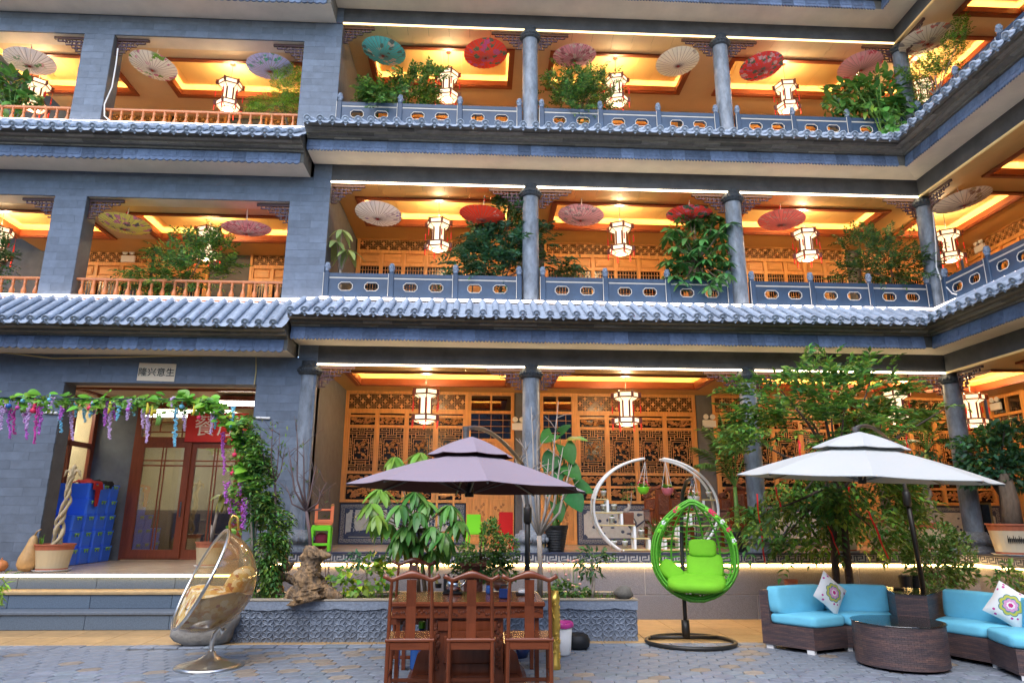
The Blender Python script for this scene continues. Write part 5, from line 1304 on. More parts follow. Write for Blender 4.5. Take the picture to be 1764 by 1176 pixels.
def epos(s, v): w, z = egg(s); return RM @ Vector((w*math.sin(v), .22+.98*w*math.cos(v)*(.9 if s < .5 else .9+.2*(s-.5))-.22, z-.05*max(0, math.cos(v))*s))
b = MB(); F = [epos(.012+.976*i/26, -PI/2) for i in range(27)]+[epos(.012+.976*(26-i)/26, PI/2) for i in range(27)]
for k in range(4):
    o = Vector(((k-1.5)*.008, (k % 2)*.03-.015+.0, ((k+1) % 3-1)*.012)); b.tube([q_+(q_-Vector((RM.translation.x, 0, 1.15))).normalized()*.018*(k-1.5) + Vector((0, .02*((k % 2)*2-1), 0)) for q_ in F], .015, 7, closed=True)
b.build('front_hoop', 'lime_rattan', t, smooth=True)
b = MB()
for v in (-62, -38, -13, 13, 38, 62): b.tube([epos(.02+.96*i/22, R(v)) for i in range(23)], .014, 6)
b.build('upright_canes', 'lime_rattan', t, smooth=True)
for i in range(17):
    s = .1+.84*i/16; bb = MB(); bb.tube([epos(s+.008*math.sin(k*1.7+i), R(-88+176*k/24)) for k in range(25)], .0095 if i < 10 else .014, 5); bb.build('weave_cane', 'lime_rattan', t, smooth=True)
b = MB()
for i in range(26):
    s = .66+.3*i/25; s2 = .97-.25*((i*7) % 26)/25; b.tube([epos(s+(s2-s)*k/10, R(-80+160*((i*5 % 26)/26)+(k*9-45)*(1 if i % 2 else -1)*.8)) for k in range(11)], .008, 4)
b.build('basket_weave', 'lime_rattan', t)
w_, z_ = egg(.42); b = MB()
for s in (-1, 1): b.tube([epos(.3, s*R(84)), epos(.42, s*R(72)), epos(.55, s*R(70)), epos(.7, s*R(78))], .026, 8)
b.build('side_rail', 'lime_rattan', t, smooth=True)
def cushion(b, mtx, sx, sy, sz, e=.45): s = len(b.v); b.blob((0, 0, 0), sx, sy, sz, 28, 10, e); b.xf(mtx, s)
cb = RM
b = MB(); cushion(b, cb @ Matrix.Translation((0, .12, .76)) @ Matrix.Rotation(R(12), 4, 'X'), .39, .34, .085, .6); b.build('seat_cushion', 'lime_cushion', t, smooth=True)
b = MB(); cushion(b, cb @ Matrix.Translation((.12, .3, .95)) @ Matrix.Rotation(R(-24), 4, 'X'), .25, .075, .18, .45); b.build('back_cushion', 'lime_cushion', t, smooth=True)
b = MB(); cushion(b, cb @ Matrix.Translation((.1, .33, 1.19)) @ Matrix.Rotation(R(-10), 4, 'X'), .19, .065, .12, .45); b.build('head_pillow', 'lime_cushion', t, smooth=True)
b = MB(); cushion(b, cb @ Matrix.Translation((-.34, .18, .88)) @ Matrix.Rotation(R(38), 4, 'Y') @ Matrix.Rotation(R(-20), 4, 'X'), .17, .07, .12, .5); b.build('side_pillow', 'lime_cushion', t, smooth=True)
r = random.Random(8); fb = MB()
for i in range(9):
    s = r.uniform(.03, .45); v = r.choice((-PI/2, PI/2)); q_ = epos(s, v)+Vector((0, -.03, .01)); fb.m = r.choice((0, 0, 1)); 
    for k in range(5): a = 2*PI*k/5; fb.blob(q_+Vector((.02*math.cos(a), 0, .02*math.sin(a))), .016, .008, .016, 6, 4)
for i in range(14):
    s = r.uniform(.03, .5); v = r.choice((-PI/2, PI/2)); q_ = epos(s, v)+Vector((0, -.03, 0)); fb.m = 2; fb.blob(q_, .03, .01, .02, 6, 4)
fb.build('paper_flowers', ['pinkred', 'white', 'lime_plastic'], t)

# ---- wicker sofas, corner table, coffee table
SCX, SCY = 4.75, 7.95
def polar(r_, a): return (SCX+r_*math.cos(R(a)), SCY+r_*math.sin(R(a)))
def sector(angs, r0, r1):
    return [polar(r0, a) for a in angs]+[polar(r1/ math.cos(R(abs(angs[1]-angs[0])/2)) if 0 else r1, a) for a in angs[::-1]]
def wsofa(label, angs, flip):
    c = polar(1.35, angs[1]); t = thing('wicker_sofa', label, 'sofa', (c[0], c[1], 0), 0, 'curved wicker sofas with blue cushions'); off = Matrix.Translation((-c[0], -c[1], 0))
    b = MB(); b.prism(sector(angs, 1.02, 1.7), .05, .3); b.xf(off); o = b.build('base', 'wicker', t); boxuv(o)
    b = MB(); b.prism(sector(angs, 1.585, 1.7), .301, .7); b.xf(off); o = b.build('backrest_frame', 'wicker', t); boxuv(o)
    for i in range(len(angs)-1):
        a0, a1 = angs[i]-(.5 if angs[i] > angs[i+1] else -.5), angs[i+1]+(.5 if angs[i] > angs[i+1] else -.5)
        def block(r0, r1, z0, z1, nm, lean=0, puff=.02):
            P = [Vector((*polar(r0, a0), 0)), Vector((*polar(r0, a1), 0)), Vector((*polar(r1, a1), 0)), Vector((*polar(r1, a0), 0))]
            N = 10; rows = []
            for iz, (z, k) in enumerate(((z0, .93), (z0+.015, .985), (z0+(z1-z0)*.3, 1.), (z0+(z1-z0)*.7, 1.), (z1-.02, .985), (z1, .93))):
                ring = []; cc = sum(P, Vector())/4
                for e_ in range(4):
                    A, Bv = P[e_], P[(e_+1) % 4]
                    for m_ in range(N):
                        f = (m_+.5)/N; q_ = A.lerp(Bv, f); corner = min(f, 1-f); q_ = cc+(q_-cc)*k*(1-.03*max(0, (.1-corner)/.1)); q_ = q_+(q_-cc).normalized()*puff*.3*math.sin(PI*f)
                        ring.append((q_.x-c[0]+lean*(z-z0)*math.cos(R((a0+a1)/2)), q_.y-c[1]+lean*(z-z0)*math.sin(R((a0+a1)/2)), z))
                rows.append(ring)
            bb = MB(); bb.loft(rows, True); nr = len(rows[0]); top = [tuple(x) for x in rows[-1]]; cc = Vector((sum(x[0] for x in top)/nr, sum(x[1] for x in top)/nr, z1+.012))
            s = len(bb.v); bb.add([tuple(cc)], []); 
            for k_ in range(nr): bb.f.append((5*nr+k_, 5*nr+(k_+1) % nr, s)); bb.mi.append(0)
            bb.build(nm, 'aqua', t, smooth=True)
        block(1.0, 1.60, .305, .43, 'seat_cushion'); block(1.42, 1.585, .435, .745, 'back_cushion', .12, .05)
    for a in angs:
        for r_ in (1.08, 1.62):
            x, y = polar(r_, a+(1.8 if a == min(angs) else -1.8)); MB().box(-.045, .045, -.03, .03, 0, .049).build('foot', 'white', t, loc=(x-c[0], y-c[1], 0), rot=(0, 0, R(a)))
    return t
wsofa('brown wicker sofa with blue cushions beside the egg chair', [129, 96, 63], 1)
wsofa('brown wicker sofa with blue cushions cut by the frame edge', [40, 4, -32], 1)
P = [(5.22, 8.8), (5.5, 8.6), (6.2, 9.25), (5.52, 9.62)]
c = (5.6, 9.05); t = thing('corner_table', 'wedge shaped wicker corner table with glass top between the two sofas', 'table', (*c, 0)); b = MB(); b.prism([(x-c[0], y-c[1]) for x, y in P], .03, .69); o = b.build('body', 'wicker', t); boxuv(o)
b = MB(); b.prism([((x-c[0])*1.01, (y-c[1])*1.01) for x, y in P], .694, .704); b.build('glass_top', 'glass_table', t); b = MB(); b.lathe([(.06, .705), (.075, .725), (.06, .725), (.05, .712)], 16, c=(-.05, .2, 0)); b.build('ashtray', 'black', t)
t = thing('coffee_table', 'round brown wicker coffee table with a glass top in front of the blue sofas', 'table', (4.83, 8.16, 0)); b = MB(); b.lathe([(.478, .03), (.48, .2), (.48, .45), (.47, .462)], 48, caps=False); o = b.build('body', 'wicker', t); me = o.data; uv = me.uv_layers.new(name='UVMap')
for p_ in me.polygons:
    aa = [math.atan2(me.vertices[me.loops[li].vertex_index].co.y, me.vertices[me.loops[li].vertex_index].co.x) for li in p_.loop_indices]
    if max(aa)-min(aa) > PI: aa = [a+2*PI if a < 0 else a for a in aa]
    for li, a in zip(p_.loop_indices, aa): uv.data[li].uv = (a*.48, me.vertices[me.loops[li].vertex_index].co.z)
b = MB(); b.lathe([(.0, .455), (.47, .455)], 40, caps=False); b.build('table_top', 'wicker_plain', t); b = MB(); b.lathe([(.0, .466), (.49, .466), (.495, .47), (.49, .476), (0, .476)], 48, caps=False); b.build('glass_top', 'glass_table', t)
# printed scatter cushions
def flower_mat():
    m = mat('flowerprint', (.78, .78, .76), .85); n = m.node_tree.nodes; L = m.node_tree.links; p = n['Principled BSDF']
    tc = n.new('ShaderNodeTexCoord'); sx = n.new('ShaderNodeSeparateXYZ'); L.new(tc.outputs['Object'], sx.inputs[0])
    def mth(op, a, b=None):
        q = n.new('ShaderNodeMath'); q.operation = op
        for i, v in enumerate((a, b)):
            if v is None: continue
            if isinstance(v, (int, float)): q.inputs[i].default_value = v
            else: L.new(v, q.inputs[i])
        return q.outputs[0]
    x, z = sx.outputs[0], sx.outputs[2]
    r_ = mth('SQRT', mth('ADD', mth('MULTIPLY', x, x), mth('MULTIPLY', z, z))); a = mth('ARCTAN2', z, x)
    col = None; prev = None
    rgb = n.new('ShaderNodeRGB'); rgb.outputs[0].default_value = (.78, .78, .76, 1); prev = rgb.outputs[0]
    vo = n.new('ShaderNodeTexVoronoi'); vo.inputs['Scale'].default_value = 13; L.new(tc.outputs['Object'], vo.inputs['Vector']); 
    def layer(mask, c):
        nonlocal prev
        mx = n.new('ShaderNodeMix'); mx.data_type = 'RGBA'; mx.inputs[7].default_value = (*c, 1); L.new(mask, mx.inputs['Factor']); L.new(prev, mx.inputs[6]); prev = mx.outputs[2]
    layer(mth('LESS_THAN', vo.outputs['Distance'], .22), (.55, .05, .28))
    for amp, rad, c, ph in ((.018, .115, (.78, .78, .76), 0), (.018, .105, (.1, .25, .28), 0), (.018, .095, (.5, .5, .08), 0), (.016, .07, (.1, .25, .28), .0), (.012, .06, (.65, .3, .5), .4), (.008, .034, (.8, .75, .75), .4), (.006, .02, (.55, .02, .2), 0)):
        edge = mth('ADD', mth('MULTIPLY', mth('ABSOLUTE', mth('COSINE', mth('ADD', mth('MULTIPLY', a, 4), ph))), amp), rad)
        layer(mth('LESS_THAN', r_, edge), c)
    L.new(prev, p.inputs['Base Color'])
flower_mat()
def pillow(label, px, py, Y, rot):
    p = at(px, py, Y=Y); t = thing('scatter_cushion', label, 'cushion', p, rot, 'printed flower cushions'); b = MB(); N = 12; rows = []
    for s in (-1, 1):
        rows = []
        for i in range(N+1):
            row = []
            for j in range(N+1):
                u, v = -1+2*i/N, -1+2*j/N; th = .075*((1-u*u)*(1-v*v))**.5*1.0; pin = 1-.08*(1-abs(u))*(abs(v))**3; pin2 = 1-.08*(1-abs(v))*(abs(u))**3; row.append((.2*u*pin2, s*th, .2*v*pin))
            rows.append(row)
        b.loft(rows if s < 0 else [r_[::-1] for r_ in rows])
    b.build('cover', 'flowerprint', t, smooth=True)
pillow('white cushion printed with a yellow and pink flower on the sofa by the egg chair', 1430, 1021, 9.12, (R(-14), R(40), R(8)))
pillow('white flower cushion at the frame edge on the far sofa end', 1740, 1043, 8.05, (R(-12), R(32), R(-38)))
# ---- cantilever parasols
def parasol(label, ctr, rim, top, R0, capr, capz, hub, pole, basez, m_out, m_in, tilt, rot0, n=8, name='cantilever_parasol'):
    t = thing(name, label, 'parasol', (pole[0].x, pole[0].y, basez)); O = Vector((pole[0].x, pole[0].y, basez))
    TM_ = Matrix.Translation(Vector(ctr)-O) @ Matrix.Rotation(tilt[0], 4, 'X') @ Matrix.Rotation(tilt[1], 4, 'Y')
    def shell(r0, r1, z0, z1, curve, drop, sg):
        b = MB()
        for side in (0, 1):
            b.m = side; rows = []
            for i in range(9):
                f = i/8; r_ = r0+(r1-r0)*f; z = z0+(z1-z0)*(f-curve*math.sin(PI*f)) - (.006 if side else 0); row = []
                for k in range(n*6):
                    a = rot0+2*PI*k/(n*6); ph = (k % 6)/6; seg = PI/n; rr = r_*math.cos(seg)/math.cos((ph-.5)*2*seg)*(1-sg*f*f*math.sin(PI*ph)); zz = z-drop*f*math.sin(PI*ph)*(1 if f > .3 else .6); row.append(TM_ @ Vector((rr*math.cos(a), rr*math.sin(a), zz)))
                rows.append(row if side == 0 else row)
            b.loft(rows, True)
        # edge binding
        return b
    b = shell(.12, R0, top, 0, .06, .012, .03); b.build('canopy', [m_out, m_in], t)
    b = shell(.02, capr, capz[1], capz[0], .1, .008, .03); b.build('vent_cap', [m_out, m_in], t)
    rib = MB()
    for k in range(n):
        a = rot0+2*PI*k/n; P = [TM_ @ Vector((f_*math.cos(a), f_*math.sin(a), z_-.02)) for f_, z_ in ((.06, top+.0), (R0*.5, top*.47), (R0*.99, .0))]; r_ = MB(); r_.tube(P, .011, 5); r_.tube([TM_ @ Vector((.06*math.cos(a), .06*math.sin(a), top-.45)), P[1]], .008, 4); r_.build('rib', 'metal_grey', t)
    MB().lathe([(.05, top-.5), (.05, top-.4), (.03, top-.38), (.03, top+.1)], 12).xf(TM_).build('hub', 'metal_dark', t)
    h = Vector(hub)-O; MB().lathe([(.035, -.16), (.035, 0), (.045, .005), (.045, .05), (0, .055)], 12, c=h).build('finial', 'metal_grey', t)
    q1 = Vector(pole[1])-O; d = q1-h; up = Vector((0, 0, 1))
    arm = [h+Vector((0, 0, .03))]+[h+d*f+up*(.14*math.sin(PI*f**.8)+.02) for f in (.12, .25, .4, .55, .7, .85)]+[q1]
    MB().tube(arm, .026, 10).build('arm', 'metal_grey', t, smooth=True)
    b = MB(); b.tube([Vector(pole[0])-O, Vector(pole[2])-O], .036, 12); b.lathe([(.045, 0), (.055, .02), (.055, .2), (.045, .22)], 12, c=Vector(pole[2])-O+Vector((0, 0, -.25))); b.build('pole', 'metal_dark', t, smooth=True)
    MB().tube([Vector(pole[2])-O+Vector((0, 0, -.05)), q1], [.026, .024], 10).build('arm_socket', 'metal_grey', t)
    MB().cbox(-.4, .4, -.03, .03, .0, .05, .01).build('cross_base', 'metal_dark', t); MB().cbox(-.03, .03, -.4, .4, .002, .052, .01).build('cross_base', 'metal_dark', t)
    return t
c1 = at(809, 833, Y=7.95); q0 = at(909, 1000, Y=9.3)
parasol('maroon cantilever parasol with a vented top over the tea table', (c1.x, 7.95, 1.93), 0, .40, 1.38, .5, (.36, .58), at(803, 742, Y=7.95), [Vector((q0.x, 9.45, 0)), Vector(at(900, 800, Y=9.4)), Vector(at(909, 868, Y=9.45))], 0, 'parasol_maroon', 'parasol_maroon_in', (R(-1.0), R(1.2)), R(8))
c2 = at(1485, 822, Y=8.7); pb = at(1588, 1003, Y=10.0)
parasol('white cantilever parasol with a vented top over the blue sofas', (c2.x, 8.7, 2.1), 0, .44, 1.54, .58, (.385, .6), at(1474, 742, Y=8.7), [Vector((pb.x+.07, 10.05, 0)), Vector(at(1545, 775, Y=9.7)), Vector(at(1560, 842, Y=9.95))], 0, 'parasol_white', 'parasol_white', (R(2.6), R(2.2)), R(20), n=8)
# ---- furniture on the terrace
TZ = 1.026
mat('sign_text', (.8, .74, .66), .5)
text('餐厅', .46, 'sign_text', [o for o in COL.objects if o.name.startswith('dining_sign')][0], (.0, -.016, 0))
YS = 12.25
t = thing('plant_stand', 'white circular plant stand with stepped wooden shelves', 'plant stand', (at(1131, 955, Y=YS).x, YS, TZ)); O = Vector(t.location)
cz = .72; rx, rz = 1.1, .87
for y in (-.13, .13):
    for a0, a1 in ((-126, -261), (-54, 81)):
        MB().tube([(rx*math.cos(R(a0+(a1-a0)*k/30)), y, max(0.012, cz+rz*math.sin(R(a0+(a1-a0)*k/30)))) for k in range(31)], .024, 8).build('hoop', 'white_paint', t, smooth=True)
b = MB()
for sx in (-1, 1): b.tube([(sx*.17, -.13, cz+rz*.985), (sx*.17, .13, cz+rz*.985)], .016, 6); b.tube([(sx*.6, -.13, .02), (sx*.6, .13, .02)], .016, 6)
b.build('tie_bar', 'white_paint', t)
SH = []
for sx in (-1, 1):
    for x0, x1, z in ((1.09, .84, .86), (1.09, .6, .63), (1.02, .38, .42), (.42, .13, .2), (.62, .1, .015)):
        a_, c_ = sorted((sx*x0, sx*x1)); MB().cbox(a_, c_, -.12, .12, z, z+.022, .005).build('shelf', 'shelfwood', t); SH.append((a_, c_, z+.022))
    for x, z0, z1 in ((.85, .65, .86), (.61, .44, .63), (.39, .03, .42), (.14, .03, .2)): 
        for y in (-.1, .1): MB().cbox(sx*x-.022, sx*x+.022, y-.018, y+.018, z0, z1, .004).build('upright', 'white_paint', t)
def potlet(px, py, z_loc, seed, lab, big=1.):
    q_ = at(px, py, Y=YS-.04); t2 = thing('jar_planter', lab, 'jar planter', (q_.x, YS-.04, TZ+z_loc), 0, 'small white potted cuttings in glass jars'); b = MB(); b.lathe([(.045, .0), (.048, .01), (.052, .1), (.05, .1), (.046, .012)], 14); b.build('jar', 'jar', t2, smooth=True)
    b = MB(); b.lathe([(.036, .05), (.05, .115), (.058, .125), (.05, .135), (.0, .13)], 14); b.build('pot', 'white', t2, smooth=True); LEAFLET(t2, seed, big)
def LEAFLET(t2, seed, big=1., z=.13, n=9, sz=.055):
    r_ = random.Random(seed); b = MB()
    for i in range(n):
        a = r_.uniform(0, 6.28); L = sz*r_.uniform(.7, 1.4)*big; up = r_.uniform(.2, 1.3); d = Vector((math.cos(a), math.sin(a), up)).normalized(); s = d.cross(Vector((0, 0, 1))).normalized()*L*.3; o_ = Vector((0, 0, z)); b.add([o_, o_+d*L*.5+s, o_+d*L+Vector((0, 0, -L*.15)), o_+d*L*.5-s], [(0, 1, 2), (0, 2, 3)])
    b.build('leaves', 'leaf_bright' if seed % 2 else 'leaf_mid', t2)
for i, (px, py, z, lab) in enumerate(((1040, 862, .882, 'white potted cutting in a jar, topmost shelf, near end of the circular stand'), (1040, 885, .652, 'white potted cutting in a jar on the second shelf against the hoop'), (1058, 885, .652, 'white potted cutting in a jar on the second shelf against the upright'), (1054, 905, .442, 'white potted cutting in a jar on the third shelf of the circular stand'), (1105, 925, .222, 'white potted cutting in a jar on the low inner shelf'), (1077, 945, .037, 'white potted cutting in a jar on the floor board, inner one'), (1058, 945, .037, 'white potted cutting in a jar on the floor board, by the hoop'), (1222, 862, .882, 'white potted cutting in a jar, topmost shelf behind the egg chair chain'), (1200, 885, .652, 'white potted cutting in a jar behind the egg chair, higher one'), (1180, 905, .442, 'white potted cutting in a jar behind the egg chair, lower one'))): potlet(px, py, z, i, lab, .9)
q_ = at(1083, 914, Y=YS); t = thing('bonsai_pot', 'pale stemmed bonsai in a ribbed brown pot on the circular stand', 'potted plant', (q_.x, YS-.02, TZ+.442)); MB().prism([(-.1, -.09), (.1, -.09), (.1, .09), (-.1, .09)], 0, .03).lathe([(.1, 0), (.115, .18), (.11, .21), (.09, .2)], 4, a0=PI/4).build('pot', 'pot_brown', t)
b = MB(); b.tube([(0, 0, .18), (-.04, 0, .24), (.03, 0, .3), (.0, 0, .36)], [.05, .045, .03, .015], 8); b.tube([(.02, 0, .28), (.06, 0, .4), (.07, 0, .55)], [.02, .01, .006], 6); b.build('stem', 'bark_pale', t, smooth=True); BONSAI = t
for px, py, top, m, lab, fl in ((1108, 840, (1111, 795), 'lime_plastic', 'lime green hanging pot with red flowers under the white hoop', 1), (1150, 842, (1146, 795), 'pot_pink', 'pink hanging pot with bright foliage under the white hoop', 0), (1195, 856, (1196, 815), 'white', 'white hanging pot with orange flowers under the white hoop', 2)):
    if m == 'pot_pink' and m not in MT: mat('pot_pink', (.6, .15, .2), .4, 30, .3)
    q_ = at(px, py, Y=YS-.1); tp = at(*top, Y=YS-.1); t = thing('hanging_pot', lab, 'hanging pot', q_, 0, 'hanging pots on the circular plant stand'); MB().lathe([(.0, -.11), (.05, -.105), (.09, -.06), (.105, 0), (.11, .015), (.09, .01), (.0, -.0)], 18).build('pot', m, t, smooth=True); b = MB()
    for k in range(3): a = k*2.09+.4; b.tube([(.105*math.cos(a), .105*math.sin(a), .01), tuple(tp-q_)], .004, 4)
    b.build('strings', 'white', t); LEAFLET(t, 1, 1.6, .0, 26, .075)
    if fl:
        b = MB(); r_ = random.Random(fl)
        for k in range(7): b.blob((r_.uniform(-.1, .1), r_.uniform(-.08, .0), r_.uniform(.05, .12)), .018, .018, .014, 6, 4)
        b.build('blooms', 'pinkred' if fl == 1 else 'peach', t)
# carved armchairs
def armchair(label, x, y, rot=0):
    t = thing('carved_armchair', label, 'armchair', (x, y, TZ), rot, 'carved red wood armchairs on the terrace'); m = 'rosewood'
    b = MB(); b.cbox(-.4, .4, -.36, .3, .38, .45, .012); b.build('seat', 'rosewood_h', t); b = MB(); b.cbox(-.38, .38, -.34, -.31, .26, .379, .01); b.build('apron', 'rosecarve', t)
    for sx in (-1, 1):
        for yy in (-.32, .26): MB().prism([(sx*.34, 0), (sx*.42, 0), (sx*.4, .1), (sx*.41, .38), (sx*.33, .38), (sx*.35, .12)], yy-.04, yy+.04, 'y').build('leg', m, t)
        b = MB(); b.cbox(sx*.38-.045, sx*.38+.045, -.36, .3, .68, .73, .015); b.cbox(sx*.38-.035, sx*.38+.035, -.35, -.27, .451, .68, .01); b.cbox(sx*.38-.02, sx*.38+.02, -.2, .28, .5, .68, .008); b.build('arm', m, t)
        b = MB(); b.cbox(sx*.26-.12, sx*.26+.12, .24, .3, .451, .93, .012); b.m = 1; b.cbox(sx*.26-.085, sx*.26+.085, .225, .245, .66, .9, .01)
        for k in range(12): b.blob((sx*.26+random.uniform(-.07, .07), .224, random.uniform(.68, .88)), .025, .01, .022, 6, 4)
        b.build('side_panel', ['rosewood', 'rosecarve'], t)
        b = MB(); b.tube([(sx*.38, .27, .93), (sx*.36, .27, 1.0), (sx*.28, .27, 1.03), (sx*.25, .27, .97), (sx*.3, .27, .95)], [.035, .04, .035, .03, .02], 8); b.blob((sx*.33, .26, .97), .06, .03, .05); b.build('scroll', 'rosecarve', t, smooth=True)
    b = MB(); b.cbox(-.15, .15, .225, .31, .451, 1.1, .014); b.m = 1; b.cbox(-.1, .1, .205, .23, .62, 1.02, .01)
    for k in range(26): b.blob((random.uniform(-.08, .08), .204, random.uniform(.64, 1.0)), .025, .012, .024, 6, 4)
    b.build('splat', ['rosewood', 'rosecarve'], t)
    b = MB(); b.tube([(-.26, .27, 1.04), (-.2, .27, 1.12), (-.1, .27, 1.12), (0, .27, 1.16), (.1, .27, 1.12), (.2, .27, 1.12), (.26, .27, 1.04)], [.03, .045, .05, .07, .05, .045, .03], 8); b.build('crest', 'rosecarve', t, smooth=True)
armchair('carved red wood armchair behind the circular plant stand', at(1150, 900, Y=13.5).x, 13.5); armchair('carved red wood armchair half hidden behind the palm pot', at(1283, 900, Y=13.5).x, 13.5)
# stools and plastic chairs
def stool(t, m, h, w, z0=0, flip=False):
    s = -1 if flip else 1; zz = lambda z: z0+(h-z if flip else z)
    b = MB()
    def bx(x0, x1, y0, y1, a, c): a, c = sorted((zz(a), zz(c))); b.cbox(x0, x1, y0, y1, a, c, .006)
    bx(-w, w, -w, w, h-.03, h)
    for i in (-1, 1):
        for j in (-1, 1): bx(i*w*.92-.022, i*w*.92+.022, j*w*.92-.022, j*w*.92+.022, 0, h-.031)
        bx(-w*.9, w*.9, i*w*.92-.012, i*w*.92+.012, h*.22, h*.32); bx(-w*.9, w*.9, i*w*.92-.014, i*w*.92+.014, h-.09, h-.031); bx(i*w*.92-.012, i*w*.92+.012, -w*.9, w*.9, h*.22, h*.32)
    b.build('frame', m, t)
q_ = at(552, 950, Z=TZ); q_.y = 12.0; q_.x = at(552, 950, Y=12.).x
t = thing('plastic_stool', 'lime green plastic stool on the terrace beside the column', 'stool', (q_.x, 12.0, TZ), R(6)); stool(t, 'lime_plastic', .42, .15); b = MB(); b.blob((0, 0, .16), .12, .12, .14, 12, 8, .8); b.build('cloth', 'maroon_cloth', t, smooth=True)
t = thing('upturned_stool', 'small orange frame stool turned upside down on the lime stool', 'stool', (q_.x+.02, 12.0, TZ+.421), R(14)); stool(t, 'orange_plastic', .34, .14, 0, True)
def plastic_chair(label, px, Y, m, n, rot):
    x = at(px, 940, Y=Y).x; t = thing('plastic_chair_stack', label, 'chair stack', (x, Y, TZ), R(rot)); t.scale = (.66, .66, .6)
    for i in range(n):
        z = i*.07; b = MB(); b.cbox(-.2, .2, -.2, .2, .42+z, .45+z, .01); b.loft([[(x_, .2+.05*f, .45+z+.42*f) for x_ in (-.19, 0, .19)] for f in (0, .5, 1)]); b.loft([[(x_, .215+.05*f, .45+z+.42*f) for x_ in (.19, 0, -.19)] for f in (0, .5, 1)])
        for f in (.25, .5, .75): b.box(-.17, .17, .195+.05*f, .2+.05*f, .45+z+.42*f-.012, .45+z+.42*f+.012)
        for sx in (-1, 1):
            for yy in (-.18, .19): b.tube([(sx*.18, yy, .43+z), (sx*.2, yy*1.08, z if i == 0 else z+.02)], .02, 6)
            b.tube([(sx*.19, -.19, .44+z), (sx*.21, -.18, .62+z), (sx*.2, .22, .63+z)], .018, 6)
        b.build('chair', m, t)
plastic_chair('stack of lime green plastic chairs behind the clipped bonsai', 818, 12.9, 'lime_plastic', 3, 170); plastic_chair('stack of red plastic chairs beside the middle column', 868, 12.7, 'red_plastic', 4, 190)
# little stool stack for palms, black box, carved stand by the corner
t = thing('wooden_ladder_rack', 'slim wooden rack leaning by the ground floor door behind the parasol', 'rack', (at(765, 940, Y=13.6).x, 13.6, TZ)); b = MB()
for sx in (-.16, .16): b.cbox(sx-.02, sx+.02, -.02, .02, 0, 1.1, .005)
for z in (.25, .6, .95): b.cbox(-.16, .16, -.018, .018, z, z+.04, .004)
b.build('frame', 'wood', t)
t = thing('black_screen', 'black lacquered panel in a brass frame by the corner column', 'screen', at(1697, 950, Z=TZ), R(-38)); b = MB(); frame_boxes(b, -.2, .2, 0, .85, .035, -.03, .03)
mat('gold_dark', (.25, .16, .05), .4, metal=.5); b.build('frame', 'gold_dark', t); MB().box(-.165, .165, -.01, .01, .035, .815).build('panel', 'backdark', t)
# ---- crates, cloths, gourds on the piers wing floor
LZ = .728
def crate_mesh():
    b = MB(); L, Wd, H = .34, .18, .285
    rows = [[(x*k*1., y*k, z) for x, y in ((-L, -Wd+.03), (-L+.03, -Wd), (L-.03, -Wd), (L, -Wd+.03), (L, Wd-.03), (L-.03, Wd), (-L+.03, Wd), (-L, Wd-.03))] for z, k in ((0, .9), (.02, .93), (H-.04, .975), (H-.04, 1.0), (H, 1.0))]
    b.loft(rows, True); b.f.append(tuple(len(b.v)-8+i for i in range(8))); b.mi.append(0); b.f.append(tuple(7-i for i in range(8))); b.mi.append(0)
    return b.mesh('box', 'crate')
def handle_mesh():
    b = MB(); b.cbox(.335, .36, -.07, .07, .235, .262, .006); b.cbox(.335, .352, -.055, -.03, .2, .235, .004); b.cbox(.335, .352, .03, .055, .2, .235, .004); return b.mesh('handle', 'crate_handle')
cmz, hmz = crate_mesh(), handle_mesh()
rown = ['bottom', 'second', 'third', 'fourth', 'topmost']; coln = ['nearest the braided trunk', 'second from the braided trunk', 'second from the glass door', 'beside the glass door']
def crate(x, y, z, lab):
    t = thing('storage_crate', lab, 'crate', (x, y, z), R(random.uniform(-1.2, 1.2)), 'blue storage crates stacked by the glass door'); inst(cmz, 'box', t); inst(hmz, 'handle', t); inst(hmz, 'handle', t, rot=(0, 0, PI))
for ci in range(4):
    for ri in range(5):
        if ri > 2 and ci == 0: continue
        crate(-7.49+random.uniform(-.008, .008), 12.98+.37*ci, LZ+ri*.286, f'blue crate {"on the floor" if ri == 0 else rown[ri]+" from the floor" if ri < 3 else rown[ri]+" in its stack"}, in the column {coln[ci]}')
for ri in range(2): crate(-7.5, 12.5, LZ+ri*.286, ('lower' if ri == 0 else 'upper')+' blue crate standing apart against the pier behind the braided trunk')
def cloth(name, lab, x, y, z, m, seed, hang):
    r_ = random.Random(seed); N = 10; rows = []
    for i in range(N+1):
        row = []
        for j in range(N+1):
            u, v = -1+2*i/N, -1+2*j/N; xx = .2*u; yy = .17*v; zz = .06*(1-max(abs(u), abs(v))**2)+.03*math.sin(u*5+seed)*math.cos(v*4)
            if u > .5: zz -= hang*(u-.5)*2*(1 if abs(v) < .5 else .3); xx = .1+.02*u+ .09
            row.append((xx+r_.uniform(-.008, .008), yy, zz+r_.uniform(-.006, .006)+.012))
        rows.append(row)
    b = MB(); b.loft(rows); o = b.build(name, m, smooth=True); o.location = (x, y, z); return tag(o, lab, 'cloth')
cloth('red_cloth', 'red cloth hanging over the topmost blue crates', -7.32, 13.38, LZ+5*.286, 'cloth_red', 1, .42); cloth('black_cloth', 'black cloth crumpled on the crates by the glass door', -7.34, 13.8, LZ+5*.286, 'cloth_black', 2, .1)
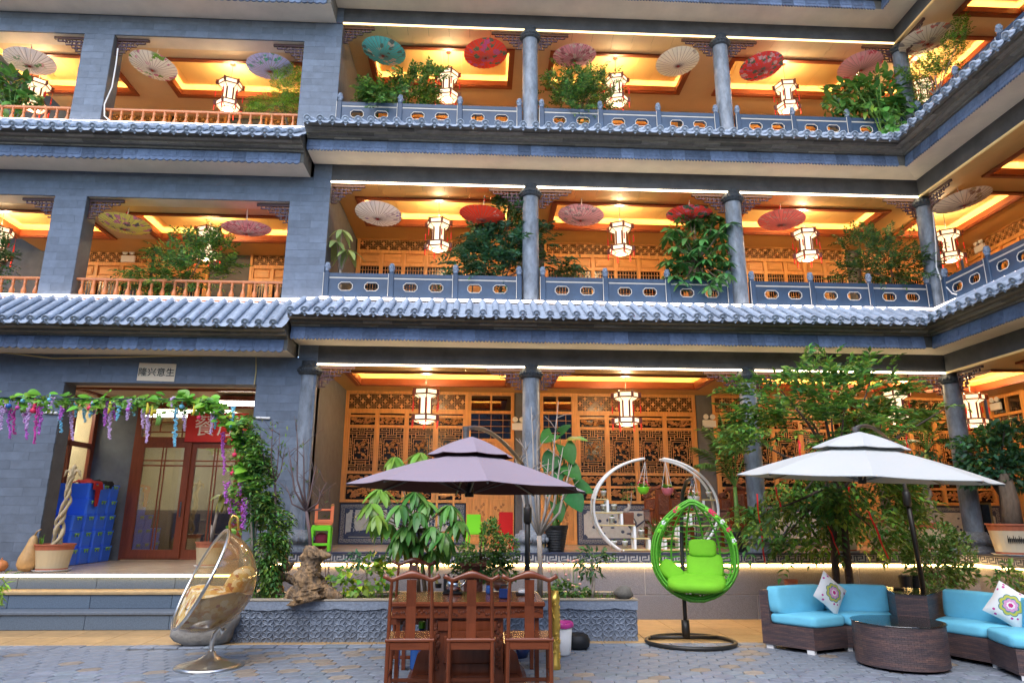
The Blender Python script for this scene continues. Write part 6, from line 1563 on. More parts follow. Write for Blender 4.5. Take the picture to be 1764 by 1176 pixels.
def bigpot(label, loc, r0, h, m='pot_beige', band='terracotta', saucer=True, name='ceramic_planter', cat='planter', seg=28):
    t = thing(name, label, cat, loc); b = MB(); b.m = 1; b.lathe([(r0*.8, .02), (r0*.8, .05), (r0*.815, h*.12)], seg, caps=False); b.m = 0; b.lathe([(r0*.815, h*.12), (r0*.96, h*.78)], seg, caps=False); b.m = 1; b.lathe([(r0*.965, h*.78), (r0*1.0, h*.94), (r0*1.06, h*.95), (r0*1.06, h), (r0*.95, h), (r0*.93, h*.88)], seg, caps=False); b.m = 2; b.lathe([(0, h*.9), (r0*.94, h*.9)], seg, caps=False); b.build('pot', [m, band, 'soil'], t, smooth=False)
    if saucer: MB().lathe([(r0*.85, 0), (r0*1.0, .03), (r0*.96, .03), (r0*.8, .01)], seg).build('saucer', 'white', t, smooth=True)
    return t
q_ = at(87, 984, Z=LZ); PT = bigpot('cream pot with rust bands holding a braided bare trunk by the steps', (q_.x-.06, 11.78, LZ), .28, .42); r = random.Random(6)
b = MB()
for k in range(3): b.tube([(.05*math.cos(i*.42+k*2.09+.4*math.sin(i*.7))*(1.25-.75*i/26)+.1*i/26+.02*math.sin(i*.5), .05*math.sin(i*.42+k*2.09)*(1.25-.75*i/26), .38+i*.044) for i in range(27)], [.034-.0006*i+.004*math.sin(i*1.3+k) for i in range(27)], 7)
for a in (-1, 1): b.tube([(.1, 0, 1.46), (.1+a*.05, 0, 1.58), (.1+a*.1, 0, 1.57), (.1+a*.13, 0, 1.48)], [.026, .026, .026, .01], 7)
b.tube([(.1, 0, 1.45), (.1, 0, 1.58), (.12, 0, 1.66), (.15, 0, 1.62)], [.03, .04, .035, .015], 7); b.build('braided_trunk', 'bark_straw', PT, smooth=True)
q_ = at(45, 984, Z=LZ); t = thing('gourd', 'long tan gourd leaning by the cream pot on the step edge', 'gourd', (q_.x, 11.62, LZ)); b = MB(); b.lathe([(.0, 0), (.09, .02), (.14, .1), (.135, .2), (.1, .32), (.075, .42), (.06, .5), (.03, .55), (.012, .56)], 20); b.tube([(0, 0, .55), (.02, 0, .62), (.07, 0, .66)], [.016, .011, .009], 6); b.xf(Matrix.Rotation(R(7), 4, 'Y')); b.build('body', 'gourd', t, smooth=True)
q_ = at(2, 984, Z=LZ); t = thing('pumpkin', 'small orange pumpkin on the step edge by the gourd', 'pumpkin', (q_.x, 11.62, LZ)); b = MB(); b.blob((0, 0, .09), .11, .11, .09, 20, 10); b.tube([(0, 0, .17), (.01, 0, .21)], .012, 6)
for i, v in enumerate(b.v): a = math.atan2(v[1], v[0]); k = 1-.06*abs(math.sin(a*4)); b.v[i] = (v[0]*k, v[1]*k, v[2])
b.build('body', 'pumpkin', t, smooth=True)
# ================================================================ PLANTS
def leaf_arrays(P, Dv, Nv, L, Wd, fold=.25):
    """four-cornered folded leaves from arrays of origins, directions, normals"""
    Dv = Dv/np.linalg.norm(Dv, axis=1, keepdims=True); S = np.cross(Dv, Nv); S /= np.linalg.norm(S, axis=1, keepdims=True)+1e-9; N2 = np.cross(S, Dv)
    L = L[:, None]; Wd = Wd[:, None]
    m_ = P+Dv*L*.42
    V = np.stack([P, m_+S*Wd*.5+N2*Wd*fold, P+Dv*L-N2*L*.12, m_-S*Wd*.5+N2*Wd*fold], 1).reshape(-1, 3)
    n = len(P); i = np.arange(n)[:, None]*4; F = np.concatenate([i+np.array([[0, 1, 2]]), i+np.array([[0, 2, 3]])], 1).reshape(-1, 3)
    return V, F
def mesh_np(name, V, F, mats, mi=None, smooth=False):
    me = D.meshes.new(name); me.vertices.add(len(V)); me.vertices.foreach_set('co', np.asarray(V, np.float32).ravel())
    me.loops.add(F.size); me.loops.foreach_set('vertex_index', F.ravel().astype(np.int32)); me.polygons.add(len(F))
    me.polygons.foreach_set('loop_start', np.arange(0, F.size, F.shape[1], dtype=np.int32)); 
    if mi is not None: me.polygons.foreach_set('material_index', mi.astype(np.int32))
    for m in mats: me.materials.append(MT[m])
    me.update(calc_edges=True); me.validate(); return me
def ell_points(ells, n, depth, r):
    """points in a crown given by ellipses seen in the photo: (px, py, rx, ry, Y)"""
    A = np.array([e[2]*e[3] for e in ells], float); A /= A.sum(); out = []
    for e, a in zip(ells, A):
        for _ in range(max(1, int(round(n*a)))):
            t = r.uniform(0, 2*PI); q = math.sqrt(r.random())*1.; d = r.uniform(-1, 1)*depth*math.sqrt(max(.05, 1-q*q))
            out.append(tuple(at(e[0]+e[2]*q*math.cos(t), e[1]+e[3]*q*math.sin(t), Y=e[4]+d)))
    return np.array(out)
def clumped(O, k, spread, r):
    """gather spray origins into clumps with air between them"""
    C = O[[r.randrange(len(O)) for _ in range(k)]]; out = []
    for o in O: c = C[r.randrange(k)]; out.append(c+np.array([r.gauss(0, spread), r.gauss(0, spread), r.gauss(0, spread*.55)]))
    return np.array(out)
def spray_leaves(O, c, r, Ls, leaf, pairs, droop=.5, up=.3):
    P = []; Dd = []; Nn = []; LL = []
    for o in O:
        d = np.array(o)-c; d = d/(np.linalg.norm(d)+1e-6)+np.array([r.gauss(0, .45), r.gauss(0, .45), up+r.gauss(0, .35)]); d /= np.linalg.norm(d)
        L = Ls*r.uniform(.6, 1.25); side = np.cross(d, [0, 0, 1.]); side /= np.linalg.norm(side)+1e-6; nrm = np.cross(side, d)
        for k in range(pairs):
            f = (k+.4)/pairs; p = np.array(o)+d*L*(f-.35)+np.array([0, 0, -droop*L*f*f*.6])
            for s in (-1, 1):
                dd = d*.55+side*s*(.85)+np.array([0, 0, -.35*droop])+np.array([r.gauss(0, .15) for _ in range(3)]); P.append(p); Dd.append(dd); Nn.append(nrm+np.array([r.gauss(0, .2) for _ in range(3)])); LL.append(leaf*r.uniform(.75, 1.2)*(1-.35*abs(f-.45)))
        P.append(np.array(o)+d*L*.65+np.array([0, 0, -droop*L*.6])); Dd.append(d+np.array([0, 0, -droop])); Nn.append(nrm); LL.append(leaf)
    return np.array(P), np.array(Dd), np.array(Nn), np.array(LL)
def plant(label, base, ells, n, leaf, m='leaf_mid', m2=None, kind='spray', depth=.35, stems=((0, 0),), tr=.03, bark='bark', seed=1, name='shrub', cat='plant', pairs=5, Ls=.3, droop=.5, ratio=.42, group=None, up=.3, branch=8, clump=None, frac2=.3, topz=None):
    r = random.Random(seed); base = Vector(base); t = thing(name, label, cat, base, 0, group)
    O = ell_points(ells, n, depth, r); O = clumped(O, clump[0], clump[1], r) if clump else O; cen = O.mean(0); c = np.array([cen[0]*.6+base.x*.4, cen[1], topz or min(cen[2], O[:, 2].min()+.3)])
    if kind == 'spray': P, Dd, Nn, LL = spray_leaves(O, c, r, Ls, leaf, pairs, droop, up)
    else:
        P = O; G = rng.normal(0, .6, P.shape); Dd = (P-c)/(np.linalg.norm(P-c, axis=1, keepdims=True)+1e-6)+G+np.array([0, 0, -droop*.6]); Nn = rng.normal(0, .35, P.shape)+np.array([0, -.25, 1.]); LL = leaf*rng.uniform(.7, 1.25, len(P))
    V, F = leaf_arrays(P-np.array(base), Dd, Nn, LL, LL*ratio)
    mats = [m]; mi = None
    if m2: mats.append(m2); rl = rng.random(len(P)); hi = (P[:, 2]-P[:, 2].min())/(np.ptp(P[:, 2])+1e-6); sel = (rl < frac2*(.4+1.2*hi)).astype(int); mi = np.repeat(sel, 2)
    me = mesh_np('crown', V, F, mats, mi); o = D.objects.new('crown', me); COL.objects.link(o); o.parent = t
    b = MB()
    for si, (sx, sy) in enumerate(stems):
        s0 = Vector((sx, sy, -.02)); tgt = Vector(c)-base; mid = s0.lerp(tgt, .55)+Vector((r.uniform(-.05, .05), 0, 0)); k1 = tgt+Vector((r.uniform(-.1, .1), r.uniform(-.1, .1), 0))
        b.tube([s0, s0.lerp(mid, .5)+Vector((r.uniform(-.03, .03), 0, 0)), mid, k1], [tr, tr*.85, tr*.75, tr*.5], 8)
        for q in range(branch):
            e = Vector(O[r.randrange(len(O))])-base; a = mid.lerp(k1, r.uniform(.35 if topz else .1, 1)); m_ = a.lerp(e, .5)+Vector((0, 0, .08*r.uniform(-1, 1))); b.tube([a, m_, e], [tr*.45, tr*.28, tr*.1], 5)
    b.build('trunk', bark, t, smooth=True)
    return t
Y1, Y2, Y3 = 12.15, 12.2, 12.2
# big courtyard tree
tb = at(1462, 1000, Y=10.75); tb.z = 0
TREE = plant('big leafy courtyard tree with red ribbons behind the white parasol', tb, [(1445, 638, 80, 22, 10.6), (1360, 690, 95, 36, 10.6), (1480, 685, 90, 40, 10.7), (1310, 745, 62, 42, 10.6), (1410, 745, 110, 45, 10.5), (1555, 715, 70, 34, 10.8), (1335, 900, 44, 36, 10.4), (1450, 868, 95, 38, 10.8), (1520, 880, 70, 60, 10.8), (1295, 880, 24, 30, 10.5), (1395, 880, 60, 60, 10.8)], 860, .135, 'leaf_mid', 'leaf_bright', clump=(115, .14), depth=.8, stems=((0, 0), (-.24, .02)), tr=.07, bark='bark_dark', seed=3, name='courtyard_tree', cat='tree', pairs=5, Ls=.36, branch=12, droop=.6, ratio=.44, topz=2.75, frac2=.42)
for i, (x0, y0, x1, y1, w, lab) in enumerate(((1376, 758, 1381, 800, .03, 'red ribbon with white marks hanging above the white parasol'), (1335, 838, 1347, 880, .022, 'short red ribbon below the parasol rim, in the dark leaves'), (1303, 850, 1318, 968, .02, 'long thin red ribbon hanging past the column foot'), (1462, 838, 1466, 893, .03, 'broad red ribbon tied round the dark tree trunk'), (1497, 880, 1530, 962, .03, 'long slanting red ribbon in front of the beige pot'), (1427, 905, 1446, 955, .02, 'thin red ribbon against the slanting tree stem'), (1560, 742, 1564, 775, .02, 'small red ribbon behind the top of the white parasol'))):
    a, c = at(x0, y0, Y=10.2), at(x1, y1, Y=10.2); t = MB(); k = 8; rows = []
    for j in range(k+1):
        q = a.lerp(c, j/k)+Vector((.012*math.sin(j*1.3+i), .012*math.cos(j*1.1+i), 0)); rows.append([tuple(q+Vector((-w/2, .01*math.sin(j+i), 0))), tuple(q+Vector((w/2, 0, 0)))])
    t.loft(rows); t.loft([[(x, y+.003, z) for x, y, z in row][::-1] for row in rows]); tag(t.build('ribbon', 'ribbon'), lab, 'ribbon')
# clipped and potted greens on the ground
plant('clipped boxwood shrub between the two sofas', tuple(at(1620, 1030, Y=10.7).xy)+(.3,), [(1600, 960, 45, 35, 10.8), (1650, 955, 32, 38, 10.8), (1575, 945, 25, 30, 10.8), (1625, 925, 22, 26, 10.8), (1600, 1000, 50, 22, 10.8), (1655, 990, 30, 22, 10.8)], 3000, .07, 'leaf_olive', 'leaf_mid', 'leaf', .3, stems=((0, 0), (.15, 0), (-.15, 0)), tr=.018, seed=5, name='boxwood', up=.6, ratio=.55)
plant('round leaved dark shrub filling the frame edge beyond the white parasol', tuple(at(1740, 940, Y=11.3).xy)+(1.3,), [(1700, 790, 52, 38, 11.3), (1745, 770, 50, 45, 11.4), (1755, 815, 45, 30, 11.3), (1680, 815, 34, 24, 11.3), (1712, 745, 30, 16, 11.3), (1660, 765, 25, 12, 11.2)], 2100, .115, 'leaf_blue', 'leaf_mid', 'leaf', .35, tr=.07, bark='bark_dark', seed=6, ratio=.62, droop=.6)
plant('low leafy plant behind the far sofa back', tuple(at(1735, 1012, Y=10.6).xy)+(.35,), [(1738, 1000, 34, 16, 10.6), (1735, 982, 16, 14, 10.6)], 150, .12, 'leaf_mid', 'leaf_dark', 'leaf', .15, tr=.012, seed=7, branch=4)
plant('clipped bonsai with bright small leaves in the tall brown pot', tuple(pp.location.xy)+(.98,), [(826, 975, 50, 24, 9.95), (846, 935, 20, 40, 9.95), (870, 950, 24, 30, 9.95), (805, 960, 20, 26, 9.95), (850, 990, 45, 14, 9.9), (848, 905, 8, 14, 9.95)], 2600, .055, 'leaf_mid', 'leaf_bright', 'leaf', .22, tr=.03, seed=8, name='bonsai', branch=14, ratio=.6)
plant('round leaved nasturtium sprawling beside the stump in the planter', tuple(at(612, 1028, Y=10.2).xy)+(.5,), [(598, 1000, 28, 24, 10.2), (625, 1015, 26, 14, 10.1), (640, 975, 22, 18, 10.2), (658, 990, 16, 26, 10.2)], 170, .1, 'leaf_bright', 'leaf_lime', 'leaf', .2, tr=.008, seed=9, ratio=.95, branch=10)
plant('small blue green laurel bush reaching over the key border', tuple(at(640, 1028, Y=10.45).xy)+(.5,), [(628, 968, 26, 14, 10.45), (610, 962, 18, 12, 10.45), (655, 962, 14, 14, 10.45)], 90, .1, 'leaf_blue', None, 'leaf', .15, tr=.01, seed=10, branch=6)
plant('little standard tree with a pale stem in the planter', tuple(at(1020, 1031, Y=10.15).xy)+(.5,), [(1020, 955, 24, 14, 10.15), (1040, 962, 16, 12, 10.15), (1008, 970, 18, 12, 10.15), (1018, 985, 16, 12, 10.15)], 150, .1, 'leaf_dark', 'leaf_mid', 'leaf', .16, tr=.028, bark='bark_pale', seed=11, name='standard_tree', cat='tree', branch=9)
fp = plant('low succulent clump with peach flowers at the planter rim', tuple(at(985, 1030, Y=10.0).xy)+(.5,), [(985, 1018, 32, 12, 9.98), (965, 1012, 16, 12, 9.98)], 210, .085, 'leaf_mid', 'leaf_bright', 'leaf', .12, tr=.008, seed=12, branch=4, up=.8)
b = MB(); r = random.Random(5); bl = Vector(fp.location)
for i in range(16):
    q = at(r.uniform(945, 1000), r.uniform(958, 1012), Y=9.95)-bl; b.m = 0; b.blob(q, .022, .02, .016, 6, 4); b.m = 1; b.tube([(q.x*.6, q.y, .05), tuple(q)], .003, 4)
b.build('flowers', ['peach', 'stem_green'], fp)
# shrubs and trees on the upper galleries
G = 'shrubs in the galleries'
F2F = 5.40; F3F = 8.9
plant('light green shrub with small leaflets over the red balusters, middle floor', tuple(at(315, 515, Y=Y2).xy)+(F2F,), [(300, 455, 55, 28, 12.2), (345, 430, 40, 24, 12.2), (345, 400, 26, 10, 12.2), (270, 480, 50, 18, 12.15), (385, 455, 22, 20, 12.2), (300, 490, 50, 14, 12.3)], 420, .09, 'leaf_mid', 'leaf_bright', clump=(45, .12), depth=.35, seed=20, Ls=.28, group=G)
plant('dark shrub cut by the frame beside the outer pier, middle floor', tuple(at(-5, 500, Y=Y2).xy)+(F2F,), [(2, 445, 18, 32, 12.2), (-15, 430, 25, 40, 12.2)], 120, .08, 'leaf_dark', None, depth=.25, seed=21, group=G)
plant('dense dark green tree behind the stone railing beside the middle column, middle floor', tuple(at(860, 500, Y=12.35).xy)+(F2F,), [(850, 420, 62, 36, 12.4), (880, 455, 66, 26, 12.3), (800, 455, 32, 24, 12.4), (900, 390, 36, 24, 12.4), (885, 355, 16, 18, 12.4), (830, 352, 14, 5, 12.3), (960, 455, 20, 18, 12.4), (860, 478, 50, 14, 12.4)], 480, .12, 'leaf_blue', 'leaf_dark', clump=(60, .13), depth=.4, seed=22, Ls=.3, droop=.8, group=G, tr=.04)
plant('loose dark shrub leaning to the corner column, middle floor', tuple(at(1530, 505, Y=12.2).xy)+(F2F,), [(1490, 420, 44, 24, 12.2), (1545, 410, 44, 30, 12.2), (1500, 465, 55, 26, 12.2), (1575, 455, 44, 28, 12.0), (1605, 480, 20, 20, 11.8), (1492, 372, 10, 8, 12.2)], 420, .085, 'leaf_dark', 'leaf_olive', clump=(55, .12), depth=.35, seed=23, Ls=.27, group=G)
plant('feathery bright green plant over the red balusters, top floor', tuple(at(500, 215, Y=Y3).xy)+(F3F-.1,), [(495, 140, 28, 28, 12.2), (470, 175, 36, 14, 12.1), (440, 185, 18, 6, 12.1), (505, 175, 18, 22, 12.15)], 420, .06, 'leaf_bright', 'leaf_lime', depth=.25, seed=24, pairs=7, Ls=.24, ratio=.22, group=G)
plant('bright shrub spreading over the railing under the turquoise parasol, top floor', tuple(at(665, 205, Y=Y3).xy)+(F3F,), [(665, 155, 45, 20, 12.2), (710, 125, 32, 16, 12.2), (650, 172, 32, 14, 12.1), (720, 165, 24, 16, 12.2), (740, 130, 14, 8, 12.2)], 300, .095, 'leaf_mid', 'leaf_bright', clump=(40, .12), depth=.35, seed=25, Ls=.28, ratio=.55, group=G)
plant('bushy green plant below the pink parasol, top floor', tuple(at(990, 210, Y=Y3).xy)+(F3F,), [(975, 150, 46, 24, 12.2), (1020, 150, 38, 22, 12.2), (995, 180, 50, 14, 12.15), (1000, 125, 30, 10, 12.2)], 420, .085, 'leaf_mid', 'leaf_bright', clump=(48, .12), depth=.35, seed=26, Ls=.27, group=G)
plant('long trailing branch with small leaves arching up at the top floor corner', tuple(at(1590, 205, Y=11.6).xy)+(F3F,), [(1575, 125, 26, 14, 11.5), (1610, 110, 26, 16, 11.3), (1640, 80, 22, 20, 11.1), (1655, 45, 14, 20, 11.0), (1640, 120, 40, 10, 11.2), (1600, 160, 18, 26, 11.5)], 330, .06, 'leaf_bright', 'leaf_mid', depth=.3, seed=27, Ls=.25, group=G, tr=.035, bark='bark_pale')
# climbing shrub by the arch and bare branched saplings
plant('climbing shrub with hanging leaves between the arch and the stone pier', tuple(at(432, 1022, Y=10.3).xy)+(.5,), [(445, 840, 26, 60, 10.3), (470, 900, 24, 48, 10.3), (440, 780, 22, 34, 10.25), (462, 940, 24, 28, 10.3), (425, 735, 16, 24, 10.25), (455, 985, 24, 26, 10.3)], 480, .095, 'leaf_mid', 'leaf_bright', depth=.22, seed=30, droop=1.1, up=-.5, Ls=.24, tr=.05, bark='bark_pale', branch=10, ratio=.36)
def sapling(label, base, ends, m, tr, seed, leaves=None, fork=None):
    r = random.Random(seed); base = Vector(base); t = thing('bare_sapling', label, 'sapling', base); b = MB(); f = Vector(fork)-base if fork else Vector((0, 0, .3))
    b.tube([(0, 0, -.03), f*.5+Vector((.01, 0, 0)), f], [tr, tr*.85, tr*.8], 8)
    for e in ends:
        q = Vector(e)-base; m1 = f.lerp(q, .35)+Vector(((q.x-f.x)*.25, r.uniform(-.06, .06), -.03)); m2 = f.lerp(q, .7)+Vector(((q.x-f.x)*.1, r.uniform(-.05, .05), 0)); b.tube([f, m1, m2, q], [tr*.6, tr*.45, tr*.3, tr*.1], 6)
        for _ in range(4):
            a = m1.lerp(q, r.uniform(.1, .9)); d = Vector((r.uniform(-.25, .25), r.uniform(-.15, .15), r.uniform(.05, .3))); b.tube([a, a+d*.5+Vector((0, 0, .02)), a+d], [tr*.2, tr*.14, tr*.06], 4)
    b.build('trunk', m, t, smooth=True)
    if leaves:
        P = np.array([tuple(Vector(e)-base+Vector((r.uniform(-.12, .12), r.uniform(-.1, .1), r.uniform(-.35, .02)))) for e in ends for _ in range(leaves)]); V, F = leaf_arrays(P, rng.normal(0, .5, P.shape)+np.array([0, 0, -.7]), rng.normal(0, 1, P.shape), np.full(len(P), .075), np.full(len(P), .03)); o = D.objects.new('leaves', mesh_np('leaves', V, F, ['leaf_olive'])); COL.objects.link(o); o.parent = t
sapling('bare dark twiggy sapling rising from the stump in front of the first column', tuple(at(536, 955, Y=10.1)), [at(x, y, Y=10.1+d) for x, y, d in ((492, 835, 0), (497, 770, .1), (523, 755, 0), (563, 830, -.1), (571, 860, .1), (545, 800, .1), (510, 720, 0))], 'twig', .028, 31, 2, at(528, 880, Y=10.1))
sapling('slender shoots with a few yellow green leaves beside the climbing shrub', tuple(at(472, 900, Y=10.25)), [at(x, y, Y=10.25) for x, y in ((470, 722), (482, 740), (492, 765), (448, 738))], 'twig', .02, 32, 9, at(474, 830, Y=10.25))
sapling('pale bare branched sapling in the planter beside the maroon parasol', tuple(at(930, 1025, Y=10.1)), [at(x, y, Y=10.1+d) for x, y, d in ((905, 760, 0), (915, 700, .1), (945, 790, 0), (970, 770, -.1), (962, 690, 0), (888, 790, .1), (985, 800, .1), (925, 740, 0))], 'bark_pale', .042, 33, None, at(929, 922, Y=10.1))
tag(MB().tube([at(562, 1015, Y=10.25), at(560, 975, Y=10.3), at(553, 945, Y=10.3)], .008, 5).tube([at(560, 1015, Y=10.2), at(568, 970, Y=10.3), at(572, 935, Y=10.3)], .007, 5).tube([at(556, 1015, Y=10.2), at(548, 960, Y=10.3)], .006, 5).tube([at(572, 1015, Y=10.2), at(562, 960, Y=10.3)], .006, 5).build('dry_twigs', 'twig'), 'bundle of thin dry twigs standing behind the stump', 'twigs')
# ---- plants whose leaves can be told apart
def leaf_mesh(nm, m, w, tip=.12, droop=.25, cup=.18, heart=0., n=7):
    """unit-long leaf with a midrib fold, running along +x"""
    rows = []
    for i in range(n+1):
        f = i/n; ww = w*math.sin(PI*min(1, (f*.93+.03)**.8))**.75*(1-tip*f) if not heart else w*(math.cos((f-.32)*PI*.5/.7 if f > .32 else 0)**.8 if f > .32 else .82+.18*(f/.32))
        z = -droop*f*f; x = f if not heart else f*1.0
        row = []
        for s in (-1, -.5, 0, .5, 1):
            xx = x-(heart*abs(s)*.5*(1-f) if heart else 0); row.append((xx, ww*s*.5, z+cup*ww*abs(s)*.5+(.022*(i % 2)*abs(s)**.5 if heart else .006*math.sin(f*20)*abs(s))))
        rows.append(row)
    b = MB(); b.loft(rows); return b.mesh(nm, m, True)
LM = {'big': [leaf_mesh('leaf', 'bigleaf', .36, droop=d, cup=c) for d, c in ((.15, .2), (.3, .12), (.45, .25))], 'lime': [leaf_mesh('leaf', 'bigleaf_lime', .4, droop=d) for d in (.2, .35)], 'yellow': [leaf_mesh('leaf', 'bigleaf_yellow', .4, droop=.3)],
      'schef': [leaf_mesh('leaf', 'schef', .36, droop=d) for d in (.15, .3)], 'taro': [leaf_mesh('leaf', 'taro', .95, heart=.55, droop=d, cup=.2, n=14) for d in (.15, .3)], 'varieg': [leaf_mesh('leaf', 'varieg', .38, droop=d) for d in (.3, .5)], 'round': [leaf_mesh('leaf', 'bigleaf', .62, tip=.05, droop=d, cup=.15) for d in (.1, .25)], 'ivy': [leaf_mesh('leaf', 'ivyleaf', .95, tip=.1, droop=d, cup=.25) for d in (.1, .3)]}
def put_leaf(t, kind, p, d, up, L, r):
    d = Vector(d).normalized(); up = Vector(up); y = up.cross(d); y = y.normalized() if y.length > 1e-4 else Vector((0, 1, 0)); z = d.cross(y); Mx = Matrix((d, y, z)).transposed(); o = inst(r.choice(LM[kind]), 'leaf', t, Vector(p)-Vector(t.location)); o.rotation_euler = Mx.to_euler(); o.scale = (L, L*r.uniform(.85, 1.15), L); return o
def rosettes(label, base, ros, kind, L, nl, seed, name='potted_plant', stem='bark', tr=.025, cat='plant', fall=.35, yj=.12, stems=1, kinds=None, group=None):
    r = random.Random(seed); base = Vector(base); t = thing(name, label, cat, base, 0, group); b = MB(); hub = Vector((sum(at(q[0], q[1], Y=q[2]).x for q in ros)/len(ros), base.y, base.z+(max(at(q[0], q[1], Y=q[2]).z for q in ros)-base.z)*.45))-base
    for s in range(stems):
        o_ = Vector(((s-(stems-1)/2)*.1, r.uniform(-.05, .05), 0)); b.tube([o_, o_*.8+hub*.5, hub+o_*.6], [tr, tr*.9, tr*.7], 8)
    for q in ros:
        p = at(q[0], q[1], Y=q[2]+r.uniform(-yj, yj)); k = q[3] if len(q) > 3 else kind; lp = p-base
        b.tube([hub+Vector((r.uniform(-.06, .06), 0, 0)), hub.lerp(lp, .5)+Vector((0, 0, -.03)), lp], [tr*.5, tr*.35, tr*.25], 6); n = nl+r.randrange(-1, 2); a0 = r.uniform(0, 6)
        for i in range(n):
            a = a0+2*PI*i/n; d = Vector((math.cos(a), math.sin(a)*.9, r.uniform(-.25, .35)-fall)); put_leaf(t, k, p+d.normalized()*.03, d, (r.uniform(-.2, .2), r.uniform(-.2, .2), 1), L*r.uniform(.75, 1.2), r)
    b.build('stem', stem, t, smooth=True); return t
rosettes('big leaved tree in the planter under the maroon parasol', tuple(at(722, 1022, Y=10.25).xy)+(.5,), [(640, 865, 10.1, 'lime'), (690, 868, 10.0), (735, 862, 10.2), (775, 868, 10.1), (700, 905, 10.0), (745, 905, 10.0), (790, 895, 10.1), (668, 900, 10.1), (720, 930, 10.2), (770, 930, 10.2), (655, 840, 10.3, 'lime'), (715, 845, 10.3), (680, 785, 10.4, 'lime'), (725, 778, 10.4, 'lime'), (745, 945, 10.1), (700, 935, 10.2, 'yellow'), (650, 885, 10.0, 'lime'), (720, 880, 9.95), (765, 915, 10.0), (685, 925, 10.0)], 'big', .29, 12, 40, name='big_leaved_tree', cat='tree', tr=.03, stems=3, fall=.8)
def dominant(): pass
rosettes('umbrella plant with big fingered leaves hanging over the railing, middle floor', tuple(at(1205, 505, Y=11.95).xy)+(F2F,), [(1165, 395, 11.9), (1195, 380, 12.0), (1232, 372, 12.0), (1255, 385, 11.85), (1160, 425, 11.9), (1210, 412, 11.8), (1245, 420, 11.8), (1172, 452, 11.85), (1215, 446, 11.8), (1250, 450, 11.8), (1195, 475, 11.78), (1235, 478, 11.7), (1160, 475, 11.85), (1222, 492, 11.68), (1185, 362, 12.1), (1150, 408, 11.9), (1182, 410, 11.85), (1225, 395, 11.8), (1190, 440, 11.78), (1235, 440, 11.72), (1150, 450, 11.9), (1175, 485, 11.8), (1212, 470, 11.7), (1250, 470, 11.72), (1205, 425, 11.75), (1240, 400, 11.75)], 'schef', .24, 9, 41, name='umbrella_plant', fall=.45, tr=.03)
vg = rosettes('variegated plant with drooping pale leaves beside the pier, middle floor', tuple(at(586, 505, Y=12.2).xy)+(F2F,), [(588, 395, 12.2), (580, 415, 12.15), (600, 430, 12.2)], 'varieg', .34, 6, 42, name='variegated_plant', fall=.6, tr=.03, stem='bark_pale')
r = random.Random(50)
def leafy(label, base, ells, n, kind, L, seed, name='broad_leaved_plant', depth=.3, stem='stem_green', kind2=None):
    r = random.Random(seed); base = Vector(base); t = thing(name, label, 'plant', base); O = ell_points(ells, n, depth, r); c = Vector(O.mean(0)); b = MB()
    for q in O:
        p = Vector(q); d = (p-c).normalized()+Vector((r.gauss(0, .5), -.35+r.gauss(0, .4), -.25+r.gauss(0, .4))); put_leaf(t, kind2 if kind2 and r.random() < .25 else kind, p, d, (r.uniform(-.3, .3), r.uniform(-.5, .2), 1), L*r.uniform(.75, 1.2), r)
    for _ in range(max(6, n//6)): e = Vector(O[r.randrange(len(O))])-base; b.tube([(r.uniform(-.05, .05), 0, 0), e*.5+Vector((0, 0, .1)), e], [.02, .014, .006], 5)
    b.build('stem', stem, t, smooth=True); return t
leafy('glossy broad leaved climber spilling over the railing at the top floor corner', tuple(at(1520, 215, Y=11.9).xy)+(F3F,), [(1470, 160, 45, 22, 12.0), (1520, 150, 50, 28, 11.9), (1545, 190, 42, 28, 11.7), (1440, 180, 28, 14, 12.0), (1550, 222, 30, 14, 11.5), (1500, 180, 60, 18, 11.9)], 270, 'round', .2, 51, kind2='lime')
leafy('broad leaved plant behind the red balusters at the frame edge, top floor', tuple(at(20, 215, Y=12.2).xy)+(F3F-.1,), [(20, 150, 32, 24, 12.2), (50, 170, 26, 12, 12.2), (5, 125, 14, 14, 12.2), (15, 185, 28, 12, 12.2)], 70, 'round', .22, 52)
# taro in a ribbed black pot
q = at(958, 952, Z=TZ); TPx = at(958, 950, Y=11.95).x; t = thing('taro_plant', 'tall taro with heart shaped leaves in a ribbed black pot', 'potted plant', (TPx, 11.95, TZ)); prof = [(.13, 0)]
for k in range(9): prof += [(.135+.007*k, .02+k*.042), (.145+.007*k, .034+k*.042)]
prof += [(.21, .41), (.21, .435), (.19, .43), (.18, .38), (0, .38)]; MB().lathe(prof, 26, caps=False).build('pot', 'black', t)
r = random.Random(61); b = MB()
for px, py, L, dx, dz, k in ((945, 752, .42, -.5, -.35, 'taro'), (978, 780, .5, .35, -.8, 'taro'), (948, 795, .46, -.5, -.7, 'taro'), (985, 812, .45, .6, -.55, 'taro'), (962, 815, .44, -.2, -.9, 'taro'), (1000, 838, .46, .8, -.2, 'taro'), (990, 862, .5, .5, -.8, 'taro'), (962, 880, .42, .2, -.9, 'taro'), (985, 755, .34, .9, .2, 'yellow'), (1000, 755, .3, 1, -.2, 'lime'), (950, 840, .4, -.5, -.6, 'taro'), (970, 740, .3, .5, .5, 'taro')):
    L *= .72; p = at(px, py, Y=11.85+r.uniform(-.12, .1)); put_leaf(t, k, p+Vector((-dx*L*.4, 0, -dz*L*.4)), (dx, -.45, dz), (0, -.75, .5), L, r); e = p+Vector((-dx*L*.35, .02, -dz*L*.35))-Vector(t.location); b.tube([(r.uniform(-.04, .04), 0, .36), e*.5+Vector((0, .03, .12)), e], [.016, .012, .007], 6)
b.tube([(0, 0, .36), (-.01, 0, .5), (-.02, 0, .62)], [.06, .05, .03], 8); b.build('stem', 'stem_green', t, smooth=True)
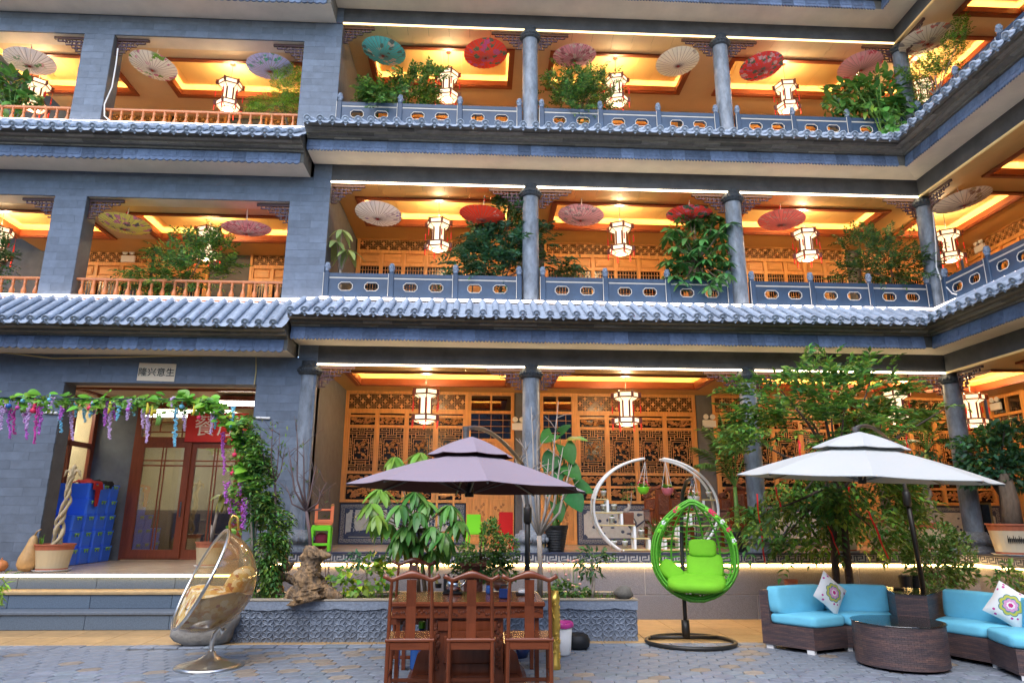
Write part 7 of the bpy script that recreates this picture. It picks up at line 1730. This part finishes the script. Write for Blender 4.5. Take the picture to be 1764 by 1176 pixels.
q = at(928, 950, Y=11.9); t = thing('pineapple_lantern', 'tan owl shaped ornament with dark eyes beside the black taro pot', 'ornament', (q.x, 11.86, TZ)); b = MB(); b.lathe([(.085, 0), (.1, .03), (.1, .2), (.075, .3), (.03, .34), (0, .345)], 18); b.build('body', 'bamboo_pot', t, smooth=True); b = MB()
for sx in (-1, 1): b.blob((sx*.04, -.095, .2), .03, .012, .012, 8, 5); b.blob((sx*.035, -.1, .08), .012, .01, .012, 8, 5)
b.build('eyes', 'black', t); b = MB(); b.tube([(0, 0, .33), (0, 0, .42)], .012, 6); b.blob((-.02, 0, .43), .05, .03, .02); b.build('leaf_top', 'stem_green', t)
# palms
def palm(label, x, Y, base_z, px_crown, fr, seed, pot=True, tr=.045, mleaf='leaf_mid'):
    r = random.Random(seed); base = Vector((x, Y, base_z)); t = thing('palm', label, 'palm', base); c = Vector(px_crown)-base; b = MB(); b.tube([(0, 0, .25 if pot else 0), c*.5+Vector((.01, 0, .1)), c], [tr, tr*.9, tr*.7], 10); b.build('trunk', 'stem_green', t, smooth=True)
    if pot: MB().lathe([(.15, 0), (.2, .3), (.215, .3), (.215, .34), (.19, .33), (.0, .31)], 24, caps=False).build('pot', 'black', t)
    for (ex, ey, dy) in fr:
        e = at(ex, ey, Y=Y+dy)-base; mid = c.lerp(e, .5)+Vector((0, 0, .18)); sb = MB(); pts = [c, c.lerp(mid, .5)+Vector((0, 0, .07)), mid, mid.lerp(e, .5)+Vector((0, 0, .03)), e]; sb.tube(pts, [.014, .011, .008, .006, .003], 5); P = []; Dd = []; Nn = []
        for i in range(34):
            f = .12+.88*i/33; k = min(3, int(f*4)); p = Vector(pts[k]).lerp(Vector(pts[k+1]), f*4-k); tg = (Vector(pts[k+1])-Vector(pts[k])).normalized(); sd = tg.cross(Vector((0, 0, 1))).normalized()
            for s in (-1, 1): P.append(tuple(p)); Dd.append(tuple(tg*.6+sd*s*.8+Vector((0, 0, -.25+r.gauss(0, .1))))); Nn.append((0, 0, 1))
        P, Dd, Nn = map(np.array, (P, Dd, Nn)); LL = .26*np.sin(np.linspace(.35, 2.9, 34)).repeat(2)+.03; V, F = leaf_arrays(P, Dd, Nn, LL, np.full(len(LL), .024), .2); fo = sb.build('frond', 'stem_green', t); lo = D.objects.new('leaflets', mesh_np('leaflets', V, F, [mleaf])); COL.objects.link(lo); lo.parent = fo
palm('green stemmed palm in a black pot beside the second column', at(1272, 948, Y=11.98).x, 11.98, TZ, at(1266, 838, Y=11.98), [(1195, 770, -.1), (1212, 735, 0), (1240, 715, .1), (1275, 722, -.1), (1200, 800, -.2), (1310, 760, .1), (1235, 760, -.3)], 70)
palm('dark fronded palm behind the tree beside the corner column', at(1590, 950, Y=12.6).x, 12.6, TZ, at(1597, 775, Y=12.6), [(1545, 720, 0), (1580, 690, .1), (1610, 695, -.1), (1650, 720, 0), (1660, 770, -.1), (1540, 770, -.2)], 71, mleaf='leaf_dark', tr=.06)
# big cream pots along the terrace with dark little trees
for px, Y, r0, h, lab, sd in ((1450, 12.05, .3, .46, 'wide cream pot with rust bands behind the courtyard tree trunk', 80), (1532, 11.95, .33, .58, 'tall cream pot with rust bands behind the slanting ribbon', 81), (1612, 12.4, .3, .5, 'rust rimmed cream pot holding a braided stem behind the boxwood', 82), (1752, 11.1, .36, .5, 'cream pot with dark brush lettering at the frame edge', 83)):
    p = at(px, 950, Y=Y); PB_ = bigpot(lab, (p.x, Y, TZ), r0, h, m='pot_cream')
    rr = random.Random(sd)
    if sd in (80, 81):
        b = MB(); b.tube([(0, 0, h*.9), (.05, 0, h+.3), (-.03, 0, h+.7)], [.03, .025, .015], 7); b.build('stem', 'bark', PB_, smooth=True); P = np.array([(rr.uniform(-.35, .35), rr.uniform(-.25, .25), h+.3+rr.uniform(-.1, .55)) for _ in range(160)]); V, F = leaf_arrays(P, rng.normal(0, .6, P.shape)+np.array([0, 0, -.3]), rng.normal(0, .4, P.shape)+np.array([0, 0, 1.]), np.full(160, .12), np.full(160, .05)); o = D.objects.new('leaves', mesh_np('leaves', V, F, ['leaf_dark'])); COL.objects.link(o); o.parent = PB_
    if sd == 82:
        b = MB()
        for k in range(2): b.tube([(.045*math.cos(i*.6+k*PI), .045*math.sin(i*.6+k*PI), h*.85+i*.04) for i in range(22)], .034, 6)
        b.build('braided_stem', 'bark_pale', PB_, smooth=True); P = np.array([(rr.uniform(-.3, .3), rr.uniform(-.2, .2), h+1.0+rr.uniform(-.3, .3)) for _ in range(130)]); V, F = leaf_arrays(P, rng.normal(0, .6, P.shape)+np.array([0, 0, -.5]), rng.normal(0, .4, P.shape)+np.array([0, 0, 1.]), np.full(130, .14), np.full(130, .06)); o = D.objects.new('leaves', mesh_np('leaves', V, F, ['leaf_blue'])); COL.objects.link(o); o.parent = PB_
    if sd == 83:
        b = MB(); d = (EYE-Vector((p.x, Y, TZ))).normalized(); a0 = math.atan2(d.y, d.x)
        for i in range(9):
            a = a0+.34-i*.075; rad_ = r0*.9*1.0; z = h*.5; P_ = [(( rad_+.006)*math.cos(a+q*.03), (rad_+.006)*math.sin(a+q*.03), z+w_) for q, w_ in ((-.8, -.05), (-.3, .03+.02*(i % 3)), (.4, -.03), (.9, .02))]; b.tube(P_, .006, 4)
        b.build('brush_marks', 'ink', PB_); b = MB(); b.tube([(0, 0, h*.9), (.03, 0, h+.35), (0, 0, h+.8)], [.16, .13, .1], 10); b.build('trunk', 'bark', PB_, smooth=True)
b = MB(); b.tube([(0, 0, 0), (.03, 0, .1)], .004, 4)
P = np.array([(random.uniform(-.12, .12), random.uniform(-.06, .06), .38+random.uniform(0, .3)) for _ in range(46)]); V, F = leaf_arrays(P, rng.normal(0, .5, P.shape)+np.array([0, 0, .4]), rng.normal(0, 1, P.shape), np.full(46, .06), np.full(46, .025)); o = D.objects.new('leaves', mesh_np('leaves', V, F, ['leaf_olive'])); COL.objects.link(o); o.parent = BONSAI
# small sprout in the braided trunk's pot, fringe plant at the frame edge, dracaena pot by the doors
P = np.array([(-.16+random.uniform(-.03, .03), -.1, .38) for _ in range(9)]); V, F = leaf_arrays(P, rng.normal(0, .5, P.shape)+np.array([0, 0, 1.2]), rng.normal(0, 1, P.shape), np.full(9, .2), np.full(9, .02)); o = D.objects.new('grass_sprout', mesh_np('grass_sprout', V, F, ['leaf_bright'])); COL.objects.link(o); o.parent = PT
q = at(352, 968, Z=LZ); dp = bigpot('cream pot with a yellowing cordyline behind the ball chair', (at(360, 965, Y=12.7).x, 12.7, LZ), .24, .42); r = random.Random(90); b = MB(); b.tube([(0, 0, .38), (.05, 0, .9), (.14, 0, 1.3)], [.03, .026, .02], 7); b.tube([(0, 0, .38), (-.02, 0, .7)], [.02, .015], 6); b.build('stem', 'bark_pale', dp, smooth=True)
for i in range(13):
    p = Vector(dp.location)+Vector((.13 if i < 16 else -.02, 0, 1.28-.02*(i % 6) if i < 16 else .7)); a = r.uniform(0, 6.28); put_leaf(dp, 'yellow' if i % 3 else 'varieg', p, (math.cos(a)*.5, math.sin(a)*.5, r.uniform(-1.0, .1)), (0, 0, 1), .28, r)
t = thing('bamboo_plant', 'yellow green bamboo tips poking in at the frame edge by the steps', 'plant', at(-50, 1075, Y=8.6)); r = random.Random(91); bl = Vector(t.location); b = MB(); P = []; Dd = []
for k in range(5):
    e = at(r.uniform(0, 18), r.uniform(985, 1035), Y=8.6+r.uniform(-.1, .1))-bl; b.tube([(0, 0, 0), e*.6, e], [.008, .006, .003], 4)
    for i in range(7): P.append(tuple(e*r.uniform(.6, 1.05))); Dd.append((r.uniform(-.3, 1), r.uniform(-.4, .4), r.uniform(-.9, .5)))
P, Dd = np.array(P), np.array(Dd); V, F = leaf_arrays(P, Dd, rng.normal(0, .5, P.shape)+np.array([0, 0, 1]), np.full(len(P), .13), np.full(len(P), .022)); b.build('canes', 'stem_green', t); o = D.objects.new('leaves', mesh_np('leaves', V, F, ['leaf_lime'])); COL.objects.link(o); o.parent = t
b = MB(); b.lathe([(.1, 0), (.14, .3), (.12, .29)], 16, c=(0, 0, -.3)); b.build('pot', 'black', t)
# ---- garland of artificial vine and wisteria along the arch
GY = 10.25; W0 = [at(-40, 684, Y=GY), at(80, 686, Y=GY), at(200, 687, Y=GY), at(320, 687, Y=GY), at(360, 694, Y=GY), at(395, 722, Y=GY), at(418, 760, Y=GY), at(430, 810, Y=GY), at(436, 880, Y=GY), at(440, 1020, Y=GY)]
t = thing('flower_garland', 'artificial vine garland with purple and blue wisteria on a wire arch before the dining room', 'garland', W0[-1]); bl = Vector(t.location); r = random.Random(100)
W1 = [Vector(p)+Vector((0, .3, .02)) for p in W0]
mat('arch_green', (.01, .05, .03), .4)
for w in (W0, W1): MB().tube([p-bl for p in w], .012, 6).build('arch_wire', 'arch_green', t, smooth=True)
def along(f):
    n = len(W0)-2; k = min(n-1, int(f*n)); return Vector(W0[k]).lerp(Vector(W0[k+1]), f*n-k)
for i in range(230):
    f = r.random()**.85*.97; p = along(f)+Vector((r.gauss(0, .04), r.uniform(-.12, .35), r.gauss(-.02, .055))); a = r.uniform(0, 6.28); put_leaf(t, 'ivy', p, (math.cos(a), math.sin(a)-.3, r.uniform(-.5, .7)), (0, -.6, .7), r.uniform(.1, .2), r)
fil = ell_points([(60, 695, 75, 14, GY), (180, 697, 80, 12, GY), (290, 697, 80, 12, GY), (370, 697, 24, 8, GY), (405, 745, 16, 30, GY), (408, 830, 14, 55, GY), (410, 900, 16, 24, GY), (425, 800, 14, 40, GY)], 480, .18, r); V, F = leaf_arrays(fil-np.array(bl), rng.normal(0, .7, fil.shape)+np.array([0, 0, -.2]), rng.normal(0, .5, fil.shape)+np.array([0, -.6, .5]), rng.uniform(.05, .11, len(fil)), rng.uniform(.04, .09, len(fil))); o = D.objects.new('vine_leaves', mesh_np('vine_leaves', V, F, ['leaf_bright'])); COL.objects.link(o); o.parent = t
def string(px, y0, y1, m, w=.035):
    a, c = at(px, y0, Y=GY-.02+r.uniform(-.06, .12)), at(px-2, y1, Y=GY); c.y = a.y; b = MB(); n = max(8, int((a.z-c.z)/.018))
    for i in range(n):
        f = i/n; q = a.lerp(c, f)-bl; ww = w*(1-.6*f); 
        for _ in range(3 if f < .6 else 2): p = q+Vector((r.uniform(-ww, ww), r.uniform(-ww, ww), 0)); b.blob(p, .015, .013, .012, 5, 3)
    b.tube([a-bl, c-bl], .003, 3); b.build('flower_string', m, t)
for px, y0, y1, m in ((3, 700, 742, 'lilac'), (14, 695, 755, 'purple'), (10, 690, 712, 'lilac'), (38, 692, 728, 'lilac'), (22, 705, 748, 'pinkred2'), (44, 700, 757, 'purple'), (52, 695, 740, 'lilac'), (66, 700, 766, 'pinkred2'), (72, 702, 750, 'purple'), (91, 685, 706, 'lilac'), (104, 700, 745, 'skyblue'), (108, 700, 725, 'purple'), (121, 695, 758, 'lilac'), (128, 695, 718, 'skyblue'), (144, 700, 727, 'skyblue'), (160, 695, 721, 'skyblue'), (162, 692, 715, 'lilac'), (176, 698, 718, 'skyblue'), (184, 690, 735, 'purple'), (190, 692, 757, 'lilac'), (196, 695, 724, 'purple'), (206, 700, 726, 'skyblue'), (224, 688, 725, 'lilac'), (229, 690, 716, 'skyblue'), (246, 705, 738, 'lilac'), (256, 705, 764, 'lilac'), (299, 684, 703, 'lilac'), (304, 700, 770, 'skyblue'), (302, 745, 765, 'skyblue'), (317, 700, 742, 'lilac'), (368, 708, 750, 'lilac'), (372, 715, 740, 'skyblue'), (384, 745, 818, 'purple'), (402, 702, 740, 'skyblue'), (418, 745, 765, 'purple'), (392, 830, 868, 'purple'), (416, 825, 855, 'purple'), (402, 860, 905, 'purple'), (412, 862, 918, 'purple'), (422, 858, 912, 'purple'), (398, 870, 895, 'purple')):
    if m == 'pinkred2' and m not in MT: mat('pinkred2', (.5, .05, .3), .7, island=.4)
    string(px, y0, y1, m, .03 if y1 < 850 else .05)
def fruit(px, py, m, s=.035, long=0):
    p = at(px, py, Y=GY-.08)-bl; b = MB()
    if long: b.tube([p+Vector((0, 0, .03)), p+Vector((.015, 0, -.04)), p+Vector((.01, 0, -.11)), p+Vector((-.01, 0, -.15))], [.01, .024, .022, .006], 8)
    else: b.blob(p, s, s, s*.95, 12, 8); b.tube([p, p+Vector((0, 0, .08))], .006, 4)
    b.build('fruit', m, t, smooth=True)
for px, py, m, s, lg in ((15, 699, 'blue_glass', .04, 0), (57, 707, 'pinkred', .04, 0), (154, 703, 'pinkred', .035, 0), (85, 688, 'skyblue', .03, 0), (39, 690, 'skyblue', .03, 0), (189, 695, 'yellow', 0, 1), (254, 697, 'yellow', 0, 1), (262, 700, 'yellow', 0, 1), (334, 698, 'yellow', 0, 1), (267, 708, 'yellow', .03, 0), (271, 716, 'stem_green', 0, 1), (275, 716, 'stem_green', 0, 1), (343, 719, 'pinkred', .035, 0), (313, 700, 'skyblue', .035, 0), (397, 718, 'yellow', .035, 0), (404, 783, 'pinkred', .035, 0), (400, 815, 'pinkred', .03, 0), (220, 705, 'purple', .03, 0), (30, 702, 'pinkred2', .03, 0), (60, 690, 'pinkred', 0, 1)): fruit(px, py, m, s, lg)
# planter fringe of small weeds: too many to count
P = np.array([(random.uniform(PX0+.1, PX1-.1), random.uniform(PY0+.12, PY1-.12), .49) for _ in range(900)]); V, F = leaf_arrays(P, rng.normal(0, .5, P.shape)+np.array([0, 0, 1.]), rng.normal(0, 1, P.shape), rng.uniform(.03, .1, 900), rng.uniform(.006, .02, 900)); o = D.objects.new('weeds', mesh_np('weeds', V, F, ['leaf_olive'])); COL.objects.link(o); tag(o, 'low weeds growing in the planter soil', 'weeds', kind='stuff')
# flowers under the egg of the stand
q = at(1140, 905, Y=12.6); t = thing('flower_pot', 'pot of pink flowered spiky plant in front of the carved armchair', 'potted plant', (q.x, 12.7, TZ)); MB().lathe([(.1, 0), (.14, .22), (.15, .24), (.12, .23), (0, .21)], 18, caps=False).build('pot', 'pot_brown', t); P = np.array([(random.uniform(-.08, .08), random.uniform(-.06, .06), .22) for _ in range(60)]); V, F = leaf_arrays(P, rng.normal(0, .5, P.shape)+np.array([0, 0, .9]), rng.normal(0, 1, P.shape), rng.uniform(.15, .4, 60), np.full(60, .025)); o = D.objects.new('leaves', mesh_np('leaves', V, F, ['leaf_mid'])); COL.objects.link(o); o.parent = t; b = MB()
for i in range(12): b.blob((random.uniform(-.15, .15), random.uniform(-.1, .0), random.uniform(.35, .55)), .02, .02, .02, 6, 4)
b.build('blooms', 'peach', t)
# small pots on the ground by the sofa
for px, py, m, lab in ((1363, 1005, 'terracotta', 'small terracotta pot on the wall ledge behind the sofa'), (1560, 998, 'black', 'black nursery pot behind the corner table'), (1580, 998, 'black', 'second black nursery pot touching the parasol pole')):
    p = at(px, py, Y=10.6); t = thing('nursery_pot', lab, 'plant pot', (p.x, 10.6, max(0, p.z-.1))); t.location.z = 0 if m == 'black' else .0; hh = p.z+.06; MB().lathe([(.08, hh-.2), (.1, hh), (.105, hh), (.09, hh-.02), (0, hh-.03)], 16, caps=False).build('pot', m, t); MB().cbox(-.16, .16, -.16, .16, 0, hh-.2, .01).build('plinth_block', 'granite', t)

def backing(t, ells, n, L, m, seed):
    r_ = random.Random(seed); O = ell_points(ells, n, .2, r_)-np.array(t.location); G_ = rng.normal(0, .6, O.shape)+np.array([0, -.4, -.5]); V, F = leaf_arrays(O, G_, rng.normal(0, .4, O.shape)+np.array([0, -.6, .7]), L*rng.uniform(.7, 1.2, len(O)), L*.55*rng.uniform(.8, 1.2, len(O))); o = D.objects.new('foliage', mesh_np('foliage', V, F, [m])); COL.objects.link(o); o.parent = t; tag(o, kind='stuff')
BY = {o['label'][:12]: o for o in COL.objects if o.get('label')}
backing(BY['glossy broad'], [(1470, 165, 50, 26, 12.15), (1520, 155, 50, 30, 12.1), (1545, 195, 45, 30, 11.95), (1440, 182, 30, 14, 12.15), (1500, 190, 60, 20, 12.1)], 420, .19, 'leaf_mid', 1)
backing(BY['umbrella pla'], [(1205, 400, 55, 40, 12.15), (1205, 460, 60, 36, 12.0)], 420, .2, 'leaf_mid', 2)
backing(BY['broad leaved'], [(20, 150, 34, 26, 12.35), (45, 170, 30, 14, 12.35)], 130, .2, 'leaf_mid', 3)
